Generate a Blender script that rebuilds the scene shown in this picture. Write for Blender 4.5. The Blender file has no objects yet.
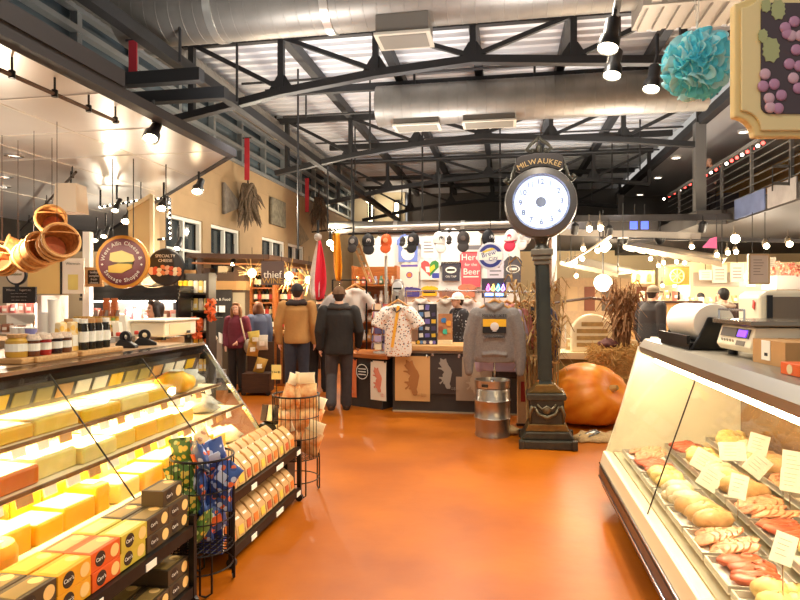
import bpy, bmesh, math, random
from mathutils import Vector as V, Matrix as M, Euler
from math import sin, cos, pi, radians as R
random.seed(11)
S = bpy.context.scene
COL = S.collection
YAW = math.atan(105 / 600)
FW = V((-sin(YAW), cos(YAW), 0))
RT = V((cos(YAW), sin(YAW), 0))
EYE = V((0, 0, 1.6))
U = random.uniform


def P(px, py, d):
    return EYE + FW * d + RT * ((px - 400) / 600 * d) + V((0, 0, (297 - py) / 600 * d))


def PX(px, py, X):
    return P(px, py, X / (-sin(YAW) + cos(YAW) * (px - 400) / 600))


def PY(px, py, Y):
    return P(px, py, Y / (cos(YAW) + sin(YAW) * (px - 400) / 600))


def PF(px, py):
    return P(px, py, 960 / (py - 297))


# ---------------------------------------------------------------- materials
def lin(c):
    return tuple((x / 255 / 12.92 if x / 255 <= .04045 else ((x / 255 + .055) / 1.055) ** 2.4) for x in c) + (1,)


MATS = {}


def mat(name, rgb, rough=.55, metal=0, emit=0, var=0, vs=12, bump=0, bs=60, rgb2=None, spec=.5, coat=0):
    if name in MATS:
        return MATS[name]
    m = bpy.data.materials.new(name)
    m.use_nodes = True
    nt = m.node_tree
    b = nt.nodes['Principled BSDF']
    c = lin(rgb)
    b.inputs['Base Color'].default_value = c
    b.inputs['Roughness'].default_value = rough
    b.inputs['Metallic'].default_value = metal
    b.inputs['Specular IOR Level'].default_value = spec
    if coat:
        b.inputs['Coat Weight'].default_value = coat
        b.inputs['Coat Roughness'].default_value = .12
    if emit:
        b.inputs['Emission Color'].default_value = c
        b.inputs['Emission Strength'].default_value = emit
    if var or bump:
        tc = nt.nodes.new('ShaderNodeTexCoord')
        if var:
            n = nt.nodes.new('ShaderNodeTexNoise')
            n.inputs['Scale'].default_value = vs
            n.inputs['Detail'].default_value = 5
            nt.links.new(tc.outputs['Object'], n.inputs['Vector'])
            r = nt.nodes.new('ShaderNodeValToRGB')
            c2 = lin(rgb2) if rgb2 else tuple(x * (1 - var) for x in c[:3]) + (1,)
            r.color_ramp.elements[0].color = c2
            r.color_ramp.elements[0].position = .35
            r.color_ramp.elements[1].color = c
            r.color_ramp.elements[1].position = .65
            nt.links.new(n.outputs['Fac'], r.inputs['Fac'])
            nt.links.new(r.outputs['Color'], b.inputs['Base Color'])
        if bump:
            n2 = nt.nodes.new('ShaderNodeTexNoise')
            n2.inputs['Scale'].default_value = bs
            nt.links.new(tc.outputs['Object'], n2.inputs['Vector'])
            bp = nt.nodes.new('ShaderNodeBump')
            bp.inputs['Strength'].default_value = bump
            bp.inputs['Distance'].default_value = .02
            nt.links.new(n2.outputs['Fac'], bp.inputs['Height'])
            nt.links.new(bp.outputs['Normal'], b.inputs['Normal'])
    MATS[name] = m
    return m


def wood(name, a, b_, scale=6, stretch=(1, 12, 12), rough=.5):
    if name in MATS:
        return MATS[name]
    m = mat(name, a, rough)
    nt = m.node_tree
    b = nt.nodes['Principled BSDF']
    tc = nt.nodes.new('ShaderNodeTexCoord')
    mp = nt.nodes.new('ShaderNodeMapping')
    mp.inputs['Scale'].default_value = stretch
    n = nt.nodes.new('ShaderNodeTexNoise')
    n.inputs['Scale'].default_value = scale
    n.inputs['Detail'].default_value = 6
    r = nt.nodes.new('ShaderNodeValToRGB')
    r.color_ramp.elements[0].color = lin(b_)
    r.color_ramp.elements[0].position = .3
    r.color_ramp.elements[1].color = lin(a)
    r.color_ramp.elements[1].position = .7
    nt.links.new(tc.outputs['Object'], mp.inputs['Vector'])
    nt.links.new(mp.outputs['Vector'], n.inputs['Vector'])
    nt.links.new(n.outputs['Fac'], r.inputs['Fac'])
    nt.links.new(r.outputs['Color'], b.inputs['Base Color'])
    return m


def glass(name='clear_glass', tint=(250, 252, 250), refl=1.0, rough=.02):
    if name in MATS:
        return MATS[name]
    m = bpy.data.materials.new(name)
    m.use_nodes = True
    nt = m.node_tree
    nt.nodes.clear()
    o = nt.nodes.new('ShaderNodeOutputMaterial')
    t = nt.nodes.new('ShaderNodeBsdfTransparent')
    t.inputs['Color'].default_value = lin(tint)
    g = nt.nodes.new('ShaderNodeBsdfGlossy')
    g.inputs['Roughness'].default_value = rough
    f = nt.nodes.new('ShaderNodeLayerWeight')
    pw = nt.nodes.new('ShaderNodeMath')
    pw.operation = 'POWER'
    pw.inputs[1].default_value = 4
    nt.links.new(f.outputs['Facing'], pw.inputs[0])
    mu = nt.nodes.new('ShaderNodeMath')
    mu.operation = 'MULTIPLY_ADD'
    mu.inputs[1].default_value = .3 * refl
    mu.inputs[2].default_value = .025
    x = nt.nodes.new('ShaderNodeMixShader')
    nt.links.new(pw.outputs[0], mu.inputs[0])
    nt.links.new(mu.outputs[0], x.inputs[0])
    nt.links.new(t.outputs[0], x.inputs[1])
    nt.links.new(g.outputs[0], x.inputs[2])
    nt.links.new(x.outputs[0], o.inputs[0])
    MATS[name] = m
    return m


def spots(name, base, dots, scale=30, size=.35, rough=.8):
    """cloth or wrapper printed with an all-over pattern of small blotches"""
    m = mat(name, base, rough)
    nt = m.node_tree
    b = nt.nodes['Principled BSDF']
    tc = nt.nodes.new('ShaderNodeTexCoord')
    v = nt.nodes.new('ShaderNodeTexVoronoi')
    v.inputs['Scale'].default_value = scale
    r = nt.nodes.new('ShaderNodeValToRGB')
    r.color_ramp.interpolation = 'CONSTANT'
    r.color_ramp.elements[0].color = (1, 1, 1, 1)
    r.color_ramp.elements[1].color = (0, 0, 0, 1)
    r.color_ramp.elements[1].position = size
    r2 = nt.nodes.new('ShaderNodeValToRGB')
    r2.color_ramp.interpolation = 'CONSTANT'
    el = r2.color_ramp.elements
    el[0].color = lin(dots[0])
    el[1].color = lin(dots[-1])
    el[1].position = .75
    for i, d in enumerate(dots[1:-1]):
        e = el.new(.2 + .5 * i / max(1, len(dots) - 2))
        e.color = lin(d)
    mx = nt.nodes.new('ShaderNodeMix')
    mx.data_type = 'RGBA'
    mx.inputs[6].default_value = lin(base)
    nt.links.new(tc.outputs['Object'], v.inputs['Vector'])
    nt.links.new(v.outputs['Distance'], r.inputs['Fac'])
    nt.links.new(v.outputs['Color'], r2.inputs['Fac'])
    nt.links.new(r.outputs['Color'], mx.inputs[0])
    nt.links.new(r2.outputs['Color'], mx.inputs[7])
    nt.links.new(mx.outputs[2], b.inputs['Base Color'])
    return m


# ---------------------------------------------------------------- geometry
class MB:
    def __init__(s):
        s.b = bmesh.new()
        s.mi = 0

    def face(s, vs):
        try:
            f = s.b.faces.new(vs)
            f.material_index = s.mi
            return f
        except ValueError:
            return None

    def cbox(s, c, size, rot=None, taper=1.0):
        x, y, z = size[0] / 2, size[1] / 2, size[2] / 2
        c = V(c)
        q = rot.to_matrix() if isinstance(rot, Euler) else (Euler(rot).to_matrix() if rot else None)
        vs = []
        for i in (-1, 1):
            for j in (-1, 1):
                for k in (-1, 1):
                    t = taper if k > 0 else 1
                    p = V((i * x * t, j * y * t, k * z))
                    if q:
                        p = q @ p
                    vs.append(s.b.verts.new(p + c))
        for f in ((0, 1, 3, 2), (4, 6, 7, 5), (0, 4, 5, 1), (2, 3, 7, 6), (0, 2, 6, 4), (1, 5, 7, 3)):
            s.face([vs[i] for i in f])
        return s

    def box(s, x0, x1, y0, y1, z0, z1):
        return s.cbox(((x0 + x1) / 2, (y0 + y1) / 2, (z0 + z1) / 2), (abs(x1 - x0), abs(y1 - y0), abs(z1 - z0)))

    def beam(s, p, q, w, h=None, up=(0, 0, 1)):
        """rectangular bar from p to q"""
        p, q = V(p), V(q)
        h = h or w
        d = (q - p).normalized()
        u = V(up)
        if abs(d.dot(u)) > .98:
            u = V((0, 1, 0))
        a = d.cross(u).normalized()
        u = a.cross(d)
        vs = []
        for e in (p, q):
            for i, j in ((-1, -1), (1, -1), (1, 1), (-1, 1)):
                vs.append(s.b.verts.new(e + a * i * w / 2 + u * j * h / 2))
        for i in range(4):
            s.face([vs[i], vs[(i + 1) % 4], vs[4 + (i + 1) % 4], vs[4 + i]])
        s.face(vs[3::-1])
        s.face(vs[4:])
        return s

    def tube(s, pts, r, n=8, closed=False, sq=1.0):
        pts = [V(p) for p in pts]
        k = len(pts)
        rs = r if isinstance(r, (list, tuple)) else [r] * k
        rings = []
        a = None
        for i, p in enumerate(pts):
            if closed:
                d = pts[(i + 1) % k] - pts[i - 1]
            else:
                d = pts[min(i + 1, k - 1)] - pts[max(i - 1, 0)]
            if d.length < 1e-9:
                d = V((0, 0, 1))
            d.normalize()
            if a is None:
                a = d.cross(V((0, 0, 1)) if abs(d.z) < .9 else V((1, 0, 0))).normalized()
            else:
                a = (a - d * a.dot(d))
                if a.length < 1e-6:
                    a = d.cross(V((0, 0, 1)) if abs(d.z) < .9 else V((1, 0, 0)))
                a.normalize()
            b = d.cross(a)
            rings.append([s.b.verts.new(p + (a * cos(2 * pi * j / n) + b * sin(2 * pi * j / n) * sq) * rs[i]) for j in range(n)])
        for i in range(k if closed else k - 1):
            A_, B_ = rings[i], rings[(i + 1) % k]
            for j in range(n):
                s.face([A_[j], A_[(j + 1) % n], B_[(j + 1) % n], B_[j]])
        if not closed:
            s.face(rings[0][::-1])
            s.face(rings[-1])
        return s

    def lathe(s, prof, c=(0, 0, 0), n=24, mtx=None, sq=1.0, ring=False):
        c = V(c)
        if ring:
            prof = list(prof) + [prof[0]]
        rings = []
        for r, z in prof:
            ring = []
            for j in range(n):
                p = V((r * cos(2 * pi * j / n), r * sin(2 * pi * j / n) * sq, z))
                if mtx:
                    p = mtx @ p
                ring.append(s.b.verts.new(p + c))
            rings.append(ring)
        for A_, B_ in zip(rings, rings[1:]):
            for j in range(n):
                s.face([A_[j], A_[(j + 1) % n], B_[(j + 1) % n], B_[j]])
        if prof[0][0] > 1e-5 and not ring:
            s.face(rings[0][::-1])
        if prof[-1][0] > 1e-5 and not ring:
            s.face(rings[-1])
        return s

    def pillow(s, w, h, d, rot=None, c=(0, 0, 0), n=12):
        """crimped foil or film packet standing on its lower seam"""
        q = Euler(rot).to_matrix() if rot else M.Identity(3)
        rs = []
        for f, a, e in ((0, 1, .03), (.06, 1, .05), (.2, .97, .7), (.5, .95, 1), (.8, .97, .7), (.92, 1, .06), (1, 1.02, .03)):
            rs.append([V(c) + q @ V((w / 2 * a * cos(2 * pi * j / n), d / 2 * e * sin(2 * pi * j / n), h * f)) for j in range(n)])
        return s.loft(rs)

    def loft(s, rings):
        """closed stack of point rings"""
        vr = [[s.b.verts.new(V(p)) for p in r] for r in rings]
        n = len(vr[0])
        for A_, B_ in zip(vr, vr[1:]):
            for j in range(n):
                s.face([A_[j], A_[(j + 1) % n], B_[(j + 1) % n], B_[j]])
        s.face(vr[0][::-1])
        s.face(vr[-1])
        return s

    def ell(s, stack, n=20):
        """stack of (cx,cy,cz,rx,ry) ellipses"""
        return s.loft([[(cx + rx * cos(2 * pi * j / n), cy + ry * sin(2 * pi * j / n), cz) for j in range(n)] for cx, cy, cz, rx, ry in stack])

    def ball(s, c, r, n=14, m=9, rot=None, zmin=-1):
        c = V(c)
        r = V(r) if hasattr(r, '__len__') else V((r, r, r))
        q = Euler(rot).to_matrix() if rot else None
        rings = []
        for i in range(m + 1):
            t = max(-1, zmin) if i == 0 else None
            ph = math.asin(max(-1, zmin)) + (pi / 2 - math.asin(max(-1, zmin))) * i / m
            ring = []
            for j in range(n):
                p = V((r.x * cos(ph) * cos(2 * pi * j / n), r.y * cos(ph) * sin(2 * pi * j / n), r.z * sin(ph)))
                if q:
                    p = q @ p
                ring.append(s.b.verts.new(p + c))
            rings.append(ring)
        for A_, B_ in zip(rings, rings[1:]):
            for j in range(n):
                s.face([A_[j], A_[(j + 1) % n], B_[(j + 1) % n], B_[j]])
        if zmin > -1:
            s.face(rings[0][::-1])
        return s

    def prism(s, poly, y0, y1, plane='XZ'):
        """polygon in a plane swept along the third axis between y0 and y1"""
        def at(u, v, w):
            return {'XZ': (u, w, v), 'XY': (u, v, w), 'YZ': (w, u, v)}[plane]
        A_ = [s.b.verts.new(at(u, v, y0)) for u, v in poly]
        B_ = [s.b.verts.new(at(u, v, y1)) for u, v in poly]
        n = len(poly)
        for j in range(n):
            s.face([A_[j], A_[(j + 1) % n], B_[(j + 1) % n], B_[j]])
        s.face(A_[::-1])
        s.face(B_)
        return s

    def quad(s, a, b, c, d, t=.004):
        """thin plate with four given corners and a real thickness"""
        a, b, c, d = V(a), V(b), V(c), V(d)
        n = (b - a).cross(d - a).normalized() * t / 2
        lo = [s.b.verts.new(p - n) for p in (a, b, c, d)]
        hi = [s.b.verts.new(p + n) for p in (a, b, c, d)]
        for i in range(4):
            s.face([lo[i], lo[(i + 1) % 4], hi[(i + 1) % 4], hi[i]])
        s.face(lo[::-1])
        s.face(hi)
        return s

    def build(s, name, m, par=None, bev=0, smooth=False, loc=None, rot=None, sub=0, voxel=0, relax=0):
        bmesh.ops.remove_doubles(s.b, verts=s.b.verts, dist=1e-6)
        bmesh.ops.recalc_face_normals(s.b, faces=s.b.faces)
        me = bpy.data.meshes.new(name)
        s.b.to_mesh(me)
        s.b.free()
        ms = m if isinstance(m, (list, tuple)) else [m]
        for x in ms:
            me.materials.append(x)
        o = bpy.data.objects.new(name, me)
        COL.objects.link(o)
        if voxel:
            r = o.modifiers.new('r', 'REMESH')
            r.mode = 'VOXEL'
            r.voxel_size = voxel
            if relax:
                q = o.modifiers.new('s', 'SMOOTH')
                q.factor = .5
                q.iterations = relax
            dg = bpy.context.evaluated_depsgraph_get()
            me2 = bpy.data.meshes.new_from_object(o.evaluated_get(dg))
            o.modifiers.clear()
            o.data = me2
            me2.name = name
            me2.materials.clear()
            for x in ms:
                me2.materials.append(x)
            me = me2
        if bev:
            q = o.modifiers.new('b', 'BEVEL')
            q.width = bev
            q.segments = 2
            q.limit_method = 'ANGLE'
            q.angle_limit = R(40)
        if sub:
            q = o.modifiers.new('u', 'SUBSURF')
            q.levels = q.render_levels = sub
        if smooth or voxel:
            me.polygons.foreach_set('use_smooth', [True] * len(me.polygons))
            if smooth == 2:
                try:
                    me.set_sharp_from_angle(angle=R(40))
                except Exception:
                    pass
        if par:
            o.parent = par
        if loc is not None:
            o.location = loc
        if rot is not None:
            o.rotation_euler = rot
        return o


def tag(o, label, cat, group=None, kind=None):
    o['label'] = label
    o['category'] = cat
    if group:
        o['group'] = group
    if kind:
        o['kind'] = kind
    return o


def thing(name, label, cat, loc=(0, 0, 0), rz=0, group=None):
    o = bpy.data.objects.new(name, None)
    o.empty_display_size = .1
    COL.objects.link(o)
    o.location = loc
    o.rotation_euler = (0, 0, rz)
    return tag(o, label, cat, group)


def struct(mb, name, m, **k):
    o = mb.build(name, m, **k)
    o['kind'] = 'structure'
    return o


def dup(root, loc, rz, label, group=None):
    r = root.copy()
    COL.objects.link(r)
    r.location = loc
    r.rotation_euler = rz if hasattr(rz, '__len__') else (0, 0, rz)
    r['label'] = label
    if group:
        r['group'] = group
    for ch in list(root.children):
        c = ch.copy()
        COL.objects.link(c)
        c.parent = r
        for g in list(ch.children):
            d = g.copy()
            COL.objects.link(d)
            d.parent = c
    return r


def move(o, loc, rz=0):
    o.location = loc
    o.rotation_euler = rz if hasattr(rz, '__len__') else (0, 0, rz)
    return o


_gl = {}


def glyphs(s, size, ext):
    k = (s, size, ext)
    if k in _gl:
        return _gl[k]
    cu = bpy.data.curves.new('t', 'FONT')
    cu.body = s
    cu.size = size
    cu.extrude = ext
    cu.align_x = 'CENTER'
    cu.align_y = 'CENTER'
    cu.resolution_u = 3
    o = bpy.data.objects.new('t', cu)
    COL.objects.link(o)
    dg = bpy.context.evaluated_depsgraph_get()
    me = bpy.data.meshes.new_from_object(o.evaluated_get(dg))
    bpy.data.objects.remove(o)
    bpy.data.curves.remove(cu)
    _gl[k] = me
    return me


def text(s, size, m, par, loc, rot=(pi / 2, 0, 0), ext=.0015, sx=1.0, bold=0, name='lettering'):
    """raised lettering standing on the face it is written on"""
    me = glyphs(s, size, ext).copy()
    me.name = name
    me.materials.clear()
    me.materials.append(m)
    o = bpy.data.objects.new(name, me)
    COL.objects.link(o)
    if par:
        o.parent = par
    o.location = loc
    o.rotation_euler = rot
    o.scale = (sx, 1, 1)
    return o


def arc_text(s, size, m, par, c, r, a0, a1, inner=False, ext=.002, name='lettering'):
    """letters along a circle in the local XZ plane, facing -Y"""
    b = bmesh.new()
    ws = []
    for ch in s:
        if ch == ' ':
            ws.append(size * .38)
        else:
            xs = [v.co.x for v in glyphs(ch, size, ext).vertices]
            ws.append(max(xs) - min(xs) + size * .14)
    mid = [sum(ws[:i]) + ws[i] / 2 for i in range(len(s))]
    for i, ch in enumerate(s):
        if ch == ' ':
            continue
        a = a0 + (a1 - a0) * (mid[i] - mid[0]) / (mid[-1] - mid[0])
        me = glyphs(ch, size, ext)
        t = bmesh.new()
        t.from_mesh(me)
        rot = a - pi / 2 if not inner else a + pi / 2
        mt = M.Translation(V((c[0] + r * cos(a), c[1], c[2] + r * sin(a)))) @ M.Rotation(-rot, 4, 'Y') @ M.Rotation(pi / 2, 4, 'X')
        t.transform(mt)
        tm = bpy.data.meshes.new('x')
        t.to_mesh(tm)
        t.free()
        b.from_mesh(tm)
        bpy.data.meshes.remove(tm)
    me = bpy.data.meshes.new(name)
    b.to_mesh(me)
    b.free()
    me.materials.append(m)
    o = bpy.data.objects.new(name, me)
    COL.objects.link(o)
    o.parent = par
    return o


ORD = ['first', 'second', 'third', 'fourth', 'fifth', 'sixth', 'seventh', 'eighth', 'ninth', 'tenth', 'eleventh', 'twelfth', 'thirteenth', 'fourteenth', 'fifteenth', 'sixteenth', 'seventeenth', 'eighteenth', 'nineteenth', 'twentieth', 'twenty-first', 'twenty-second', 'twenty-third', 'twenty-fourth', 'twenty-fifth', 'twenty-sixth']


def lamp(kind, loc, energy, col=(1, .85, .65), size=.08, aim=None, angle=70, blend=.6):
    l = bpy.data.lights.new('lamp_or_fill_light', kind)
    l.energy = energy
    l.color = col
    l.shadow_soft_size = size
    if kind == 'SPOT':
        l.spot_size = R(angle)
        l.spot_blend = blend
    o = bpy.data.objects.new('lamp_or_fill_light', l)
    COL.objects.link(o)
    o.location = loc
    if aim is not None:
        o.rotation_euler = (V(aim) - V(loc)).to_track_quat('-Z', 'Y').to_euler()
    return o


# camera
cd = bpy.data.cameras.new('camera')
cd.sensor_width = 36
cd.lens = 27
cd.shift_y = -3 / 800
cd.clip_end = 200
cam = bpy.data.objects.new('camera', cd)
COL.objects.link(cam)
cam.location = EYE
cam.rotation_euler = (pi / 2, 0, YAW)
S.camera = cam
S.view_settings.view_transform = 'Standard'
S.view_settings.look = 'None'
S.view_settings.gamma = 1
S.view_settings.exposure = 0
S.cycles.use_denoising = True
S.cycles.max_bounces = 8
S.cycles.transparent_max_bounces = 16
S.cycles.sample_clamp_indirect = 6

# shared materials
STEEL = mat('dark_painted_steel', (40, 40, 41), .55, .1)
BLACK = mat('black_plastic', (22, 21, 22), .4)
BLKMET = mat('black_metal', (26, 24, 23), .38, .5)
WHITE = mat('white_paint', (238, 236, 230), .5)
CREAM = mat('cream_paint', (232, 214, 170), .5)
GALV = mat('galvanised_duct', (142, 138, 130), .46, .55, var=.18, vs=3)
STAIN = mat('stainless_steel', (205, 203, 200), .22, .95, var=.12, vs=2)
CHROME = mat('polished_metal', (220, 220, 220), .15, 1)
PAPER = mat('white_paper', (246, 242, 228), .7)
GLASS = glass()
INK = mat('dark_ink', (30, 26, 24), .7)
GOLD = mat('gold_lettering', (205, 170, 110), .4, .3)
SKIN = mat('skin', (222, 168, 138), .5)
HAIRB = mat('dark_brown_hair', (48, 32, 24), .6)
WARMBULB = mat('warm_bulb', (255, 226, 180), .3, emit=30)
OAK = wood('light_oak', (214, 170, 110), (186, 136, 78))
PINE = wood('orange_wood', (196, 118, 52), (160, 88, 34))
DKWOOD = wood('dark_wood', (74, 46, 30), (48, 28, 18))
CARD = mat('cardboard', (196, 148, 92), .8, var=.1)
# ================================================================ SETTING
FLOORM = mat('polished_orange_concrete', (172, 92, 5), .38, var=.25, vs=1.3, rgb2=(150, 75, 3), bump=.06, bs=9, spec=.3)
nt = FLOORM.node_tree
struct(MB().box(-9, 11, -4, 26, -.12, 0), 'floor', FLOORM)

# corrugated roof deck: ribs run across the hall
b = MB()
y = 1.0
zz = []
while y < 25:
    zz += [(y, 5.75), (y + .1, 5.75), (y + .13, 5.84), (y + .23, 5.84), (y + .26, 5.75)]
    y += .26
for (y0, z0), (y1, z1) in zip(zz, zz[1:]):
    vs = [b.b.verts.new(p) for p in ((-6.2, y0, z0), (4.2, y0, z0), (4.2, y1, z1), (-6.2, y1, z1))]
    b.face(vs)
b.box(-6.3, 4.3, 1, 25, 5.86, 6.0)
struct(b, 'ceiling', mat('grey_corrugated_deck', (206, 208, 212), .6, .1))

TAN = mat('tan_plaster', (172, 146, 110), .75, var=.12, vs=2)
b = MB()
# left wall with window openings
WX = -6.0
wins = []
for (xa, xb, ya) in ((166, 203, 216), (211, 240, 228), (262, 285, 240), (288, 304, 245)):
    pa, pb = PX(xa, ya, WX), PX(xb, ya, WX)
    wins.append((pa.y, pb.y, 2.0, 3.12))
ys = [9.7] + [v for w in wins for v in w[:2]] + [24]
for i in range(0, len(ys), 2):
    b.box(WX - .25, WX, ys[i], ys[i + 1], 0, 4.62)
for w in wins:
    b.box(WX - .25, WX, w[0], w[1], 0, w[2])
    b.box(WX - .25, WX, w[0], w[1], w[3], 4.62)
for z in (3.55, 4.2):                     # reveal joints in the plaster
    b.box(WX - .02, WX + .006, 9.7, 24, z, z + .015)
struct(b, 'wall_left', TAN)
struct(MB().box(-11.2, -11, 0, 24, 0, 5.8).box(-11, -6.25, 14, 14.2, 0, 5.8), 'wall_far', mat('grey_far_wall', (126, 118, 108), .8, var=.15, vs=1))
struct(MB().box(-11, -6.3, .5, 14, 5.75, 5.9), 'trim_10', mat('dark_far_ceiling', (90, 88, 86), .8))
NIGHT = mat('night_window_glass', (52, 60, 66), .06, 0, spec=.8)
WFR = mat('white_window_frame', (226, 226, 218), .5)
for i, w in enumerate(wins):
    b = MB()
    y0, y1, z0, z1 = w
    t = .07
    for a, c in ((y0, y0 + t), (y1 - t, y1), ((y0 + y1) / 2 - .03, (y0 + y1) / 2 + .03)):
        b.box(WX - .12, WX - .04, a, c, z0, z1)
    for a, c in ((z0, z0 + t), (z1 - t, z1), (z0 + (z1 - z0) * .42, z0 + (z1 - z0) * .42 + .05)):
        b.box(WX - .121, WX - .041, y0, y1, a, c)
    o = struct(b, 'window_%d' % (i + 1), WFR)
    g = MB().box(WX - .2, WX - .16, y0, y1, z0, z1).build('pane', NIGHT, o)
# clerestory glazing above the left wall
GRY = mat('grey_aluminium_mullion', (150, 156, 158), .45, .4)
b = MB()
y = 2.2
while y < 23.6:
    b.box(WX - .1, WX + .02, y, y + .1, 4.62, 5.74)
    y += 1.35
for z in (4.62, 4.98, 5.36, 5.66):
    b.box(WX - .08, WX + .05, 2, 24, z, z + .085)
o = struct(b, 'window_5', GRY)
MB().box(WX - .2, WX - .15, 2, 24, 4.6, 5.78).build('pane', mat('clerestory_glass', (92, 106, 114), .1, 0, spec=.9), o)
# louvre slats seen behind the glazing
# back wall
struct(MB().box(-6.2, -3.9, 23.4, 23.6, 0, 5.75), 'wall_back', mat('cream_plaster', (206, 192, 160), .8))
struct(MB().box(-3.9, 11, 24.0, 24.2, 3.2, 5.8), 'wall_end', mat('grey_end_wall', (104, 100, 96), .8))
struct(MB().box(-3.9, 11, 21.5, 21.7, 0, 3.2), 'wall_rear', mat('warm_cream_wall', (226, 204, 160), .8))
struct(MB().box(10.8, 11, -2, 24.5, 0, 5.8), 'wall_right', mat('cream_side_wall', (220, 198, 158), .8))

# upper floor on the right: slab, ceiling, end wall
struct(MB().box(4.25, 10.8, 3, 24.4, 3.02, 3.3).box(3.7, 4.25, 12.6, 24.4, 3.02, 3.3), 'trim_2', mat('dark_slab_edge', (58, 54, 52), .7))
struct(MB().box(4.2, 10.8, 3, 24.4, 5.42, 5.6), 'trim_3', mat('white_upper_ceiling', (196, 196, 196), .8))
struct(MB().box(-2.2, 3.7, 15.6, 24.4, 3.25, 3.55), 'trim_4', mat('dark_slab_edge', (58, 54, 52), .7))
struct(MB().box(7.6, 7.75, 3, 24, 3.3, 5.42), 'wall_upper', mat('ochre_wall', (178, 138, 86), .8))

# ---------------------------------------------------------------- roof trusses
TX = [-4.86, -3.38, -1.9, -.46, .95, 2.4, 3.85]
TZ = [4.46, 4.74, 4.93, 5.04, 4.93, 4.83, 4.66]
TOP = 5.58
tw = ['nearest', 'second nearest', 'third nearest', 'farthest']
for k, Y in enumerate((8.75, 12.95, 17.2, 21.4)):
    t = thing('roof_truss', 'dark steel roof truss with arched lower chord, %s of four crossing the hall' % tw[k], 'roof truss', (0, Y, 4.4), 0, 'arched roof trusses')
    zl = [z - 4.4 for z in TZ]
    tp = TOP - 4.4
    MB().beam((TX[0] - .25, 0, tp), (TX[-1] + .1, 0, tp), .1, .12).build('top_chord', STEEL, t)
    b = MB()
    b.beam((TX[0] - .28, 0, zl[0] - .05), (TX[0], 0, zl[0]), .13, .11)
    for i in range(6):
        b.beam((TX[i], 0, zl[i]), (TX[i + 1], 0, zl[i + 1]), .13, .11)
    b.build('bottom_chord', STEEL, t)
    for i in range(7):
        MB().beam((TX[i], 0, zl[i]), (TX[i], 0, tp), .09).build('web_post', STEEL, t)
        if i in (1, 2, 3, 4, 5):
            MB().prism([(TX[i] - .2, zl[i] + .04), (TX[i] + .2, zl[i] + .04), (TX[i] + .06, zl[i] + .26), (TX[i] - .06, zl[i] + .26)], -.012, .012).build('gusset_plate', STEEL, t)
    for i, j in ((0, 1), (1, 2), (2, 3), (4, 3), (5, 4), (6, 5)):
        MB().beam((TX[i], 0, tp), (TX[j], 0, zl[j] + .05), .065).build('diagonal_brace', STEEL, t)
# purlins along the hall under the deck
for i, x in enumerate(TX[1:-1]):
    o = MB().box(x - .07, x + .07, 2, 23.4, 5.56, 5.74).build('roof_purlin', STEEL)
    tag(o, 'dark steel purlin running away under the deck, %s from the left' % ORD[i], 'roof beam', 'roof purlins')
o = MB().box(-4.19, -4.05, 2, 22.9, 4.54, 4.68).build('eave_beam', STEEL)
tag(o, 'long dark steel beam running back above the cheese shop before the small duct', 'roof beam')
o = MB().box(3.82, 3.98, 2, 22, 5.06, 5.24).build('eave_beam', STEEL)
tag(o, 'long dark steel beam running back beside the upper floor on the right', 'roof beam')
for i, Y in enumerate((10.85, 15.1, 19.3)):
    o = MB().box(-4.5, 3.9, Y - .05, Y + .05, 5.42, 5.55).build('cross_beam', STEEL)
    tag(o, 'straight dark cross beam between trusses, %s from the camera' % ORD[i], 'roof beam', 'straight cross beams')
for i, Y in enumerate((10.0, 12.0, 14.2, 16.3, 18.5)):
    o = MB().tube([(-4.6, Y, 5.38), (3.9, Y, 5.38)], .022, 6).build('sprinkler_pipe', STEEL)
    tag(o, 'thin sprinkler pipe across the roof, %s from the camera' % ORD[i], 'pipe', 'sprinkler pipes')
# hanger rods of the lower grid
rods = [(298, 150, 250, 10.9), (237, 37, 102, 8.6), (180, -10, 62, 7.4), (306, 60, 118, 12), (355, 110, 176, 14), (370, 70, 150, 11.4), (402, 140, 205, 18), (612, 130, 190, 16), (628, 118, 182, 16), (592, 150, 200, 18), (640, 110, 170, 14)]
for i, (x, ya, yb, d) in enumerate(rods):
    p = P(x, yb, d)
    o = MB().tube([(p.x, p.y, p.z), (p.x, p.y, 5.74)], .018, 6).build('hanger_rod', STEEL)
    tag(o, 'thin vertical hanger rod under the roof, %s' % ['dropping to the kiosk canopy before the tan wall', 'left of the second roof truss near the ducts', 'nearest one, left by the big duct', 'between first and second truss on the left', 'beside the left eave beam', 'left of the short duct', 'far left by the back wall', 'right of the street clock, leftmost tall one', 'right of the street clock, second tall one', 'far right near the clock ring', 'right, in front of the others'][i], 'rod', 'hanger rods')
# knee brackets at the far left: dark stubs with pale lamp shades
for i, Y in enumerate((6.15, 6.75)):
    o = MB().beam((-3.3, Y, 4.05), (-4.6, Y, 4.05), .12, .14).build('steel_bracket', STEEL)
    tag(o, 'short dark steel bracket above the metal soffit, %s one' % ('nearer', 'farther')[i], 'bracket', 'soffit brackets')

# columns
COLM = mat('grey_steel_column', (112, 110, 108), .5, .2)
for i, (x, y) in enumerate(((3.86, 12.95), (3.86, 21.4))):
    o = MB().box(x - .1, x + .1, y - .1, y + .1, 3.3, 5.1).build('steel_column', COLM)
    tag(o, 'grey steel column at the edge of the upper floor, %s' % ('near one under a roof truss', 'far one behind the food stalls')[i], 'column', 'steel columns')
p = PF(590, 420)

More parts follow.
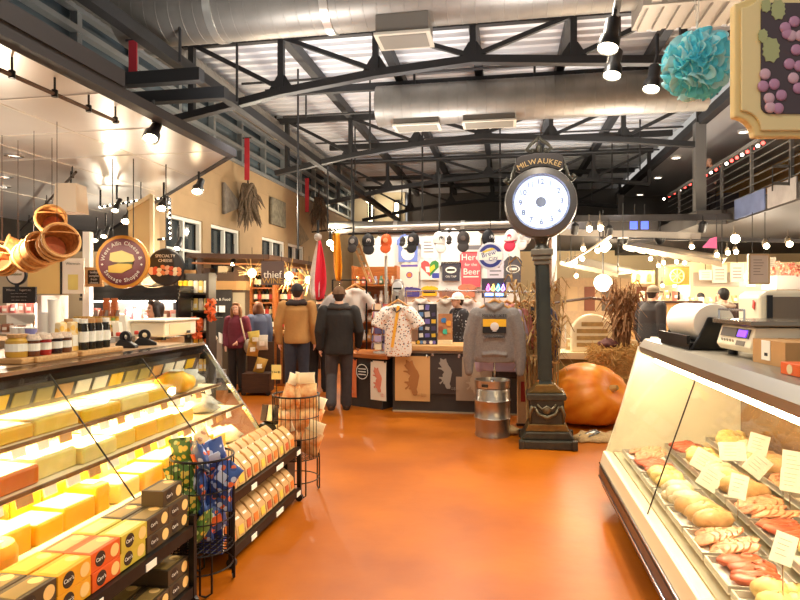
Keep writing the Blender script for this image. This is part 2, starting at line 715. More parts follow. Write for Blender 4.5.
# ---------------------------------------------------------------- ducts
def duct(label, p, q, r, seams, boxes=()):
    p, q = V(p), V(q)
    t = thing('air_duct', label, 'duct', p)
    L = q - p
    n = max(2, int(L.length / .16))
    b = MB()
    # spiral seam ridges
    pts, rs = [], []
    for i in range(n):
        for f, dr in ((0, 0), (.9, 0), (.92, .0035), (.98, .0035)):
            pts.append(L * ((i + f) / n))
            rs.append(r + dr)
    pts.append(L)
    rs.append(r)
    b.tube(pts, rs, 28)
    b.build('duct_pipe', GALV, t, smooth=2)
    for f in seams:
        MB().tube([L * f, L * f + L.normalized() * .1], r + .016, 28).build('joint_band', mat('bright_band', (216, 214, 205), .3, .8), t, smooth=2)
    for f in (.12, .5, .9):
        c = L * f
        MB().box(c.x - .02, c.x + .02, c.y - .02, c.y + .02, c.z + r - .01, 5.76 - p.z).build('hanger_strap', STEEL, t)
    for f, w in boxes:
        c = L * f + V((0, 0, -r - .07))
        hb_ = .2 if len(boxes) == 1 else .08
        MB().cbox(c + V((0, 0, .07 - hb_ / 2 + .06)), (w, .42, hb_)).build('diffuser_box', mat('diffuser_grey', (116, 110, 100), .5, .3), t)
        c = c + V((0, 0, .11 - hb_ + .07))
        MB().cbox(c + V((0, 0, -.08)), (w + .04, .46, .03)).build('diffuser_grille', mat('grille_frame', (190, 184, 168), .5), t)
        MB().cbox(c + V((0, 0, -.098)), (w - .06, .36, .008)).build('grille_slots', mat('grille_grey', (120, 116, 106), .5), t)
    return t


duct('large galvanised spiral duct crossing the top of the hall nearest the camera', (-4.85, 7.05, 5.19), (1.45, 7.05, 5.19), .36, (.2, .43), ((.583, .62),))
duct('short galvanised spiral duct ending in mid air behind the first roof truss', PY(378, 107, 10.75), PY(378, 107, 10.75) + V((5.6, 0, 0)), .36, (), ((.13, .8), (.36, .9)))
duct('small round galvanised duct running back along the clerestory windows', (-5.2, 3.4, 5.45), (-5.2, 22.8, 5.45), .2, (.25, .5, .75))
duct('low pale duct above the shirt stall', PY(330, 228, 14.8), PY(520, 228, 14.8), .17, (.35, .7))

# corrugated soffit box at the top right
b = MB()
x = 1.5
while x < 5:
    b.box(x, x + .1, 4.0, 7.3, 4.66, 4.7)
    x += .16
b.box(1.45, 5, 3.9, 7.35, 4.7, 5.7)
b.box(1.42, 5, 6.6, 6.66, 4.64, 4.7)
o = struct(b, 'trim_5', mat('pale_metal_soffit', (166, 158, 144), .45, .3))

# ---------------------------------------------------------------- stainless soffit over the cheese shop
SOF = mat('brushed_steel_soffit', (214, 211, 208), .3, .45, var=.15, vs=1.0)
tip = PX(228, 156, -3.08)
zs = tip.z
far = tip + V((-6.2, 6.5, 0))
poly = [(tip.x, tip.y), (tip.x, .5), (-9.9, .5), (-9.9, far.y), (far.x, far.y)]
b = MB().prism(poly, zs, zs + .06, 'XY')
struct(b, 'trim_6', SOF)
b = MB()
for i in range(7):
    yy = 6.1 - i * .95
    b.box(-9.4, tip.x - .02, yy, yy + .022, zs - .008, zs)
for i in range(4):
    xx = -4.1 - i * 1.1
    b.box(xx, xx + .022, .6, tip.y + (-(xx - tip.x)) * .9, zs - .007, zs)
struct(b, 'trim_7', mat('soffit_seam', (226, 222, 214), .3, .6))
b = MB().box(tip.x - .02, tip.x + .1, .5, tip.y, zs - .015, zs + .07)
b.box(tip.x + .02, tip.x + .12, .5, 4.3, zs + .07, zs + .2)
b.beam(tip + V((.03, 0, .03)), far + V((.03, 0, .03)), .06, .09)
struct(b, 'trim_8', mat('black_fascia', (40, 36, 38), .7))
# recessed soffit lamps
for i, (x, y) in enumerate(((14, 155), (5, 176), (3, 186))):
    p = P(x, y, 600 * (zs - 1.6) / (297 - y))
    t = thing('recessed_downlight', 'round recessed downlight in the metal soffit, %s' % ('nearest the tip', 'middle one at the left edge', 'farthest one at the left edge')[i], 'downlight', (p.x, p.y, zs), 0, 'recessed soffit lights')
    MB().lathe([(.1, 0), (.1, -.015), (.075, -.02), (.07, 0)], n=20).build('trim_ring', CHROME, t)
    MB().lathe([(.069, -.004), (.0, -.006)], n=20).build('lens', mat('lamp_lens_dim', (250, 240, 220), .3, emit=1.5), t)

# upper floor railing, string lights, banners
RAILX = 4.3
t = thing('balcony_railing', 'grey steel balcony railing of the upper floor on the right', 'railing', (RAILX, 8, 3.3))
for i in range(8):
    MB().box(-.025, .025, i * 1.5 - 2.5, i * 1.5 - 2.45, 0, 1.0).build('railing_post', COLM, t)
MB().box(-.03, .03, -2.6, 9, .98, 1.04).build('hand_rail', mat('pale_rail', (160, 156, 152), .4, .5), t)
for z in (.14, .28, .42, .56, .7, .84):
    MB().tube([(0, -2.6, z), (0, 9, z)], .01, 6).build('rail_cable', COLM, t)
bans = [((735, 188, 765, 235), (112, 126, 168), 'pale blue vertical banner hung on the balcony railing'),
        ((768, 176, 797, 222), (160, 156, 156), 'white poster banner with dark slanted box, hung on the balcony railing'),
        ((703, 210, 722, 232), (150, 120, 120), 'dull pink banner hung low on the balcony railing')]
for (x0, y0, x1, y1), c, lab in bans:
    p0, p1 = PX(x1, y0, RAILX - .06), PX(x0, y0, RAILX - .06)
    zt = p0.z
    zb = max(3.05, zt - .9)
    t = thing('hanging_banner', lab, 'banner', (RAILX - .06, (p0.y + p1.y) / 2, zb))
    w = abs(p1.y - p0.y) / 2
    MB().box(-.01, .01, -w, w, 0, zt - zb).build('banner_cloth', mat('banner_%d' % x0, c, .8, var=.25, vs=3), t)
    if x0 == 768:
        for z in (.35, .62):
            MB().prism([(-w * .6, z - .12), (w * .6, z), (w * .6, z + .05), (-w * .6, z - .07)], -.016, -.011, 'YZ').build('printed_bar', INK, t)
        for u in (-w * .6, w * .56):
            MB().prism([(u, .25), (u + .04, .25), (u + .04, .62), (u, .62)], -.016, -.011, 'YZ').build('printed_bar', INK, t)
t = thing('string_light', 'red and white string of festoon bulbs rising along the upper floor', 'string lights', (0, 0, 0))
RB = mat('red_festoon_bulb', (255, 70, 60), .3, emit=6)
WB = mat('white_festoon_bulb', (255, 235, 215), .3, emit=8)
pts = []
for i in range(20):
    f = i / 19
    p = PX(664 + (763 - 664) * f, 199 - 56 * f, 4.75)
    pts.append(p)
    MB().ball(p, .035, 8, 6).build('bulb', RB if i % 3 else WB, t)
MB().tube([q + V((0, 0, .04)) for q in pts], .006, 5).build('wire', INK, t)
# shop stock and dark cabinet on the balcony
for i, (x0, x1, y0, y1, c) in enumerate(((760, 800, 150, 200, (150, 110, 60)), (640, 660, 205, 220, (48, 46, 50)), (680, 702, 190, 215, (52, 48, 50)), (716, 735, 180, 212, (60, 58, 66)))):
    p, q = PX(x0, y1, 6.4), PX(x1, y0, 6.4)
    yy = ((p.y + q.y) / 2, 22.6, 20.4, (p.y + q.y) / 2)[i]
    o = MB().box(6.2, 6.6, yy - .5, yy + .5, 3.3, 4.3 + .1 * i).build('storage_cabinet', mat('cab_%d' % i, c, .6))
    tag(o, '%s cabinet standing on the upper floor behind the railing, %s from the right' % (('ochre', 'charcoal', 'dark brown', 'slate')[i], ('first', 'fourth', 'third', 'second')[i]), 'cabinet')
for i, (x, y) in enumerate(((640, 194), (658, 177), (676, 157), (744, 131))):
    p = P(x, y, 600 * (5.4 - 1.6) / (297 - y))
    if p.x < 4.4:
        p.x = 4.6
    t = thing('recessed_downlight', 'round white downlight in the upper floor ceiling, %s' % ('farthest', 'third nearest', 'second nearest', 'nearest')[i], 'downlight', (p.x, p.y, 5.42), 0, 'upper floor downlights')
    MB().lathe([(.14, 0), (.14, -.05), (.11, -.055), (.1, -.01)], n=18).build('trim_ring', WHITE, t)
    MB().lathe([(.105, -.03), (0, -.032)], n=18).build('lens', mat('lamp_lens', (255, 244, 225), .3, emit=7), t)

# red cloth strips and dried corn bundles on the left
for i, (x, y0, y1, X) in enumerate(((133, 40, 88, -4.6), (247, 138, 180, -5.6), (307, 178, 212, -5.6))):
    p, q = PX(x, y0, X), PX(x, y1, X)
    t = thing('hanging_banner', 'narrow red cloth banner hanging by the clerestory, %s' % ('nearest one above the metal soffit', 'middle one above the dried bundles', 'farthest one')[i], 'banner', (p.x, p.y, q.z), 0, 'red cloth banners')
    h = p.z - q.z
    MB().box(-.055, .055, -.01, .01, 0, h).build('banner_cloth', mat('red_cloth', (176, 40, 52), .8), t)
    MB().tube([(-.1, 0, h), (.1, 0, h)], .015, 6).build('hanging_bar', STEEL, t)
HUSK = mat('dried_corn_husk', (122, 104, 84), .85, var=.4, vs=25)
for i, (x, y) in enumerate(((248, 205), (319, 213))):
    p = PX(x, y, WX + .25)
    t = thing('dried_corn_bundle', 'large dried corn husk bundle hung high on the tan wall, %s' % ('near one', 'far one')[i], 'dried bundle', p, 0, 'dried bundles on the wall')
    b = MB()
    for k in range(90):
        a = U(0, 2 * pi)
        s0 = V((U(-.1, .12), U(-.1, .1), U(-.1, .5)))
        d = V((cos(a) * U(.1, .32), sin(a) * U(.1, .4), U(-.6, -.15)))
        if d.x + s0.x < -.2:
            d.x = -.1
        b.tube([s0, s0 + d * .5 + V((0, 0, .05)), s0 + d], [.035, .045, .004], 5)
    b.build('husk_leaves', HUSK, t)
    MB().tube([(0, 0, .45), (0, 0, .8)], .02, 6).build('tie_cord', DKWOOD, t)
for i, (x, y, c) in enumerate(((232, 201, (120, 112, 102)), (278, 213, (128, 122, 104)), (303, 236, (138, 120, 92)))):
    p = PX(x, y, WX + .06)
    t = thing('wall_plaque', '%s wall plaque mounted on the tan plaster, %s from the left' % (('grey triangular', 'grey square', 'tan triangular')[i], ORD[i]), 'plaque', p)
    if i == 1:
        MB().box(-.04, .04, -.5, .5, -.35, .35).build('plaque_board', mat('plq%d' % i, c, .7, var=.5, vs=9), t, bev=.02)
    else:
        MB().prism([(-.4, .35), (.5, -.05), (-.4, -.35)], -.04, .04, 'YZ').build('plaque_board', mat('plq%d' % i, c, .7, var=.4, vs=9), t, bev=.02)
    MB().box(-.05, -.03, -.1, .1, -.05, .05).build('wall_fixing', STEEL, t)
# two tall sconces on the far wall
for i, x in enumerate((371, 397)):
    p = PY(x, 213, 23.2)
    t = thing('wall_sconce', 'tall lit wall sconce on the far cream wall, %s one' % ('left', 'right')[i], 'sconce', p, 0, 'far wall sconces')
    MB().cbox((0, 0, 0), (.24, .18, 1.0)).build('sconce_housing', BLKMET, t)
    MB().cbox((0, -.1, .0), (.16, .06, .75)).build('diffuser', mat('sconce_glow', (255, 230, 185), .4, emit=5), t)
    lamp('POINT', p + V((0, -.5, .3)), 25, size=.1)
# ================================================================ CHEESE CASE (left)
Y0, Y1 = .9, 4.6
case = thing('refrigerated_display_case', 'long open tiered refrigerated cheese case with black top rail on the left', 'display case', (-2.5, 2.75, 0))
cx = lambda x: x + 2.5
cy = lambda y: y - 2.75
DKBRN = mat('dark_bronze_panel', (58, 44, 34), .4, .3)
CASEW = mat('case_cream_liner', (240, 226, 190), .5)
MB().prism([(cx(-3.15), 0), (cx(-2.0), 0), (cx(-1.93), .42), (cx(-1.93), .5), (cx(-2.03), .5), (cx(-2.05), .44), (cx(-2.85), .44), (cx(-2.95), 1.17), (cx(-3.15), 1.17)], cy(Y0), cy(Y1)).build('cabinet_body', [CASEW], case)
MB().box(cx(-1.94), cx(-1.90), cy(Y0), cy(Y1), .44, .51).build('front_lip', wood('honey_lip', (190, 140, 70), (160, 110, 50)), case)
MB().prism([(cx(-2.62), 1.13), (cx(-2.475), 1.13), (cx(-2.455), 1.14), (cx(-2.45), 1.2), (cx(-2.5), 1.22), (cx(-2.62), 1.22)], cy(Y0), cy(Y1)).build('top_rail', mat('black_gloss_rail', (24, 18, 16), .2, .3), case)
MB().box(cx(-2.47), cx(-2.44), cy(Y0), cy(Y1), 1.205, 1.225).build('rail_trim', CHROME, case)
MB().box(cx(-3.6), cx(-2.6), cy(Y0), cy(Y1), 1.17, 1.22).build('counter_top', mat('tan_counter', (176, 140, 100), .35, var=.1), case)
MB().box(cx(-3.6), cx(-3.15), cy(Y0), cy(Y1), 0, 1.17).build('rear_cabinet', DKBRN, case)
# label fascia under the rail
MB().prism([(cx(-2.535), 1.005), (cx(-2.525), 1.0), (cx(-2.478), 1.13), (cx(-2.49), 1.13)], cy(Y0), cy(Y1)).build('label_fascia', mat('dark_label_strip', (52, 48, 38), .4), case)
LAMPW = mat('case_lamp_tube', (255, 208, 128), .3, emit=85)
for (x, z, nm) in ((-2.56, 1.02, 'lamp_tube'), (-2.385, .857, 'lamp_tube'), (-2.225, .685, 'lamp_tube')):
    MB().tube([(cx(x), cy(Y0 + .05), z), (cx(x), cy(Y1 - .05), z)], .013, 8).build(nm, LAMPW, case)
EDGE = mat('shelf_edge_bronze', (120, 84, 50), .4, .4)
for xf, xb, z in ((-2.30, -2.88, .885), (-2.13, -2.86, .715)):
    MB().box(cx(xb), cx(xf), cy(Y0), cy(Y1), z - .014, z).build('shelf_board', CASEW, case)
    MB().box(cx(xf), cx(xf) + .012, cy(Y0), cy(Y1), z - .006, z + .012).build('shelf_edge', EDGE, case)
    y = 2.2
    i = 0
    while y < 4.5:
        MB().cbox((cx(xf) + .012, cy(y), z - .03), (.006, U(.07, .1), .042), (0, R(-12), 0)).build('price_tag', [PAPER, CARD, PAPER][i % 3], case)
        y += .155
        i += 1
for i in range(14):
    y = 2.45 + i * .155
    MB().cbox((cx(-2.498), cy(y), 1.066), (.006, .12, .08), (0, R(20), 0)).build('label_card', [PAPER, mat('tan_card', (190, 150, 90), .6), mat('olive_card', (150, 140, 84), .6), mat('yellow_card', (240, 196, 40), .6)][(i * 7 + i // 3) % 4], case)
# slanted front panes and end pane
ys = [Y0, 1.9, 2.9, 3.75, Y1]
gx0, gz0, gx1, gz1 = cx(-1.93), .515, cx(-2.47), 1.2
for a, c in zip(ys, ys[1:]):
    MB().quad((gx0, cy(a + .004), gz0), (gx0, cy(c - .004), gz0), (gx1, cy(c - .004), gz1), (gx1, cy(a + .004), gz1), .006).build('glass_pane', GLASS, case)
for y in ys[1:-1]:
    MB().tube([(gx0, cy(y), gz0), (gx1, cy(y), gz1)], .0045, 6).build('pane_seam', BLKMET, case)
MB().quad((gx0, cy(Y1), gz0), (cx(-2.9), cy(Y1), gz0), (cx(-2.95), cy(Y1), 1.17), (gx1, cy(Y1), gz1), .008).build('end_pane', GLASS, case)
MB().beam((gx0, cy(Y1 + .012), gz0 - .05), (gx1, cy(Y1 + .012), gz1 + .02), .022, .03).beam((cx(-1.93), cy(Y1 + .012), 0), (cx(-1.93), cy(Y1 + .012), gz0), .03).build('end_frame', STAIN, case)

# ---------------------------------------------------------------- cheeses
CH = [mat('cream_cheese_rind', (255, 204, 92), .4, var=.12, vs=9), mat('pale_cheese', (255, 220, 140), .4, var=.1, vs=14),
      mat('yellow_cheese', (244, 190, 34), .4, var=.12, vs=8), mat('orange_cheese', (228, 120, 26), .4, var=.15, vs=8),
      mat('butter_cheese', (253, 188, 50), .4, var=.12, vs=8)]
for m_ in CH:
    bs_ = m_.node_tree.nodes['Principled BSDF']
    bs_.inputs['Subsurface Weight'].default_value = .7
    bs_.inputs['Subsurface Radius'].default_value = (1, .62, .2)
    bs_.inputs['Subsurface Scale'].default_value = .07
CN = ['cream', 'pale white', 'yellow', 'orange', 'butter yellow']
LAB = mat('cheese_label', (252, 248, 232), .5)


def block(kind, c, size, label, group, rz=0, shape=0):
    t = thing('cheese_block', label, 'cheese', c, rz, group)
    x, y, z = size
    b = MB()
    if shape == 1:
        b.prism([(-x / 2, -y / 2), (x / 2, -y / 2), (x / 2, y / 2 * .3), (-x / 2, y / 2)], 0, z, 'XY')
    elif shape == 2:
        b.lathe([(0, 0), (y * .45, 0), (y * .5, z * .2), (y * .5, z * .8), (y * .43, z), (0, z)], n=24)
    else:
        b.cbox((0, 0, z / 2), size)
    o = b.build('cheese_body', CH[kind], t, bev=.012 if shape != 2 else 0, smooth=2)
    MB().box(-x * .22, x * .22, -y * .2, y * .2, z, z + .002).build('paper_label', LAB, t)
    if shape == 0:
        MB().box(-x / 2 * .9, x / 2 * .9, -y / 2, y / 2, z * .98, z + .001).build('wrap_seam', mat('cling_wrap', (255, 246, 214), .2, spec=.8), t)
    return t


rows = [('top shelf', -2.53, .886, .38, (.27, .37), (.07, .092), [1, 4, 0, 2, 1, 2, 0, 1, 0]),
        ('middle shelf', -2.36, .716, .32, (.19, .30), (.08, .115), [0, 3, 1, 1, 0, 4, 2, 0, 1, 0, 0])]
for nm, x, z, dx, wy, hz, kinds in rows:
    y = 2.05
    n = len(kinds)
    for i, k in enumerate(kinds):
        w = U(*wy)
        if y + w > 4.05:
            break
        block(k, (x + U(-.02, .02), y + w / 2, z), (dx, w - .012, U(*hz)), '%s cheese block on the %s of the case, %s from near end' % (CN[k], nm, ORD[i]), 'cheese blocks on the ' + nm, U(-.05, .05))
        y += w
deck = [(2, 0), (4, 0), (2, 0), (4, 0), (2, 1), (1, 0), (2, 0), (4, 0), (0, 0), (2, 0), (0, 0)]
y = 2.0
for i, (k, s) in enumerate(deck):
    w = U(.18, .25)
    if y + w > 4.5:
        break
    block(k, (-2.2 + U(-.03, .01), y + w / 2, .445), (.2, w - .015, U(.10, .16)), '%s cheese at the front of the case deck, %s from near end' % (CN[k], ORD[i]), 'cheeses at the front of the deck', U(-.15, .15), s)
    y += w
y = 2.05
for i, k in enumerate((4, 3, 2, 2, 4, 1, 2, 2, 0, 0)):
    w = U(.2, .27)
    if y + w > 4.4:
        break
    block(k, (-2.47, y + w / 2, .445), (.24, w - .02, U(.14, .2)), '%s cheese in the back row of the bottom deck, %s from the near end' % (CN[k], ORD[i]), 'cheeses at the back of the deck', U(-.1, .1))
    y += w
# round wheel near the left edge and the wrapped pieces at the far end of the shelves
o = block(4, (-2.06, 2.11, .446), (.14, .2, .15), 'round butter yellow cheese wheel by the front lip at the left edge', None, 0, 2)
WRAPC = mat('clear_plastic_wrap', (236, 232, 220), .12, spec=.9, var=.2, vs=20)


def lump(name, label, cat, c, r, m, group=None, parts=(), seed=0, rz=0, noise=.18):
    rr = random.Random(seed)
    t = thing(name, label, cat, c, rz, group)
    b = MB()
    b.ball((0, 0, r[2] * .9), r, 14, 9)
    for v in b.b.verts:
        f = 1 + rr.uniform(-noise, noise)
        v.co.x *= f
        v.co.y *= f
        v.co.z = max(0, v.co.z * (1 + rr.uniform(-noise, noise)))
    b.build('wrapped_body', m, t, smooth=True)
    return t


t = lump('wrapped_cheese', 'bright yellow wrapped cheese half at the far end of the top shelf', 'cheese', (-2.42, 4.12, .887), (.15, .12, .085), CH[2], seed=3, noise=.06)
MB().cbox((.0, 0, .165), (.1, .08, .004)).build('paper_label', LAB, t)
for i, (x, y, z, r) in enumerate(((-2.5, 4.36, .887, (.17, .11, .07)), (-2.3, 4.28, .717, (.14, .14, .06)), (-2.55, 4.3, .717, (.16, .14, .06)), (-2.2, 4.47, .446, (.15, .09, .06)), (-2.42, 4.49, .446, (.14, .08, .07)))):
    t = lump('plastic_bag', 'crumpled clear plastic wrapped package %s' % ('at the far end of the top shelf', 'at the front of the middle shelf far end', 'at the back of the middle shelf far end', 'on the deck beside the glass end', 'on the deck at the back by the glass end')[i], 'wrapped package', (x, y, z), r, WRAPC, 'clear wrapped packages', seed=20 + i, noise=.28)
    MB().cbox((0, 0, r[2] * 1.6), (.08, .06, .004), (.2, .1, .3)).build('paper_label', LAB, t)

# ---------------------------------------------------------------- things on the counter
cz = 1.221


def jar(label, loc, h, r, m, lid, group, cloth=False):
    t = thing('preserve_jar', label, 'jar', loc, 0, group)
    MB().lathe([(r * .95, 0), (r, .01), (r, h * .72), (r * .75, h * .84), (r * .75, h * .88)], n=16).build('jar_glass', m, t, smooth=2)
    MB().lathe([(r * 1.01, h * .25), (r * 1.015, h * .26), (r * 1.015, h * .58), (r * 1.01, h * .59)], n=16).build('jar_label', PAPER, t)
    if cloth:
        MB().lathe([(r * 1.25, h * .74), (r * .95, h * .9), (r * .8, h * 1.0), (0, h * 1.02)], n=16).build('cloth_cover', lid, t, smooth=True)
    else:
        MB().lathe([(r * .85, h * .86), (r * .85, h), (0, h * 1.001)], n=16).build('lid', lid, t)
    return t


JM = [mat('red_jam', (176, 44, 36), .2), mat('dark_jam', (44, 20, 22), .2), mat('brown_spread', (110, 62, 34), .2), mat('dark_bottle', (38, 34, 26), .15), mat('mustard', (206, 160, 60), .3)]
CLOTH = mat('checked_cloth', (224, 200, 176), .8, var=.4, vs=60)
boards = []
for i, (x, y, w, l) in enumerate(((20, 365, .2, .2), (41, 361, .24, .34), (88, 352, .24, .42))):
    p = PX(x, y, -2.76)
    t = thing('serving_board', 'thick oak slice board on the cheese counter %s' % ('at the left edge', 'under the cloth topped jars', 'under the dark bottles')[i], 'wooden board', (-2.76, p.y, cz), 0, 'oak boards on the counter')
    MB().box(-w / 2, w / 2, -l / 2, l / 2, 0, .035).build('board_slab', OAK, t, bev=.008)
    MB().lathe([(.02, .0352), (.014, .0356), (0, .0356)], c=(w * .3, l * .38, 0), n=10).build('branded_mark', DKWOOD, t)
    boards.append(p.y)
for i, (dx, dy, k) in enumerate(((.06, -.13, 2), (.06, -.04, 0), (.06, .05, 1), (.06, .13, 2), (-.05, -.08, 0), (-.05, .06, 2))):
    jar('small cloth topped jam jar on the middle oak board, %s' % ('front row leftmost', 'front row red one', 'front row dark one', 'front row rightmost', 'back row left', 'back row right')[i], (-2.76 + dx, boards[1] + dy, cz + .036), .125, .036, JM[k], CLOTH, 'cloth topped jars', True)
for i in range(8):
    dx, dy = (.06, -.05)[i % 2], -.12 + (i // 2) * .072
    t = jar('slim dark bottle on the farther oak board, %s row %s' % (('front', 'back')[i % 2], ORD[i // 2]), (-2.76 + dx, boards[2] + dy, cz + .036), .2, .03, JM[3], CARD if i % 3 else PAPER, 'dark bottles on the board')
t = jar('large pale jar at the left edge of the counter', (-2.76, boards[0] - .02, cz + .036), .13, .06, JM[4], CARD, None)
# tall packets between boards
for i, (x, y) in enumerate(((66, 347), (72, 346), (61, 349))):
    p = PX(x, y, -2.74 - .09 * (i == 0))
    t = thing('snack_packet', 'upright cream and brown snack packet behind the jars, %s' % ('middle', 'right', 'left')[i], 'packet', (p.x, p.y, cz), 0, 'packets behind the jars')
    MB().cbox((0, 0, .11), (.05, .075, .22), taper=.85).build('packet_body', spots('packet_print', (232, 208, 160), [(150, 96, 50), (236, 190, 90), (200, 60, 40)], 22, .4), t, bev=.01)
    MB().cbox((.024, 0, .1), (.004, .05, .07)).build('packet_label', PAPER, t)
# white counter machine (wrapping scale)
p = PX(168, 340, -3.05)
t = thing('wrapping_machine', 'cream white wrapping scale on the cheese counter in front of the bending person', 'scale', (-3.1, p.y - .03, cz), 0)
BEI = mat('beige_enamel', (236, 226, 204), .35)
MB().box(-.2, .2, -.27, .27, .03, .16).build('housing', BEI, t, bev=.015)
MB().box(-.22, .22, -.3, .3, .165, .18).build('top_plate', mat('ivory_plate', (246, 240, 224), .3), t, bev=.004)
MB().box(.2, .206, -.2, .15, .05, .14).build('front_panel', CREAM, t)
MB().box(.2, .212, .08, .14, .045, .07).build('latch', BLACK, t)
for sx in (-.15, .15):
    for sy in (-.2, .2):
        MB().lathe([(.02, 0), (.02, .03)], c=(sx, sy, 0), n=10).build('foot', BLACK, t)
# tape dispensers / pens
for i, (x, y) in enumerate(((127, 350), (146, 348))):
    p = PX(x, y, -2.78)
    t = thing('tape_dispenser', 'dark desk tape dispenser with red tab on the counter, %s' % ('left one', 'right one by the white machine')[i], 'dispenser', (-2.78, p.y, cz), .4 * i, 'tape dispensers')
    MB().prism([(-.08, 0), (.08, 0), (.08, .02), (.02, .05), (-.05, .06), (-.08, .03)], -.025, .025).build('dispenser_base', BLACK, t, bev=.004)
    MB().lathe([(.02, -.012), (.045, -.012), (.045, .012), (.02, .012)], c=(-.01, 0, .08), n=18, mtx=M.Rotation(pi / 2, 4, 'X')).build('tape_roll', BLACK, t)
    MB().cbox((-.07, 0, .1), (.03, .03, .03)).build('red_tab', mat('red_tab', (214, 70, 50), .5), t, bev=.006)
for i, (x, w, h) in enumerate(((120, .09, .2), (134, .05, .16), (141, .06, .22))):
    p = PX(x, 340, -3.1)
    t = thing('document_holder', 'white paper stack standing on the counter, %s from the left' % ORD[i], 'paper holder', (-3.25, p.y, cz), 0, 'paper holders on the counter')
    MB().cbox((0, 0, h / 2), (.06, w, h), (0, -.1, 0)).build('paper_block', PAPER, t)
    MB().cbox((.01, 0, .02), (.12, w + .02, .04)).build('holder_base', mat('grey_holder', (140, 136, 130), .5), t)

# ================================================================ RACKS IN FRONT OF THE CASE
RACKM = mat('black_rack_steel', (24, 18, 15), .42, .4)


def rack(label, ya, yb, tiers, xf=-1.59, xb=-1.9):
    t = thing('wire_shelf_rack', label, 'rack', (xf, (ya + yb) / 2, 0), 0, 'black racks before the cheese case')
    h = (yb - ya) / 2
    d = xb - xf
    for y in (-h, h):
        for x in (0, d):
            MB().box(x - .015, x + .015, y - .015, y + .015, .05, tiers[-1] + .06).build('post', RACKM, t)
            MB().tube([(x, y - .012, .03), (x, y + .012, .03)], .03, 12).build('caster', BLACK, t)
    for z in tiers:
        sh = MB()
        sh.box(d, 0, -h, h, z - .012, z - .004)
        sh.box(-.01, .012, -h, h, z - .045, z + .012)
        so = sh.build('shelf', RACKM, t)
        for k in range(3):
            MB().box(.0125, .016, -h + .25 + k * .42, -h + .25 + k * .42 + (.13 if k % 2 else .08), z - .043, z - .01).build('price_tag', PAPER, so)
    return t


rack('black two tier rack stacked with cracker cartons at the lower left', 1.35, 2.87, (.10, .415))
rack('black two tier rack of tan bags farther along the cheese case', 3.32, 4.5, (.10, .42))
# cartons
BROWN = (74, 56, 34)
cartons = {'dark': (mat('dark_carton', BROWN, .5), mat('olive_carton_panel', (150, 122, 66), .5)),
           'yellow': (mat('yellow_carton', (240, 168, 24), .5), mat('yellow_carton_panel', (248, 196, 60), .5)),
           'orange': (mat('orange_carton', (226, 92, 22), .5), mat('pale_orange_panel', (240, 170, 110), .5)),
           'green': (mat('yellow_green_carton', (208, 184, 62), .5), mat('pale_green_panel', (236, 224, 140), .5))}
EMB = mat('carton_emblem', (46, 30, 24), .5)
WAF = mat('cracker_print', (248, 206, 130), .6)
protos = {}
cw, cl, chh = .115, .181, .076
for k, (m1, m2) in cartons.items():
    t = thing('cracker_carton', 'x', 'carton', (0, 0, 0))
    MB().box(-cw, 0, -cl / 2, cl / 2, 0, chh).build('carton_box', m1, t, bev=.002)
    MB().box(-cw * .8, -cw * .15, -cl * .42, cl * .42, chh, chh + .0012).build('top_panel', m2, t)
    e = MB().lathe([(.03, 0), (.03, .0015), (0, .0016)], c=(0, -.035, chh * .52), n=22, mtx=M.Rotation(pi / 2, 4, 'Y')).build('round_emblem', EMB, t)
    text("Carr's", .022, PAPER, e, (.0022, -.035, chh * .52), (pi / 2, 0, pi / 2), .0004)
    MB().lathe([(.027, 0), (.027, .0012), (0, .0013)], c=(0, .055, chh * .5), n=18, mtx=M.Rotation(pi / 2, 4, 'Y')).build('cracker_picture', WAF, t)
    MB().lathe([(.026, 0), (.026, .0012), (0, .0013)], c=(-.055, .055, chh), n=18).build('cracker_picture', WAF, t)
    protos[k] = [t, False]


def carton(kind, loc, rz, label, group):
    pr = protos[kind]
    if not pr[1]:
        pr[1] = True
        move(pr[0], loc, rz)
        pr[0]['label'] = label
        pr[0]['group'] = group
        return pr[0]
    return dup(pr[0], loc, rz, label, group)


cols = ['dark', 'dark', 'yellow', 'yellow', 'orange', 'green', 'dark', 'dark']
ys = [1.38 + .185 * i for i in range(8)]
kinds = ['dark', 'dark', 'dark', 'yellow', 'orange', 'green', 'dark', 'dark']
hts = [2] * 8
KN = {'dark': 'dark brown', 'yellow': 'yellow', 'orange': 'orange', 'green': 'yellow green'}
LV = ['bottom', 'second', 'third']
for i, (y, k) in enumerate(zip(ys, kinds)):
    for r, (x, rw) in enumerate(((-1.605, 'front row'), (-1.728, 'back row'))):
        for l in range(hts[i] if r == 0 else 2):
            kk = k
            carton(kk, (x + U(-.006, .003), y + .0925 + U(-.001, .001), .4275 + l * (chh + .0015)), U(-.02, .02), '%s cracker carton, upper shelf of near rack, %s, %s column, %s layer' % (KN[kk], rw, ORD[i], LV[l]), 'cracker cartons on the upper shelf')
carton('dark', (-1.63, 2.75, .4275 + 2 * (chh + .0015)), .03, 'single dark brown cracker carton lying on top at the far end of the upper shelf', None)
for i, y in enumerate(ys):
    k = ['yellow', 'dark', 'orange', 'yellow', 'orange', 'green', 'dark', 'dark'][i]
    for r, (x, rw) in enumerate(((-1.605, 'front row'), (-1.722, 'back row'))):
        for l in range(1 + (i == 7)):
            carton(k, (x + U(-.006, .003), y + .0925, .1125 + l * (chh + .0015)), U(-.02, .02), '%s cracker carton, lower shelf of near rack, %s, %s column, %s layer' % (KN[k], rw, ORD[i], LV[l]), 'cracker cartons on the lower shelf')

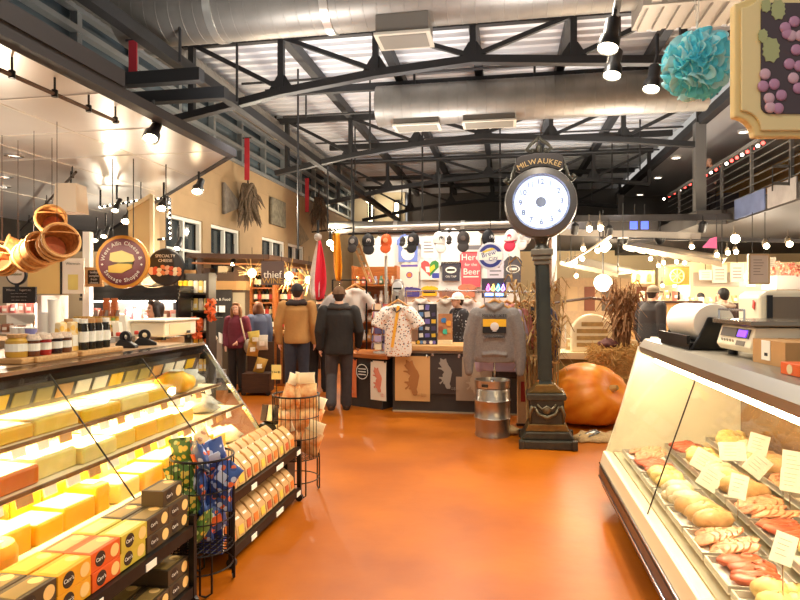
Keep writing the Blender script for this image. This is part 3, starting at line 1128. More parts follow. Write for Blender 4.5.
# tan bags on the second rack
BAGM = mat('tan_paper_bag', (206, 162, 104), .6, var=.1, vs=20)
BAGO = mat('orange_bag_print', (222, 120, 40), .6)
BAGY = mat('yellow_bag_print', (236, 190, 70), .6)


def bag(label, loc, rz, m, group):
    t = thing('cracker_bag', label, 'snack bag', loc, rz, group)
    h = .165
    b = MB()
    b.loft([[(-.045, -.05, 0), (.03, -.05, 0), (.03, .05, 0), (-.045, .05, 0)], [(-.06, -.052, h * .5), (.02, -.052, h * .5), (.02, .052, h * .5), (-.06, .052, h * .5)], [(-.07, -.045, h * .85), (-.03, -.045, h * .85), (-.03, .045, h * .85), (-.07, .045, h * .85)], [(-.075, -.046, h), (-.069, -.046, h), (-.069, .046, h), (-.075, .046, h)]])
    b.build('bag_body', BAGM, t, bev=.006, smooth=2)
    MB().quad((.0306, -.03, .02), (.0306, .03, .02), (.0236, .03, .072), (.0236, -.03, .072), .003).build('printed_panel', m, t)
    MB().quad((.0, -.025, .105), (.0, .025, .105), (-.02, .025, .125), (-.02, -.025, .125), .003).build('brand_panel', PAPER, t)
    return t


n = 0
protob = None
for z, tier in ((.4325, 'upper'), (.1125, 'lower')):
    for i in range(10):
        for r, x in enumerate((-1.64, -1.78)):
            if r and tier == 'lower':
                continue
            lab = 'tan snack bag, %s shelf of far rack, %s row, %s from near end' % (tier, ('front', 'back')[r], ORD[i])
            loc = (x, 3.39 + i * .113, z)
            if protob is None:
                protob = {}
            kk = i % 3 if i else 0
            if kk not in protob:
                protob[kk] = bag(lab, loc, U(-.08, .08), (BAGO, BAGY, mat('rust_bag_print', (190, 86, 40), .6))[kk], 'tan snack bags on the far rack')
            else:
                dup(protob[kk], loc, U(-.08, .08), lab)
BLUEB = mat('blue_carton', (50, 70, 150), .5)
for i in range(2):
    t = thing('cracker_carton', 'blue and orange carton at the near end of the far rack, %s' % ('bottom of the pair', 'top of the pair')[i], 'carton', (-1.61, 3.275, .1125 + i * .085), 0, 'blue cartons')
    MB().box(-.14, 0, -.04, .04, 0, .083).build('carton_box', BLUEB, t, bev=.002)
    MB().lathe([(.03, 0), (.03, .0015), (0, .0016)], c=(0, .005, .04), n=18, mtx=M.Rotation(pi / 2, 4, 'Y')).build('round_print', BAGO, t)
    MB().box(0, .001, -.038, -.02, .01, .07).build('side_print', PAPER, t)


# ---------------------------------------------------------------- round wire baskets
def wire_basket(label, loc, r, zb, zt, group):
    t = thing('wire_basket_stand', label, 'wire basket', loc, 0, group)
    W = mat('black_wire', (28, 22, 20), .4, .5)
    ring = lambda z, rr: [(rr * cos(2 * pi * j / 28), rr * sin(2 * pi * j / 28), z) for j in range(28)]
    MB().tube(ring(zt, r), .007, 6, closed=True).build('rim', W, t)
    for z in (zb, zb + (zt - zb) * .33, zb + (zt - zb) * .66):
        MB().tube(ring(z, r), .004, 5, closed=True).build('hoop', W, t)
    b = MB()
    for j in range(30):
        a = 2 * pi * j / 30
        b.tube([(r * cos(a), r * sin(a), zb), (r * cos(a), r * sin(a), zt)], .0028, 4)
    b.build('wire_cage', W, t)
    bb = MB()
    for j in range(-4, 5):
        u = j * r / 5
        w = math.sqrt(r * r - u * u)
        bb.tube([(u, -w, zb), (u, w, zb)], .003, 4)
        bb.tube([(-w, u, zb), (w, u, zb)], .003, 4)
    bb.build('basket_floor', W, t)
    for j in range(4):
        a = 2 * pi * j / 4 + .6
        c, s = cos(a), sin(a)
        tx, ty = -s * .03, c * .03
        MB().tube([(r * c + tx, r * s + ty, zb), (r * c + tx, r * s + ty, .02), (r * c, r * s, .006), (r * c - tx, r * s - ty, .02), (r * c - tx, r * s - ty, zb)], .006, 6).build('leg', W, t)
    MB().tube(ring(.12, r * .98), .005, 5, closed=True).build('base_ring', W, t)
    return t


b1 = PF(206, 577)
b1 = V((-1.66, 3.10, 0))
wire_basket('black round wire basket of blue snack packs between the two racks', b1, .17, .22, .72, 'black wire baskets')
b2 = PF(296, 492)
wire_basket('black round wire basket heaped with tan bread bags beside the far rack', (b2.x, b2.y, 0), .19, .30, .80, 'black wire baskets')
BLU = spots('blue_snack_print', (52, 82, 150), [(28, 40, 90), (226, 110, 60), (200, 214, 240), (40, 60, 120)], 26, .42, .35)
GRN = spots('green_snack_print', (78, 120, 50), [(36, 60, 30), (230, 200, 80), (200, 220, 150)], 30, .42, .35)
TANP = spots('tan_snack_print', (214, 168, 104), [(60, 70, 140), (160, 96, 40), (240, 220, 170)], 24, .4, .35)
for i in range(20):
    a = i * 2.4
    lvl = i // 5
    rr = .085 if i % 5 else .0
    m, nm = ((BLU, 'blue'), (BLU, 'blue'), (GRN, 'green'), (BLU, 'blue'), (TANP, 'tan'))[i % 5]
    c = (b1.x + rr * cos(a), b1.y + rr * sin(a), .235 + lvl * .125 + (i % 5) * .012)
    t = thing('snack_pack', '%s glossy snack pack in the near wire basket, %s layer, %s in it' % (nm, ('lowest', 'second', 'third', 'top')[lvl], ORD[i % 5]), 'snack pack', c, a, 'snack packs in the near basket')
    e = (U(-.4, .4), U(-.5, .5), 0)
    MB().pillow(.15, .19, .075, e).build('pack_body', m, t, smooth=True)
    MB().cbox((0, -.03, .1), (.06, .016, .05)).build('front_label', (mat('pack_orange', (230, 110, 60), .4), mat('pack_pale', (206, 216, 236), .4), mat('pack_dark', (30, 34, 60), .4))[i % 3], t, rot=e)
BRD = mat('bread_bag_film', (236, 206, 150), .3, var=.3, vs=14, rgb2=(206, 120, 56))
for i in range(13):
    a = i * 2.1
    lvl = i // 5
    rr = .1 if i % 5 else 0
    c = (b2.x + rr * cos(a), b2.y + rr * sin(a), .315 + lvl * .19)
    t = thing('bread_bag', 'tan film bread bag in the far wire basket, %s layer, %s in it' % (('lowest', 'middle', 'top')[lvl], ORD[i % 5]), 'bread bag', c, a, 'bread bags in the far basket')
    e = (U(-.3, .3), U(-.4, .4), 0)
    MB().pillow(.17, .2, .085, e).build('bag_body', BRD, t, smooth=True)
    MB().pillow(.15, .1, .02, e, Euler(e).to_matrix() @ V((0, 0, .19))).build('bag_top', mat('bag_film', (248, 232, 196), .3), t, smooth=True)
t = thing('price_sign', 'small yellow handwritten price card standing above the far wire basket', 'price card', (b2.x - .17, b2.y, .80), .1)
MB().tube([(0, 0, 0), (0, 0, .12)], .004, 6).build('clip_stem', BLKMET, t)
c_ = MB().box(-.04, .04, -.003, .003, .12, .24).build('card', mat('pale_yellow_card', (240, 214, 130), .6), t)
text('2 for $5', .022, INK, c_, (0, -.0045, .18))
# chocolate bars display at the case end
t = thing('counter_display', 'dark striped carton display standing on the rack end by the cheese case', 'display box', (-1.86, 4.66, .0), 0)
MB().box(-.12, .12, -.02, .16, 0, .56).build('stand_column', BLACK, t)
for k in range(4):
    MB().cbox((-.08 + k * .055, .05, .63), (.045, .16, .13), (R(-20), 0, 0)).build('striped_packet', (mat('dark_packet', (60, 40, 30), .5), CREAM)[k % 2], t)
# ================================================================ CHEESE SHOP BACKGROUND
def fac(label, name, cat, px, py, d, group=None):
    """a thing standing or hanging at a place, turned to the aisle"""
    return thing(name, label, cat, P(px, py, d), YAW, group)


# round shop sign
t = fac('round maroon cheese shop sign with gold rim and painted cheeses, hung over the counter', 'hanging_shop_sign', 'sign', 123, 262, 6.9)
MAR = mat('maroon_paint', (112, 38, 44), .45)
YR = mat('ochre_rim', (226, 156, 44), .45)
rx = M.Rotation(pi / 2, 4, 'X')
MB().lathe([(0, -.025), (.28, -.025), (.305, -.02), (.305, .02), (0, .025)], n=48, mtx=rx).build('sign_rim', YR, t, smooth=2)
MB().lathe([(0, .028), (.268, .028), (.268, .02)], n=48, mtx=rx).build('sign_face', MAR, t, smooth=2)
arc_text('West Allis Cheese &', .064, PAPER, t, (0, -.031, 0), .215, R(168), R(12))
arc_text('Sausage Shoppe', .064, PAPER, t, (0, -.031, 0), .215, R(212), R(328), True)
for sx in (-1, 1):
    MB().cbox((sx * .225, -.03, -.03), (.02, .004, .02), (0, pi / 4, 0)).build('diamond_mark', PAPER, t)
c1 = MB().prism([(-.14, .02), (-.13, .1), (.0, .13), (.13, .08), (.15, .02), (.1, -.02), (-.1, -.0)], -.036, -.028).build('painted_cheese', mat('painted_cheese_pale', (240, 216, 130), .5), t)
MB().prism([(-.15, -.12), (-.15, -.05), (.0, -.01), (.12, -.03), (.12, -.07), (.0, -.13)], -.042, -.03).build('painted_cheese', mat('painted_cheese_gold', (224, 186, 70), .5), t)
MB().prism([(-.13, -.015), (.13, .0), (.13, -.025), (-.02, -.02)], -.045, -.03).build('painted_shadow_leaf', mat('painted_green', (70, 90, 50), .6), t)
for sx in (-.12, .12):
    MB().tube([(sx, 0, .28), (sx, 0, zs - t.location.z)], .006, 6).build('hanging_rod', STEEL, t)
# oval specialty sign
t = fac('black oval sign with a painted cold cut platter, right of the round sign', 'hanging_oval_sign', 'sign', 166, 267, 7.2)
MB().lathe([(0, -.02), (.21, -.02), (.225, 0), (.21, .02), (0, .02)], n=40, mtx=rx, sq=1.0).build('sign_board', mat('black_sign_paint', (36, 34, 36), .5), t)
for m, z, s in (('SPECIALTY', .13, .05), ('CHEESE', .075, .05)):
    text(m, s, PAPER, t, (0, -.023, z))
rr = random.Random(4)
for i in range(16):
    c = [(236, 190, 160), (210, 90, 60), (240, 226, 190), (226, 140, 90)][i % 4]
    x = -.17 + (i % 8) * .048
    z = -.02 - (i // 8) * .06 + rr.uniform(-.02, .02)
    MB().ball((x, -.024, z), (.034, .008, .026), 10, 6, rot=(0, rr.uniform(-1, 1), 0)).build('painted_slice', mat('slice%d' % (i % 4), c, .5), t)
MB().tube([(0, 0, .22), (0, 0, zs - t.location.z)], .006, 6).build('hanging_rod', STEEL, t)
# basket for bread below the oval sign
t = fac('shallow pale woven basket tilted on top of the cold case under the oval sign', 'woven_basket', 'basket', 158, 284.5, 8.45)
MB().lathe([(.08, 0), (.2, .06), (.21, .06), (.09, -.01)], n=24, mtx=M.Rotation(.5, 4, 'X')).build('basket_bowl', mat('wicker_pale', (196, 164, 124), .8, var=.4, vs=50), t)

# splint baskets hanging in a bunch
WICK = mat('woven_splint', (196, 134, 66), .7, var=.35, vs=28, rgb2=(146, 90, 40))
WIN = mat('basket_lining', (214, 116, 66), .7, var=.25, vs=20)
specs = [((52, 222), .13, .24, (.5, -.75, .2)), ((34, 254), .155, .36, (.85, -.3, .3)), ((18, 252), .13, .28, (-.6, -.6, .3)), ((57, 244), .15, .26, (.8, -.5, .25)), ((2, 262), .12, .26, (.3, -.7, .2))]
for i, ((x, y), r, h, e) in enumerate(specs):
    t = thing('splint_basket', 'round woven splint basket hanging over the counter, %s' % ('topmost of the bunch', 'largest in the middle of the bunch', 'left one of the bunch', 'right front one of the bunch', 'separate one at the left edge')[i], 'basket', P(x, y, (6.0, 5.75, 6.1, 5.45, 5.9)[i]), 0, 'hanging splint baskets')
    q = V(e).to_track_quat('Z', 'Y').to_matrix().to_4x4()
    MB().lathe([(0, -h / 2), (r * .8, -h / 2), (r, h * .4), (r * 1.0, h / 2), (r * .93, h / 2), (r * .76, -h / 2 + .02), (0, -h / 2 + .02)], n=28, mtx=q).build('basket_shell', WICK, t, smooth=2)
    for z in (-.3, .05, .45):
        rr_ = r * (.86 + .15 * (z + .5)) + .006
        MB().tube([q @ V((rr_ * cos(a), rr_ * sin(a), h * z)) for a in [2 * pi * j / 26 for j in range(26)]], .012, 6, closed=True).build('splint_hoop', mat('pale_hoop', (206, 154, 90), .6), t)
    MB().lathe([(0, -h / 2 + .03), (r * .7, -h / 2 + .03), (0, -h / 2 + .034)], n=24, mtx=q).build('lining', WIN, t)
    MB().tube([q @ V((r * .95 * cos(a), r * .3, h / 2 + r * .5 * sin(a))) for a in [pi * j / 8 for j in range(9)]], .007, 5).build('handle', WICK, t)
    MB().tube([(0, 0, r * .9), (0, 0, zs - t.location.z)], .003, 5).build('hanging_cord', DKWOOD, t)
# pipe rails under the soffit carrying the baskets
for i, (a, c_) in enumerate((((0, 70), (118, 122)), ((14, 237), (76, 172)))):
    d0, d1 = [600 * (zs - .12 - 1.6) / (297 - yy) for yy in (a[1], c_[1])]
    p, q = P(a[0], a[1], d0), P(c_[0], c_[1], d1)
    t = thing('hanging_rail', 'thin dark pipe rail hung under the metal soffit, %s' % ('front one at the upper left', 'rear one holding the baskets')[i], 'rail', (p + q) / 2, 0, 'soffit pipe rails')
    m_ = (p + q) / 2
    MB().tube([p - m_, q - m_], .016, 8).build('rail_pipe', mat('bronze_pipe', (84, 64, 50), .35, .7), t)
    for f in (.08, .4, .7, .97):
        w = p.lerp(q, f) - m_
        MB().tube([w, w + V((0, 0, .12))], .008, 6).build('hanger', STEEL, t)
        MB().tube([w - V((.0, 0, .022)), w + V((0, 0, .03))], .022, 8).build('clamp', BLKMET, t)
# wine-box like lampshade on the soffit
t = fac('pale paper covered box lantern fixed under the metal soffit', 'box_lantern', 'lantern', 71, 203, 7.6)
MB().cbox((0, 0, .05), (.3, .3, .36), taper=.85).build('lantern_shade', mat('paper_shade', (226, 214, 194), .7), t)
MB().tube([(0, 0, .25), (0, 0, zs - t.location.z)], .01, 6).build('stem', STEEL, t)
# leaning tan light box and string of bulbs behind the round sign
t = fac('tan framed panel box tilted above the round cheese sign', 'tilted_signboard', 'signboard', 141, 226, 8.3)
MB().prism([(-.16, -.42), (.17, -.42), (.17, .42), (-.16, .22)], -.03, .03).build('panel_board', mat('tan_panel', (206, 180, 128), .6), t)
MB().beam((-.16, -.04, .22), (.17, -.04, .42), .05).beam((.17, -.04, .42), (.17, -.04, -.42), .05).beam((-.16, -.04, -.42), (.17, -.04, -.42), .05).build('panel_frame', CREAM, t)
MB().tube([(0, 0, .3), (0, 0, zs - t.location.z)], .008, 6).build('hanging_rod', STEEL, t)
t = fac('square loop of warm fairy lights on a dark frame beside the tilted panel', 'fairy_light_frame', 'string lights', 150, 226, 8.9)
pts = [(-.75, .28), (-.2, .38), (.28, .42), (.30, -.18), (.1, -.2)]
b = MB()
for (x0, z0), (x1, z1) in zip(pts, pts[1:]):
    b.beam((x0, .03, z0), (x1, .03, z1), .03)
b.beam((-.75, .03, .28), (-.75, .03, .9), .02)
b.build('frame_bars', BLKMET, t)
FB = mat('fairy_bulb', (255, 240, 210), .3, emit=12)
for (x0, z0), (x1, z1) in zip(pts, pts[1:]):
    n = max(2, int(math.hypot(x1 - x0, z1 - z0) / .07))
    for i in range(n):
        MB().ball((x0 + (x1 - x0) * i / n, 0, z0 + (z1 - z0) * i / n), .014, 6, 4).build('bulb', FB, t)

# rear wall of the shop and cold case with dark hood
o = MB().cbox((0, 0, 0), (3.4, .12, 2.3)).build('partition_wall', mat('grey_olive_partition', (158, 142, 116), .6, var=.1, vs=2), loc=P(70, 300, 9.1) * V((1, 1, 0)) if False else None)
pp = P(60, 300, 9.3)
o.location = (pp.x, pp.y, 1.15)
o.rotation_euler = (0, 0, YAW)
o['kind'] = 'structure'
o.name = 'wall_shop'
t = thing('refrigerated_wall_case', 'tall cold case with dark hood and lit packages at the back of the cheese shop', 'cold case', P(127, 297, 8.2) * V((1, 1, 0)), YAW)
HOODM = mat('black_ribbed_hood', (40, 36, 34), .3, .4)
MB().box(-.66, .66, .0, .7, 0, .8).build('lower_cabinet', mat('dark_case_body', (70, 60, 54), .5), t)
MB().box(-.66, .66, .62, .7, .8, 1.75).build('back_panel', mat('lit_back_panel', (250, 244, 232), .6), t)
b = MB()
for k in range(4):
    b.box(-.68, .68, .05 + k * .02, .7, 1.55 + k * .055, 1.59 + k * .055)
b.box(-.66, .66, .09, .7, 1.55, 1.76)
b.build('hood', HOODM, t)
for sx in (-.66, .63):
    MB().box(sx, sx + .03, .1, .7, .8, 1.56).build('side_panel', HOODM, t)
MB().box(-.6, .6, .2, .24, 1.53, 1.55).build('lamp_tube', mat('cold_lamp', (255, 236, 214), .3, emit=14), t)
lamp('POINT', t.location + RT * .0 + FW * .12 + V((0, 0, 1.46)), 14, (1, .92, .84), .05)
SH = mat('white_wire_shelf', (228, 220, 208), .4)
for z in (1.0, 1.27):
    MB().box(-.63, .63, .15, .62, z - .015, z).build('shelf', SH, t)
PKC = [(214, 110, 100), (246, 232, 220), (190, 70, 70), (236, 170, 150), (170, 120, 90), (250, 240, 226)]
gm = t.matrix_basis.copy()
bpy.context.view_layer.update()
gm = t.matrix_world.copy()
for r, z in enumerate((.81, 1.005, 1.275)):
    for i in range(10):
        c = PKC[(i * 5 + r * 3) % 6]
        h = U(.09, .19)
        tt = thing('meat_package', '%s package in the cold case, %s shelf, %s from the left' % (('rosy', 'white', 'red', 'pink', 'brown', 'cream')[(i * 5 + r * 3) % 6], ('bottom', 'middle', 'top')[r], ORD[i]), 'package', gm @ V((-.57 + i * .126, .26, z)), YAW, 'packages in the cold case')
        MB().cbox((0, 0, h / 2), (.11, .14, h)).build('pack_body', mat('pkg%d' % ((i * 5 + r * 3) % 6), c, .4), tt, bev=.012)
        MB().box(-.03, .03, -.074, -.07, h * .3, h * .65).build('pack_label', PAPER, tt)
# tall white lit open cooler at the left edge
t = thing('open_display_cooler', 'bright white open cooler with stocked shelves at the left edge under a chalkboard', 'cooler', P(14, 297, 7.4) * V((1, 1, 0)), YAW)
MB().box(-.42, .3, .5, .6, 0, 1.62).build('back_panel', mat('lit_back_panel', (250, 244, 232), .6), t)
MB().box(.28, .34, 0, .6, 0, 1.62).build('side_panel', mat('white_cooler_side', (244, 240, 232), .4), t)
MB().box(-.42, .3, 0, .55, 0, .5).build('base', mat('cooler_base', (90, 80, 70), .5), t)
MB().tube([(.26, .05, .55), (.26, .05, 1.55)], .02, 8).build('lamp_tube', mat('cold_lamp2', (255, 240, 220), .3, emit=16), t)
lamp('POINT', t.location + FW * .1 + V((0, 0, 1.5)), 10, (1, .94, .86), .05)
bpy.context.view_layer.update()
gm = t.matrix_world.copy()
for r, z in enumerate((.62, .9, 1.16, 1.4)):
    MB().box(-.42, .27, .06, .5, z - .02, z).build('shelf', SH, t)
    for i in range(7):
        k = (i * 3 + r * 5) % 6
        h = U(.08, .15)
        tt = thing('grocery_pack', '%s tub or packet in the white cooler, %s shelf, %s from the left' % (('rosy', 'white', 'red', 'pink', 'brown', 'cream')[k], ('lowest', 'second', 'third', 'top')[r], ORD[i]), 'package', gm @ V((-.37 + i * .1, .14, z + .001)), YAW, 'packs in the white cooler')
        MB().cbox((0, 0, h / 2), (.08, .12, h)).build('pack_body', mat('pkg%d' % k, PKC[k], .4), tt, bev=.01)
        MB().box(-.025, .025, -.064, -.06, h * .25, h * .6).build('pack_label', PAPER, tt)
# chalkboard above it, easel oval, posters
CHK = mat('chalkboard', (44, 40, 38), .7, var=.3, vs=6)
CHALK = mat('chalk_writing', (220, 214, 204), .8)


def chalkboard(label, px, py, d, w, h, lines, frame=None):
    t = fac(label, 'chalkboard_sign', 'chalkboard', px, py, d)
    MB().box(-w / 2, w / 2, 0, .03, -h / 2, h / 2).build('board', CHK, t)
    if frame:
        b = MB()
        for s in (-1, 1):
            b.box(s * w / 2 - .018, s * w / 2 + .018, -.012, .035, -h / 2 - .018, h / 2 + .018)
            b.box(-w / 2, w / 2, -.012, .035, s * h / 2 - .018, s * h / 2 + .018)
        b.build('wood_frame', frame, t)
    for i, (s, z, sz) in enumerate(lines):
        text(s, sz, CHALK, t, (0, -.003, z))
    return t


chalkboard('wide dark chalkboard over the white cooler at the left edge', 19, 295, 7.3, .40, .2, [('Wisconsin Yogurt etc.', .06, .034), ('---- ----- ---- -----', .02, .03), ('----- ---- ----- ---', -.02, .03), ('---- ------ ---- --', -.06, .03)])
chalkboard('small wood framed chalkboard list left of the round cheese sign', 94, 277, 7.6, .19, .21, [('today', .06, .045), ('samples', .015, .04), ('fresh', -.03, .04), ('cheese', -.072, .04)], OAK)
t = fac('black oval plaque with white oval face above the left chalkboard', 'oval_plaque', 'sign', 17, 275, 7.2)
MB().lathe([(0, -.02), (.12, -.02), (.125, 0), (.12, .02), (0, .02)], n=32, mtx=rx, sq=.0 + 1).build('plaque_back', BLACK, t)
MB().lathe([(0, .026), (.1, .026), (.1, .02)], n=32, mtx=rx).build('plaque_face', PAPER, t)
text('Cheese', .05, mat('olive_ink', (120, 130, 60), .6), t, (0, -.028, .01))
MB().box(-.02, .02, -.01, .01, -.2, -.1).build('stand_stem', BLACK, t)
t = fac('white cheese poster in a tall frame leaning behind the counter', 'framed_poster', 'poster', 73, 276, 7.8)
MB().box(-.14, .14, 0, .02, -.23, .23).build('poster_sheet', PAPER, t)
MB().box(-.065, .065, -.003, 0, -.18, .02).build('printed_picture', mat('poster_yellow', (240, 226, 130), .6), t)
text('Wisconsin', .045, mat('grey_ink', (150, 150, 140), .6), t, (0, -.002, .16))
MB().beam((-.155, 0, -.24), (-.155, 0, .24), .02).build('frame_side', BLACK, t)
t = fac('tan paper banner hanging on the rear wall behind the baskets', 'paper_banner', 'banner', 47, 277, 8.6)
MB().box(-.28, .28, 0, .02, -.24, .24).build('banner_sheet', mat('tan_banner', (206, 168, 100), .7), t)
t = fac('white square post between the poster and the round sign', 'white_post', 'post', 88, 250, 8.0)
MB().box(-.045, .045, -.05, .05, -t.location.z + .03, .24).build('post_shaft', WHITE, t)
MB().box(-.07, .07, -.07, .07, -t.location.z, -t.location.z + .03).build('post_foot', WHITE, t)
# sausage rolls hanging in front of the cold case, jars on a shelf
SAUS = mat('brown_sausage', (150, 74, 30), .4, var=.2)
t = fac('wooden rack of hanging brown sausages on the counter before the cold case', 'sausage_rack', 'sausage rack', 109, 310, 6.0)
for sx in (-.05, .03):
    MB().box(sx, sx + .05, -.02, .02, -.32, .12).build('rack_post', wood('reddish_wood', (180, 96, 40), (140, 66, 24)), t)
for i in range(5):
    MB().tube([(-.11 + i * .055, -.04, .0), (-.115 + i * .055, -.05, -.06), (-.11 + i * .055, -.04, -.13)], [.014, .022, .014], 8).build('sausage', SAUS if i % 2 else mat('grey_sausage', (120, 100, 86), .5), t)
for i in range(12):
    p = P(76 + i * 4.2, 322, 5.9 + .004 * i)
    t = jar('small mustard jar in a row behind the dark bottles, %s from the left' % ORD[i], V((p.x, p.y, 1.30)), .11, .028, JM[4] if i % 3 else mat('green_relish', (120, 140, 50), .3), mat('gold_lid', (190, 150, 70), .3, .7), 'mustard jars in a row')
o = thing('jar_shelf', 'low wooden shelf holding the row of mustard jars', 'shelf', P(100, 327, 5.92) * V((1, 1, 0)), YAW)
MB().box(-.36, .36, -.06, .3, 1.26, 1.298).build('shelf_board', OAK, o)
for sx in (-.34, .34):
    MB().box(sx - .015, sx + .015, -.04, .28, 0, 1.26).build('shelf_side', OAK, o)
# white paper cups / paper towers
for i, (x, y, h) in enumerate(((54, 312, .18), (24, 345, .12), (17, 348, .1), (31, 341, .14), (45, 325, .22))):
    p = P(x, y, 5.3)
    t = thing('deli_container', 'white paper deli container on the counter, %s' % ('tall one below the tan banner', 'leaning by the jam jars', 'at the left end', 'blue tinted one by the jam jars', 'tall one behind the jam jars')[i], 'container', (p.x, p.y, 1.221), .3 * i, 'deli containers')
    h2 = max(.1, p.z + .1 - 1.221)
    MB().lathe([(.04, 0), (.05, h2), (.046, h2), (.037, .004)], n=18).build('cup', PAPER if i != 3 else mat('blue_cup', (150, 150, 210), .5), t, smooth=2)
    MB().lathe([(.052, h2), (.052, h2 + .012), (0, h2 + .013)], n=18).build('lid', WHITE, t)
o = thing('prep_counter', 'low rear prep counter behind the cheese case', 'counter', P(70, 360, 5.5) * V((1, 1, 0)), YAW)
MB().box(-1.0, .9, -.25, .3, 0, 1.16).build('counter_body', mat('cream_counter', (214, 190, 150), .5), o)
MB().box(-1.03, .93, -.28, .33, 1.16, 1.2205).build('counter_top', mat('tan_counter', (176, 140, 100), .35), o)

# snack shelving right of the cold case
def shelf_unit(label, px, d, w, zs_, dep=.35, m=None, rz=YAW):
    t = thing('display_shelf', label, 'shelf', P(px, 297, d) * V((1, 1, 0)), rz)
    m = m or mat('dark_shelf', (56, 44, 36), .5)
    for s in (-1, 1):
        MB().box(s * w / 2 - .02, s * w / 2 + .02, 0, dep, 0, zs_[-1] + .3).build('side_panel', m, t)
    MB().box(-w / 2, w / 2, dep, dep + .02, 0, zs_[-1] + .3).build('back_panel', m, t)
    for z in zs_:
        MB().box(-w / 2, w / 2, 0, dep, z - .025, z).build('shelf_board', m, t)
    bpy.context.view_layer.update()
    return t, t.matrix_world.copy()


t, gm = shelf_unit('dark shelf of yellow chip packets right of the cold case', 191, 8.8, .48, (.5, .8, 1.1, 1.4, 1.66))
CP = [(244, 196, 40), (240, 214, 120), (226, 110, 40), (240, 232, 214)]
for r, z in enumerate((.5, .8, 1.1, 1.4, 1.66)):
    for i in range(6):
        k = (0, 0, 1, 3, 1, 3)[i] if r == 4 else (2, 2, 3, 1, 3, 1)[i] if r == 3 else (i + r) % 4
        tt = thing('chip_packet', '%s packet on the chip shelf, %s shelf, %s from the left' % (('bright yellow', 'pale yellow', 'orange', 'white')[k], ('lowest', 'second', 'third', 'fourth', 'top')[r], ORD[i]), 'packet', gm @ V((-.19 + i * .076, .1, z + .001)), YAW, 'packets on the chip shelf')
        MB().cbox((0, 0, .09), (.068, .05, .18), taper=.9).build('packet_body', mat('chip%d' % k, CP[k], .4), tt, bev=.012)
        MB().box(-.022, .022, -.027, -.024, .04, .1).build('packet_label', PAPER, tt)
for i in range(3):
    tt = thing('autumn_garland', 'orange silk leaf garland hung on the chip shelf, %s' % ('left', 'right', 'low')[i], 'garland', gm @ V(((-.1, .3, .1)[i], -.06, (1.62, 1.56, 1.3)[i])), YAW)
    b = MB()
    for k in range(40):
        b.cbox((U(-.06, .06), U(-.03, .03), -U(0, .3)), (.06, .005, .05), (U(-1, 1), U(-1, 1), U(-1, 1)))
    b.build('leaves', mat('orange_leaf', (220, 100, 44), .7), tt)
    MB().tube([(0, .0, .02), (0, 0, -.3)], .005, 5).build('vine', DKWOOD, tt)
# cardboard boxes on top of shelves
for i, (x0, x1, y0, y1, c, nm) in enumerate(((176, 196, 270, 282, (180, 140, 92), 'plain tan'), (198, 210, 268, 276, (74, 52, 40), 'small dark'), (208, 236, 281, 290, (192, 150, 98), 'long tan'), (217, 234, 272, 281, (88, 68, 54), 'printed dark'), (234, 245, 267, 281, (96, 72, 56), 'tall dark'), (234, 246, 281, 290, (200, 160, 108), 'square tan'), (218, 227, 266, 273, (224, 206, 170), 'small cream'))):
    d = 11.0
    p, q = P(x0, y1, d), P(x1, y0, d)
    w = (x1 - x0) / 600 * d
    h = (y1 - y0) / 600 * d
    t = thing('cardboard_box', '%s carton stacked on top of the shelves beside the wine kiosk' % nm, 'box', P((x0 + x1) / 2, y1, d), YAW, 'cartons on top of the shelves')
    MB().box(-w / 2, w / 2, 0, .3, 0, h).build('box_body', mat('bx%d' % i, c, .8), t)
    MB().box(-w * .1, w * .1, -.002, .3, h, h + .002).build('tape_strip', mat('tape', (170, 130, 80), .4), t)
t = thing('tall_cabinet', 'dark cabinet carrying the chalk menu and the cartons beside the wine kiosk', 'cabinet', P(222, 297, 11) * V((1, 1, 0)), YAW)
zt = P(222, 290, 11).z
MB().box(-.5, .43, .0, .45, 0, zt - .002).build('cabinet_body', mat('cabinet_brown', (92, 78, 62), .6), t)
MB().box(.2, .42, -.012, 0, .6, zt - .05).build('light_panel', mat('light_menu_panel', (160, 148, 124), .6), t)
MB().box(-.46, .39, -.01, .46, zt - .03, zt - .0025).build('cabinet_top', DKWOOD, t)
chalkboard('tall black chalk menu on the cabinet behind the person in maroon', 219, 317, 10.95, .46, 1.0, [('Coffee & Food', .32, .07), ('----------', .2, .05), ('--------', .1, .05), ('---------', 0, .05)])
for i, x in enumerate((214, 222)):
    t = fac('white paper sheet pinned to the tall chalk menu, %s one' % ('left', 'right')[i], 'paper_sheet', 'paper', x, 309, 10.9, 'papers on the chalk menu')
    MB().box(-.055, .055, -.004, .004, -.06, .06).build('sheet', PAPER, t)
    MB().ball((0, -.006, .05), .006, 6, 4).build('pin', STEEL, t)

# tall floor sign / platform scale
t = thing('floor_scale', 'pale grey upright hand truck stand beside the person in maroon', 'stand', P(219, 380, 10.4) * V((1, 1, 0)), YAW)
GR = mat('pale_grey_paint', (190, 184, 174), .5)
MB().box(-.04, .04, 0, .05, .3, .86).build('column', GR, t)
MB().box(-.11, .11, -.02, .08, .2, .34).build('lower_box', GR, t)
for s in (-1, 1):
    MB().cbox((s * .09, 0, .93), (.06, .03, .16), (0, s * .6, 0)).build('wing_panel', PAPER, t)
MB().box(-.16, .16, -.1, .2, 0, .2).build('base', mat('dark_base', (60, 54, 48), .5), t)

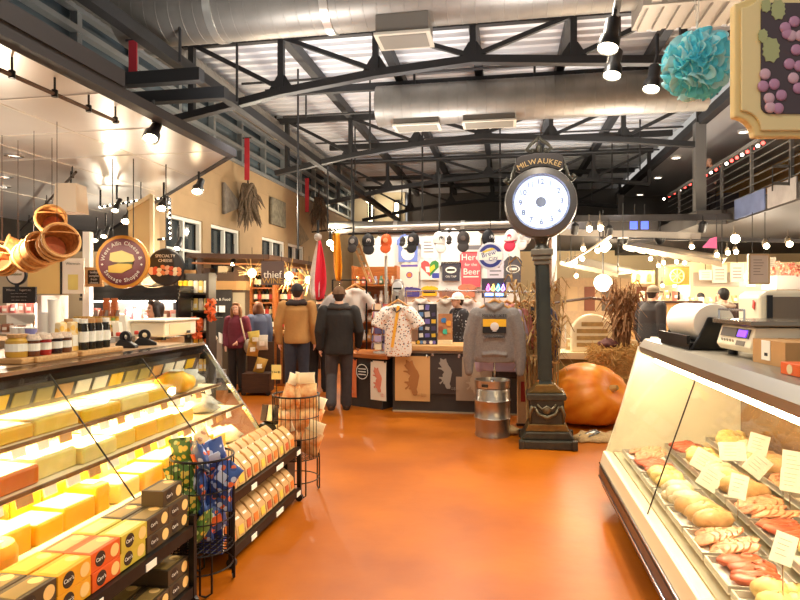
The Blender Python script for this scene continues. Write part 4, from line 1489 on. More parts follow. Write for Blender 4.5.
# ================================================================ WINE KIOSK
K0, K1 = PX(186, 258, -4.6), None
kd = 11.2
pl, pr = P(186, 257, 10.2), P(322, 252, 14.0)
t = thing('kiosk_canopy', 'flat brown timber canopy of the wine kiosk under the tan wall', 'canopy', (pl.x, pl.y, pl.z))
q = P(268, 253, 10.6) - pl
q.z = 0
r_ = P(322, 262, 13.5) - pl
r_.z = 0
bk = V((-1.0, 3.2, 0))
MB().prism([(0, 0), (q.x, q.y), (r_.x, r_.y), (bk.x + 1.8, bk.y + 1.2), (bk.x, bk.y)], 0, .07, 'XY').build('roof_deck', mat('brown_kiosk_roof', (110, 80, 56), .6), t)
MB().beam(V((0, 0, .03)), q + V((0, 0, .03)), .05, .08).beam(q + V((0, 0, .03)), r_ + V((0, 0, .03)), .05, .08).build('fascia', mat('brown_fascia', (84, 58, 42), .5), t)
MB().beam(V((.05, .1, -.1)), q + V((0, .1, -.1)), .03).beam(q + V((0, .1, -.1)), r_ + V((0, .1, -.1)), .03).build('track_bar', mat('copper_track', (176, 120, 80), .4, .5), t)
for w in (V((.1, .3, 0)), bk * .9 + V((.2, 0, 0)), r_ * .97):
    MB().box(w.x - .04, w.x + .04, w.y - .04, w.y + .04, -pl.z, 0).build('canopy_post', DKWOOD, t)
# sign
t = fac('dark plum square sign of the wine kiosk with pale lettering', 'kiosk_sign', 'sign', 272.5, 273, 10.05)
MB().box(-.19, .19, 0, .03, -.2, .2).build('sign_board', mat('plum_board', (92, 74, 70), .6), t)
text('thief', .17, PAPER, t, (0, -.003, -.03))
text('WINE', .135, mat('dull_gold', (190, 150, 70), .5), t, (0, -.003, -.135), sx=1.0)
for s in (-.15, .15):
    MB().tube([(s, .01, .2), (s, .01, .36)], .005, 5).build('hanging_rod', STEEL, t)
for i, (x, y, d) in enumerate(((252, 273, 10.5), (289, 276, 10.5), (309, 280, 11.2))):
    t = fac('starburst lamp of straw spokes glowing at the wine kiosk, %s' % ('left of the sign', 'right of the sign', 'farthest right by the striped flag')[i], 'starburst_lamp', 'lamp', x, y, d, 'starburst lamps')
    MB().ball((0, 0, 0), .075, 16, 10).build('bulb', mat('glow_bulb', (255, 222, 160), .3, emit=9), t, smooth=True)
    b = MB()
    for k in range(30):
        a = U(0, 2 * pi)
        e = U(-1, 1)
        v = V((cos(a) * math.sqrt(1 - e * e), sin(a) * math.sqrt(1 - e * e), e))
        b.tube([v * .07, v * U(.22, .36)], .004, 4)
    b.build('straw_spokes', mat('straw_spoke', (228, 190, 120), .6), t)
    MB().tube([(0, 0, .05), (0, 0, .45)], .005, 5).build('cord', INK, t)
    lamp('POINT', t.location + V((0, -.1, -.15)), 14, (1, .8, .5), .06)
# bottle shelves
BT = [mat('green_wine_bottle', (30, 40, 26), .12), mat('dark_wine_bottle', (30, 18, 20), .12), mat('amber_bottle', (130, 70, 30), .15)]
bm_ = {}


def bottle(label, loc, rz, k, group):
    if k not in bm_:
        t = thing('wine_bottle', label, 'bottle', loc, 0, group)
        MB().lathe([(.036, 0), (.038, .01), (.038, .19), (.014, .235), (.014, .3)], n=12).build('bottle_glass', BT[k], t, smooth=2)
        MB().lathe([(.039, .06), (.0392, .061), (.0392, .15), (.039, .151)], n=12).build('bottle_label', (PAPER, CREAM, mat('red_label', (190, 50, 40), .5))[k], t)
        MB().lathe([(.0155, .25), (.0155, .302), (0, .303)], n=10).build('foil_cap', (INK, GOLD, mat('red_label', (190, 50, 40), .5))[k], t)
        bm_[k] = t
        return t
    return dup(bm_[k], loc, rz, label, group)


for u, (px, d, w, zs_) in enumerate(((262, 11.3, .43, (.62, .92, 1.22, 1.5, 1.78)), (288, 11.5, .43, (.62, .92, 1.22, 1.5, 1.78)))):
    t, gm = shelf_unit('orange wood wine rack in the kiosk, %s' % ('left one under the plum sign', 'right one behind the person in tan')[u], px, d, w, zs_, .3, PINE)
    for r, z in enumerate(zs_):
        n = 5
        for i in range(n):
            bottle('wine bottle on the %s wine rack, %s shelf, %s from the left' % (('left', 'right')[u], ('lowest', 'second', 'third', 'fourth', 'top')[r], ORD[i]), gm @ V((-w / 2 + .07 + i * (w - .14) / (n - 1), .12, z + .001)), 0, (i * 2 + r + u) % 3, 'bottles on the wine racks')
t = thing('wine_counter', 'reddish slatted wine counter behind the person in maroon', 'counter', P(268, 297, 10.75) * V((1, 1, 0)), YAW)
MB().box(-.3, .75, 0, .3, 0, .95).build('counter_body', PINE, t)
for i in range(9):
    MB().box(-.28 + i * .11, -.22 + i * .11, -.02, 0, .05, .9).build('front_slat', DKWOOD, t)
MB().box(-.34, .8, -.05, .34, .95, 1.0).build('counter_top', OAK, t)
bpy.context.view_layer.update()
gm = t.matrix_world.copy()
for i in range(11):
    bottle('wine bottle standing on the slatted wine counter, %s from the left' % ORD[i], gm @ V((-.25 + i * .095, .12, 1.001)), 0, i % 3, 'bottles on the wine counter')
# green/white sacks beside the woman
for i, (x, y, c, nm) in enumerate(((256, 340, (226, 196, 90), 'yellow'), (262, 344, (232, 222, 200), 'white'), (252, 350, (206, 160, 80), 'tan'), (258, 362, (196, 150, 60), 'gold'))):
    p = P(x, y, 9.8)
    t = thing('goods_sack', '%s sack of goods on the low crate right of the person in maroon' % nm, 'sack', (p.x, p.y, p.z - .1 if i < 3 else .362), YAW + .2 * i, 'sacks by the crate')
    MB().pillow(.19, .25, .13, (.1, .15 * (i - 1), 0)).build('sack_body', mat('sack%d' % i, c, .7, var=.2), t, smooth=True)
    MB().box(-.04, .04, -.075, -.05, .08, .15).build('sack_label', PAPER, t)
t = thing('wooden_crate', 'low dark wood crate stand holding sacks right of the person in maroon', 'crate', P(257, 375, 9.8) * V((1, 1, 0)), YAW)
MB().box(-.22, .22, -.1, .3, .05, .36).build('crate_body', DKWOOD, t)
for s in (-.2, .2):
    MB().tube([(s, -.08, .04), (s, -.05, .04)], .04, 12).build('wheel', BLACK, t)
MB().box(-.22, .22, .25, .3, .36, .85).build('crate_back', DKWOOD, t)
# ================================================================ STREET CLOCK
IRON = mat('bronze_green_iron', (70, 66, 54), .45, .45, var=.35, vs=14)
IRON2 = mat('worn_brass_iron', (128, 100, 52), .4, .6, var=.3, vs=18)
CLK = V((.45, 6.72, 0))
t = thing('street_clock', 'tall black iron street clock with lit white dial and square ornate pedestal', 'clock', CLK, R(-1))
t.rotation_euler = (0, R(-1.5), R(-1))
b = MB()
b.box(-.28, .28, -.28, .28, 0, .09)
b.prism([(-.28, .09), (.28, .09), (.22, .17), (-.22, .17)], -.22, .22)
b.build('plinth', IRON, t, bev=.012)
for sx in (-1, 1):
    for sy in (-1, 1):
        MB().cbox((sx * .27, sy * .27, .05), (.06, .06, .1)).build('plinth_corner', IRON, t, bev=.01)
MB().prism([(-.23, .17), (.23, .17), (.19, .25), (-.19, .25)], -.19, .19).build('plinth_step', IRON2, t, bev=.01)
MB().box(-.18, .18, -.18, .18, .25, .50).build('pedestal_box', IRON, t, bev=.006)
b = MB()
for sx in (-1, 1):
    b.tube([(sx * .17, -.185, .27), (sx * .175, -.2, .36), (sx * .15, -.21, .44), (sx * .12, -.2, .42), (sx * .14, -.19, .4)], [.014, .02, .022, .014, .01], 8)
b.tube([(-.13, -.19, .44), (-.09, -.2, .36), (0, -.205, .32), (.09, -.2, .36), (.13, -.19, .44)], [.014, .018, .022, .018, .014], 8)
b.ball((0, -.195, .4), (.045, .02, .045), 12, 8)
b.tube([(-.1, -.19, .46), (-.05, -.2, .41), (0, -.2, .44), (.05, -.2, .41), (.1, -.19, .46)], .012, 6)
b.build('swag_ornament', mat('ornament_iron', (104, 94, 70), .4, .5), t, smooth=True)
b = MB()
b.prism([(-.2, .50), (.2, .50), (.21, .53), (.2, .57), (-.2, .57), (-.21, .53)], -.2, .2)
b.build('pedestal_cap', IRON, t, bev=.01)
b = MB()
b.prism([(-.19, .57), (.19, .57), (.13, .62), (.1, .66), (-.1, .66), (-.13, .62)], -.13, .13)
b.build('shaft_foot', IRON2, t, bev=.008)
b = MB()
b.lathe([(.1, .66), (.088, .7), (.075, 1.98), (.085, 2.0)], n=4, mtx=M.Rotation(pi / 4, 4, 'Z'))
b.box(-.045, .045, -.075, .075, .7, 1.98).box(-.075, .075, -.045, .045, .7, 1.98)
b.build('shaft', mat('dark_green_iron', (54, 58, 52), .5, .35, var=.2, vs=8), t)
b = MB()
b.box(-.085, .085, -.085, .085, 1.95, 2.0).box(-.1, .1, -.1, .1, 2.0, 2.05).box(-.115, .115, -.115, .115, 2.05, 2.12)
b.build('capital', mat('pale_worn_iron', (120, 110, 92), .5, .4, var=.2), t, bev=.008)
MB().lathe([(.09, 2.12), (.06, 2.17), (.075, 2.23), (.12, 2.3)], n=20).build('neck', IRON, t, smooth=2)
dz = 2.62
q = M.Rotation(pi / 2, 4, 'X')
RINGM = mat('dark_clock_ring', (92, 88, 84), .4, .4)
MB().lathe([(.29, -.14), (.305, -.16), (.33, -.165), (.37, -.13), (.385, -.08), (.385, .08), (.37, .13), (.3, .16), (.28, .14)], c=(0, 0, dz), n=56, mtx=q, ring=True).build('clock_drum', RINGM, t, smooth=2)
MB().lathe([(.285, .145), (.3, .165), (.305, .15)], c=(0, 0, dz), n=56, mtx=q, ring=True).build('inner_bezel', mat('steel_bezel', (150, 154, 168), .25, .8), t, smooth=2)
for s, nm in ((1, 'front'), (-1, 'rear')):
    DIAL = mat('lit_dial', (206, 224, 255), .4, emit=.42)
    MB().lathe([(0, .13 * s), (.283, .13 * s), (.283, .12 * s)], c=(0, 0, dz), n=48, mtx=q).build('dial', DIAL, t)
NUM = mat('grey_numeral', (44, 48, 58), .5)
for h in range(1, 13):
    a = pi / 2 - h * pi / 6
    text(str(h), .082, NUM, t, (.215 * cos(a), -.134, dz + .215 * sin(a)), name='numeral')
b = MB()
for k in range(60):
    a = k * pi / 30
    b.cbox((.268 * cos(a), -.132, dz + .268 * sin(a)), (.012 if k % 5 == 0 else .006, .003, .003), (0, -a, 0))
b.build('minute_track', NUM, t)
MB().lathe([(0, .15), (.05, .145), (.055, .13)], c=(0, 0, dz), n=24, mtx=q).build('centre_boss', mat('dark_boss', (84, 84, 90), .4, .4), t, smooth=2)
MB().cbox((-.07, -.14, dz - .05), (.11, .004, .012), (0, R(-35), 0)).build('hour_hand', mat('pale_hand', (196, 200, 210), .4), t)
MB().cbox((.03, -.142, dz - .12), (.16, .004, .008), (0, R(75), 0)).build('minute_hand', mat('pale_hand', (196, 200, 210), .4), t)
# name board
bp = [(-.25, 2.99), (-.2, 2.965), (-.14, 2.985), (-.08, 3.015), (.08, 3.015), (.14, 2.985), (.2, 2.965), (.25, 2.99), (.265, 3.06), (.245, 3.13), (.18, 3.155), (.06, 3.17), (-.06, 3.17), (-.18, 3.155), (-.245, 3.13), (-.265, 3.06)]
nb = MB().prism(bp, -.035, .035).build('name_board', mat('black_name_board', (58, 52, 50), .45, .3), t, bev=.012)
arc_text('MILWAUKEE', .082, GOLD, nb, (0, -.042, 2.6), .475, R(116), R(64))
b = MB()
b.tube([(-.06, 0, 3.17), (-.13, 0, 3.22), (-.09, 0, 3.27), (-.03, 0, 3.31), (0, 0, 3.36)], [.02, .025, .02, .02, .008], 8)
b.tube([(.06, 0, 3.17), (.13, 0, 3.22), (.09, 0, 3.27), (.03, 0, 3.31), (0, 0, 3.36)], [.02, .025, .02, .02, .008], 8)
b.ball((0, 0, 3.22), (.035, .03, .05), 10, 8).ball((-.07, 0, 3.2), (.03, .03, .03), 8, 6).ball((.07, 0, 3.2), (.03, .03, .03), 8, 6)
b.build('finial_scroll', IRON, t, smooth=True)
for s in (-1, 1):
    b = MB()
    b.tube([(s * .25, 0, 3.06), (s * .285, 0, 2.97), (s * .30, 0, 2.9), (s * .34, 0, 2.86), (s * .37, 0, 2.89), (s * .34, 0, 2.92)], [.018, .018, .02, .028, .03, .02], 8)
    b.build('side_scroll', IRON, t, smooth=True)
for s in (-1, 1):
    b = MB()
    b.tube([(s * .1, 0, 2.98), (s * .07, 0, 3.03)], .015, 6)
    b.build('board_stay', IRON, t)
lamp('POINT', CLK + V((0, -.5, dz)), 8, (.8, .88, 1), .2)

# cornstalks tied to the clock post
STALK = mat('dry_corn_stalk', (188, 150, 92), .85, var=.35, vs=18)
STALK2 = mat('brown_corn_stalk', (150, 104, 62), .85, var=.35, vs=18)


def stalks(label, loc, h, r, n, m, lean=.2, rz=0, leaves=3, seed=1, low=.2):
    rr = random.Random(seed)
    t = thing('cornstalk_bundle', label, 'cornstalks', loc, rz)
    b = MB()
    lf = MB()
    for i in range(n):
        a = rr.uniform(0, 2 * pi)
        x0, y0 = rr.uniform(0, r * .5) * cos(a), rr.uniform(0, r * .5) * sin(a)
        hh = h * rr.uniform(.7, 1)
        x1, y1 = x0 + cos(a) * lean * rr.uniform(.2, 1), y0 + sin(a) * lean * rr.uniform(.2, 1)
        p = [V((x0, y0, 0)), V((x0 * .6 + x1 * .3, y0 * .6 + y1 * .3, hh * .5)), V((x1, y1, hh))]
        b.tube(p, [.011, .009, .003], 5)
        for k in range(leaves):
            f = rr.uniform(low, .97)
            s = p[0].lerp(p[1], f * 2) if f < .5 else p[1].lerp(p[2], f * 2 - 1)
            aa = rr.uniform(0, 2 * pi)
            L = rr.uniform(.12, .3) * min(1, h)
            d = V((cos(aa), sin(aa), 0))
            w = V((-sin(aa), cos(aa), 0)) * .013
            q = [s, s + d * L * .4 + V((0, 0, L * .3)), s + d * L * .8 - V((0, 0, L * .25))]
            for u, v in zip(q, q[1:]):
                lf.quad(u - w, u + w, v + w * (.4 if v is q[2] else 1), v - w * (.4 if v is q[2] else 1), .003)
    b.build('stalks', m, t)
    lf.build('dry_leaves', m, t)
    MB().tube([(r * .5 * cos(2 * pi * j / 14), r * .5 * sin(2 * pi * j / 14), h * .42) for j in range(14)], .014, 6, closed=True).build('twine', OAK, t)
    return t


stalks('tall dry cornstalks standing behind the street clock post', CLK + V((-.1, .62, 0)), 2.15, .2, 18, STALK, .3, leaves=6, seed=3, low=.45)
stalks('thinner dry cornstalks leaning right behind the clock post', CLK + V((.12, .66, 0)), 1.95, .12, 7, STALK, .24, leaves=8, seed=8, low=.5)

# ================================================================ KEG WITH CLOTHES RAIL
KEG = V((-.145, 7.03, 0))
t = thing('beer_keg', 'brushed steel beer keg standing on the floor under the grey hoodie', 'keg', KEG)
KM = mat('brushed_keg_steel', (184, 176, 164), .3, .92, var=.15, vs=4)
MB().lathe([(.0, .02), (.175, .02), (.2, 0), (.203, .02), (.19, .05), (.198, .08), (.203, .2), (.213, .215), (.203, .23), (.203, .4), (.213, .415), (.203, .43), (.2, .52), (.19, .55), (.2, .56), (.203, .63), (.205, .645), (.195, .645), (.185, .58), (0, .575)], n=40).build('keg_shell', KM, t, smooth=2)
MB().cbox((-.08, -.188, .595), (.075, .02, .032), (0, 0, R(-22))).build('hand_slot', BLACK, t, bev=.008)
MB().lathe([(.03, .575), (.03, .62), (.02, .64), (0, .64)], n=16).build('valve', CHROME, t)
t = thing('clothes_rail', 'chrome clothes rail rising from behind the keg and running back along the stall', 'clothes rail', KEG + V((.02, .1, 0)))
# the rail stands in the keg valve and on a foot at the far end
rz_ = 1.66
RV = V((.62, 1.15, 0))
b = MB()
b.tube([(0, .2, 0), (0, .2, rz_)], .014, 10)
b.build('front_post', CHROME, t)
MB().tube([V((0, .2, rz_)) - RV * .3, V((0, .2, rz_)), RV + V((0, 0, rz_))], .014, 10).build('top_bar', CHROME, t)
MB().tube([RV + V((0, 0, rz_)), RV], .014, 10).build('rear_post', CHROME, t)
MB().cbox((0, .2, .015), (.3, .06, .03)).build('foot', CHROME, t)
MB().cbox(RV + V((0, 0, .015)), (.06, .3, .03)).build('foot', CHROME, t)

HANG = wood('hanger_wood', (214, 160, 90), (180, 120, 60))


def garment(name, label, cat, loc, rz, m, hood=True, L=.66, W=.27, D=.09, sleeve=.6, group=None, zip_=False, vox=.014, spread=.12):
    """a top hanging from its hanger; local origin is the hook, garment below it"""
    t = thing(name, label, cat, loc, rz, group)
    z0 = -.16
    b = MB()
    n = 18
    b.ell([(0, 0, z0, .07, .05), (0, 0, z0 - .04, .15, .07), (0, 0, z0 - .09, W * .9, D * .8), (0, 0, z0 - .2, W * .93, D), (0, 0, z0 - L * .6, W * .95, D), (0, 0, z0 - L * .92, W * .97, D * .9), (0, 0, z0 - L, W * .86, D * .75)], n)
    for s in (-1, 1):
        a = V((s * W * .82, 0, z0 - .11))
        if sleeve > .3:
            p = [a, a + V((s * .07, 0, -sleeve * .35)), a + V((s * spread, .0, -sleeve * .75)), a + V((s * spread * .95, -.01, -sleeve))]
            b.tube(p, [.085, .08, .068, .05], 10)
            b.ball(p[3], .05, 8, 6)
        else:
            p = [a, a + V((s * .09, 0, -sleeve * .6)), a + V((s * .13, 0, -sleeve))]
            b.tube(p, [.09, .09, .1], 10)
        b.ball(a, (.085, .075, .085), 10, 8)
    if hood:
        b.ball((0, .04, z0 - .01), (.12, .07, .06), 12, 8)
        b.tube([(-.1, -.03, z0 + .02), (-.05, -.06, z0 - .03), (0, -.07, z0 - .055), (.05, -.06, z0 - .03), (.1, -.03, z0 + .02)], .026, 8)
        b.tube([(-.14, -D * .85, z0 - L * .86), (0, -D * 1.02, z0 - L * .84), (.14, -D * .85, z0 - L * .86)], .02, 6)
        b.tube([(-.12, -D * .92, z0 - L * .58), (0, -D * 1.02, z0 - L * .56), (.12, -D * .92, z0 - L * .58)], .016, 6)
    b.build(name + '_cloth', m, t, voxel=vox, relax=3)
    MB().tube([(-.19, 0, z0 - .055), (-.1, 0, z0 + .0), (0, 0, z0 + .06), (.1, 0, z0 + .0), (.19, 0, z0 - .055)], [.012, .015, .018, .015, .012], 8).build('wooden_hanger', HANG, t)
    MB().tube([(0, 0, z0 + .07), (0, 0, -.05)] + [(.03 * sin(a), 0, -.025 - .03 * cos(a) + .03) for a in [pi * k / 6 for k in range(0, 7)]], .004, 6).build('hook', CHROME, t)
    return t


GREYH = mat('heather_grey_fleece', (134, 126, 120), .9, var=.18, vs=60, bump=.2, bs=40)
hk = V((KEG.x + .02, KEG.y + .1 + .2, rz_)) - RV * .27
hk = V((-.12, 6.97, 1.70))
h = garment('hoodie', 'heather grey hoodie with yellow and black flag print hanging above the keg', 'hoodie', (hk.x, hk.y, 1.67), R(2), GREYH, L=.66, W=.25, sleeve=.66, vox=.011, spread=.09)
fy = -.098
fp = MB().box(-.13, .13, fy - .006, fy + .02, -.48, -.405).build('flag_print_black', mat('flag_black', (28, 26, 28), .8), h)
MB().box(-.13, .13, fy - .006, fy + .02, -.405, -.32).build('flag_print_yellow', mat('flag_yellow', (240, 186, 44), .8), h)
MB().ball((0, fy - .004, -.405), (.05, .01, .05), 20, 10).build('flag_sun', mat('flag_white', (222, 214, 208), .8), h)
for k in range(3):
    MB().box(-.035 + k * .006, .035 - k * .006, fy - .0095, fy, -.43 - k * .015, -.424 - k * .015).build('flag_wave', mat('flag_white', (222, 214, 208), .8), h)
text('MILWAUKEE', .05, mat('print_charcoal', (48, 44, 44), .8), h, (0, fy - .004, -.283), ext=.014)
text('WISCONSIN', .043, mat('print_charcoal', (48, 44, 44), .8), h, (0, fy - .01, -.52), ext=.006)
rail_at = lambda f: KEG + V((.02, .3, 0)) + V((RV.x, RV.y - .2, 0)) * f
gs = [('hoodie', 'lavender hoodie hanging right behind the grey flag hoodie', mat('lavender_fleece', (186, 166, 190), .9), .10, True, .80),
      ('hoodie', 'dusty pink hoodie on the rail behind the lavender one', mat('pink_fleece', (206, 132, 124), .9), .24, True, .74),
      ('jacket', 'charcoal jacket on the rail behind the pink hoodie', mat('charcoal_cloth', (52, 46, 48), .9), .42, False, .9),
      ('jacket', 'black jacket on the rail behind the charcoal one', mat('black_cloth', (34, 32, 36), .9), .6, False, .95),
      ('jacket', 'navy jacket at the far end of the rail', mat('navy_cloth', (50, 54, 82), .9), .8, False, .8)]
for nm, lab, m, f, hd, L in gs:
    p = rail_at(f)
    garment(nm, lab, 'hoodie' if hd else 'jacket', (p.x, p.y, rz_ - .01), math.atan2(RV.y, RV.x) - pi / 2 + .3, m, hd, L, .25, .05, .66, 'clothes on the rail', vox=.018, spread=.05)
t = thing('folded_stand', 'tall pale wooden display board leaning behind the keg', 'board', (.23, 7.62, 0), R(8))
MB().cbox((0, 0, .38), (.16, .04, .76)).build('board_panel', mat('pale_pine', (214, 178, 130), .6, var=.1), t)
MB().box(-.04, .04, -.024, -.02, .3, .55).build('red_print', mat('red_print', (170, 50, 40), .6), t)
MB().box(-.09, .09, -.03, .03, 0, .03).build('foot', DKWOOD, t)

# ================================================================ SHIRT STALL
ST = 8.25
t = thing('stall_counter', 'dark panelled stall counter with pale oak top, hung with map prints', 'counter', (-1.55, ST, 0))
PANEL = mat('dark_stall_panel', (54, 46, 40), .55, var=.15)
MB().box(0, 1.8, .02, .62, .0, .85).build('counter_front', PANEL, t)
MB().box(-.03, 1.84, -.06, .68, .86, .93).build('counter_top', OAK, t, bev=.006)
MB().box(0, 1.8, .0, .02, .0, .02).build('kick_strip', mat('light_kick', (170, 150, 120), .6), t)
MB().box(-.02, 1.82, .0, .02, .82, .86).build('under_trim', mat('grey_trim', (150, 140, 126), .5), t)
# angled left wing
wa = math.atan2(.43, -.9)
t = thing('stall_wing_counter', 'angled left wing of the stall with orange wooden top', 'counter', (-1.58, ST, 0), pi + math.atan2(-.43, .9) * 1)
t.rotation_euler = (0, 0, -math.atan2(.43, .9))
MB().box(-.95, -.32, .03, .6, 0, .72).box(-.32, -.16, .03, .28, 0, .72).build('counter_front', PANEL, t)
MB().prism([(-.98, -.03), (-.03, -.03), (-.17, .3), (-.32, .62), (-.98, .62)], .72, .78, 'XY').build('counter_top', PINE, t, bev=.006)
wm = M.Translation(t.location) @ Euler(t.rotation_euler).to_matrix().to_4x4()


# city silhouette on the prints (an outline of a lake-front district)
CITY = [(-0.104, 0.287), (-0.044, 0.258), (0.000, 0.281), (0.016, 0.223), (0.052, 0.151), (0.086, 0.107), (0.114, 0.035), (0.099, -0.038), (0.088, -0.110), (0.068, -0.183), (0.086, -0.226), (0.078, -0.275), (0.016, -0.275), (-0.005, -0.241), (-0.018, -0.197), (-0.052, -0.177), (-0.044, -0.131), (-0.104, -0.197), (-0.122, -0.168), (-0.070, -0.131), (-0.083, -0.096), (-0.130, -0.084), (-0.125, -0.061), (-0.057, -0.061), (-0.062, -0.014), (-0.031, 0.035), (-0.083, 0.078), (-0.148, 0.090), (-0.140, 0.113), (-0.070, 0.113), (-0.109, 0.165), (-0.130, 0.194), (-0.104, 0.223)]


def poster(label, base, rz, w, h, m, ink, pins=True, sc=1.0):
    t = thing('map_print', label, 'print', base, rz, 'map prints on the stall front')
    b = MB()
    # a hung sheet with a slight curl
    N = 8
    for i in range(N):
        z0, z1 = h * i / N, h * (i + 1) / N
        y0, y1 = -.008 * sin(pi * i / N), -.008 * sin(pi * (i + 1) / N)
        b.quad((-w / 2, y0, z0), (w / 2, y0, z0), (w / 2, y1, z1), (-w / 2, y1, z1), .003)
    b.build('paper_sheet', m, t)
    k = h / .72 * sc
    MB().prism([(x * k, h * .52 + z * k) for x, z in CITY], -.018, -.011).build('city_outline', ink, t)
    MB().box(w * .16, w * .4, -.017, -.012, h * .12, h * .125).box(w * .16, w * .4, -.017, -.012, h * .16, h * .165).box(w * .27, w * .275, -.017, -.012, h * .1, h * .19).build('map_legend', ink, t)
    for s in (-1, 1):
        MB().cbox((s * w * .42, -.004, h), (.03, .02, .035)).build('clip', BLACK if sc < 1 else STAIN, t, bev=.003)
    return t


def front(px, y):
    p = PY(px, y, ST - .014)
    return p


for px, yb, yt, m, ink, lab in ((412.5, 401, 356, mat('kraft_print', (208, 160, 100), .7), mat('kraft_ink', (160, 104, 52), .7), 'kraft brown city map print, left one on the stall front'),
                                (446, 394, 355, mat('black_print', (60, 48, 42), .7), mat('silver_ink', (150, 140, 126), .7), 'black city map print with silver outline, middle of the stall front'),
                                (474, 401, 357, mat('grey_print', (156, 134, 110), .7), mat('pale_grey_ink', (180, 160, 134), .7), 'grey brown city map print half hidden by the keg')):
    p, q_ = front(px, yb), front(px, yt)
    poster(lab, p, 0, 35 / 600 * 8.4 if px != 446 else .44, q_.z - p.z, m, ink)
for f, w, m, ink, lab in ((-.77, .30, mat('orange_tea_towel', (226, 120, 66), .8), mat('pale_orange_ink', (232, 166, 116), .8), 'orange state map towel clipped on the left wing of the stall'), (-.22, .28, mat('white_tea_towel', (244, 232, 212), .8), mat('salmon_ink', (226, 140, 112), .8), 'white towel with salmon state map on the stall wing')):
    t = poster(lab, wm @ V((f, .012, .13)), -math.atan2(.43, .9), w, .56, m, ink, True, .8)
t = thing('round_sticker_sign', 'round black and white sign hanging on the stall wing between the towels', 'sign', wm @ V((-.5, .0, .52)), -math.atan2(.43, .9))
q = M.Rotation(pi / 2, 4, 'X')
MB().lathe([(0, .012), (.12, .012), (.12, 0), (0, 0)], n=28, mtx=q).build('disc', INK, t)
MB().lathe([(.1, .014), (.11, .014), (.11, .012), (.1, .012)], n=28, mtx=q, ring=True).build('white_ring', PAPER, t)
for z in (-.04, .0, .04):
    MB().box(-.07, .07, -.015, -.012, z - .006, z + .006).build('printed_line', PAPER, t)

# back board with shirts
BB = 10.3
t = thing('pegboard_wall', 'white lit display wall at the back of the shirt stall', 'display wall', (PY(380, 300, BB).x, BB, 0))
w = PY(520, 300, BB).x - t.location.x
MB().box(0, w, .0, .05, 0, PY(450, 234, BB).z).build('board', mat('white_pegboard', (238, 236, 230), .6), t)
zsh = PY(450, 300, BB).z
MB().box(0, w, -.3, 0, zsh - .12, zsh - .08).build('lower_shelf', PINE, t)
MB().box(-.03, w + .03, -.03, .05, PY(450, 234, BB).z, PY(450, 229, BB).z).build('top_trim', DKWOOD, t)
shirts = [((364, 387), (236, 280), 'white', (238, 238, 232), None, 'white shirt with faint green print, leftmost on the display wall'),
          ((397, 419), (234, 262), 'blue', (120, 140, 214), 'disc', 'periwinkle shirt with two white discs, upper left of the display wall'),
          ((399, 420), (262, 288), 'cream', (232, 222, 206), 'ring', 'cream shirt with a small orange ring print'),
          ((420, 439), (236, 258), 'white2', (240, 236, 228), 'lines', 'white shirt with small scribbled lines, upper middle'),
          ((419, 441), (257, 280), 'white3', (236, 232, 224), 'heart', 'white shirt with a red green yellow heart print'),
          ((440, 461), (228, 262), 'white4', (248, 248, 246), None, 'plain bright white shirt in the upper row'),
          ((441, 461), (257, 281), 'black', (66, 64, 74), 'wisc', 'charcoal shirt printed WISCONSIN in white'),
          ((460, 482), (247, 287), 'coral', (226, 96, 104), 'beer', 'coral red shirt printed Here for the Beer'),
          ((462, 482), (230, 252), 'greyw', (226, 220, 210), 'bar', 'pale shirt with a grey bar print above the coral shirt'),
          ((486, 505), (256, 282), 'lilac', (214, 206, 216), 'lines', 'pale lilac shirt under the round sign'),
          ((504, 522), (256, 282), 'char', (92, 88, 92), 'oval', 'dark grey shirt with an oval print, rightmost on the wall'),
          ((398, 421), (287, 297), 'purple', (80, 70, 140), 'lines', 'purple folded shirt on the low shelf, left'),
          ((421, 438), (286, 296), 'yel', (246, 190, 40), 'dark', 'yellow folded shirt on the low shelf'),
          ((438, 458), (290, 297), 'rust', (170, 110, 80), 'lines', 'brown folded shirt on the low shelf, middle'),
          ((458, 476), (284, 297), 'salm', (206, 130, 100), None, 'salmon folded shirt on the low shelf below the coral one')]
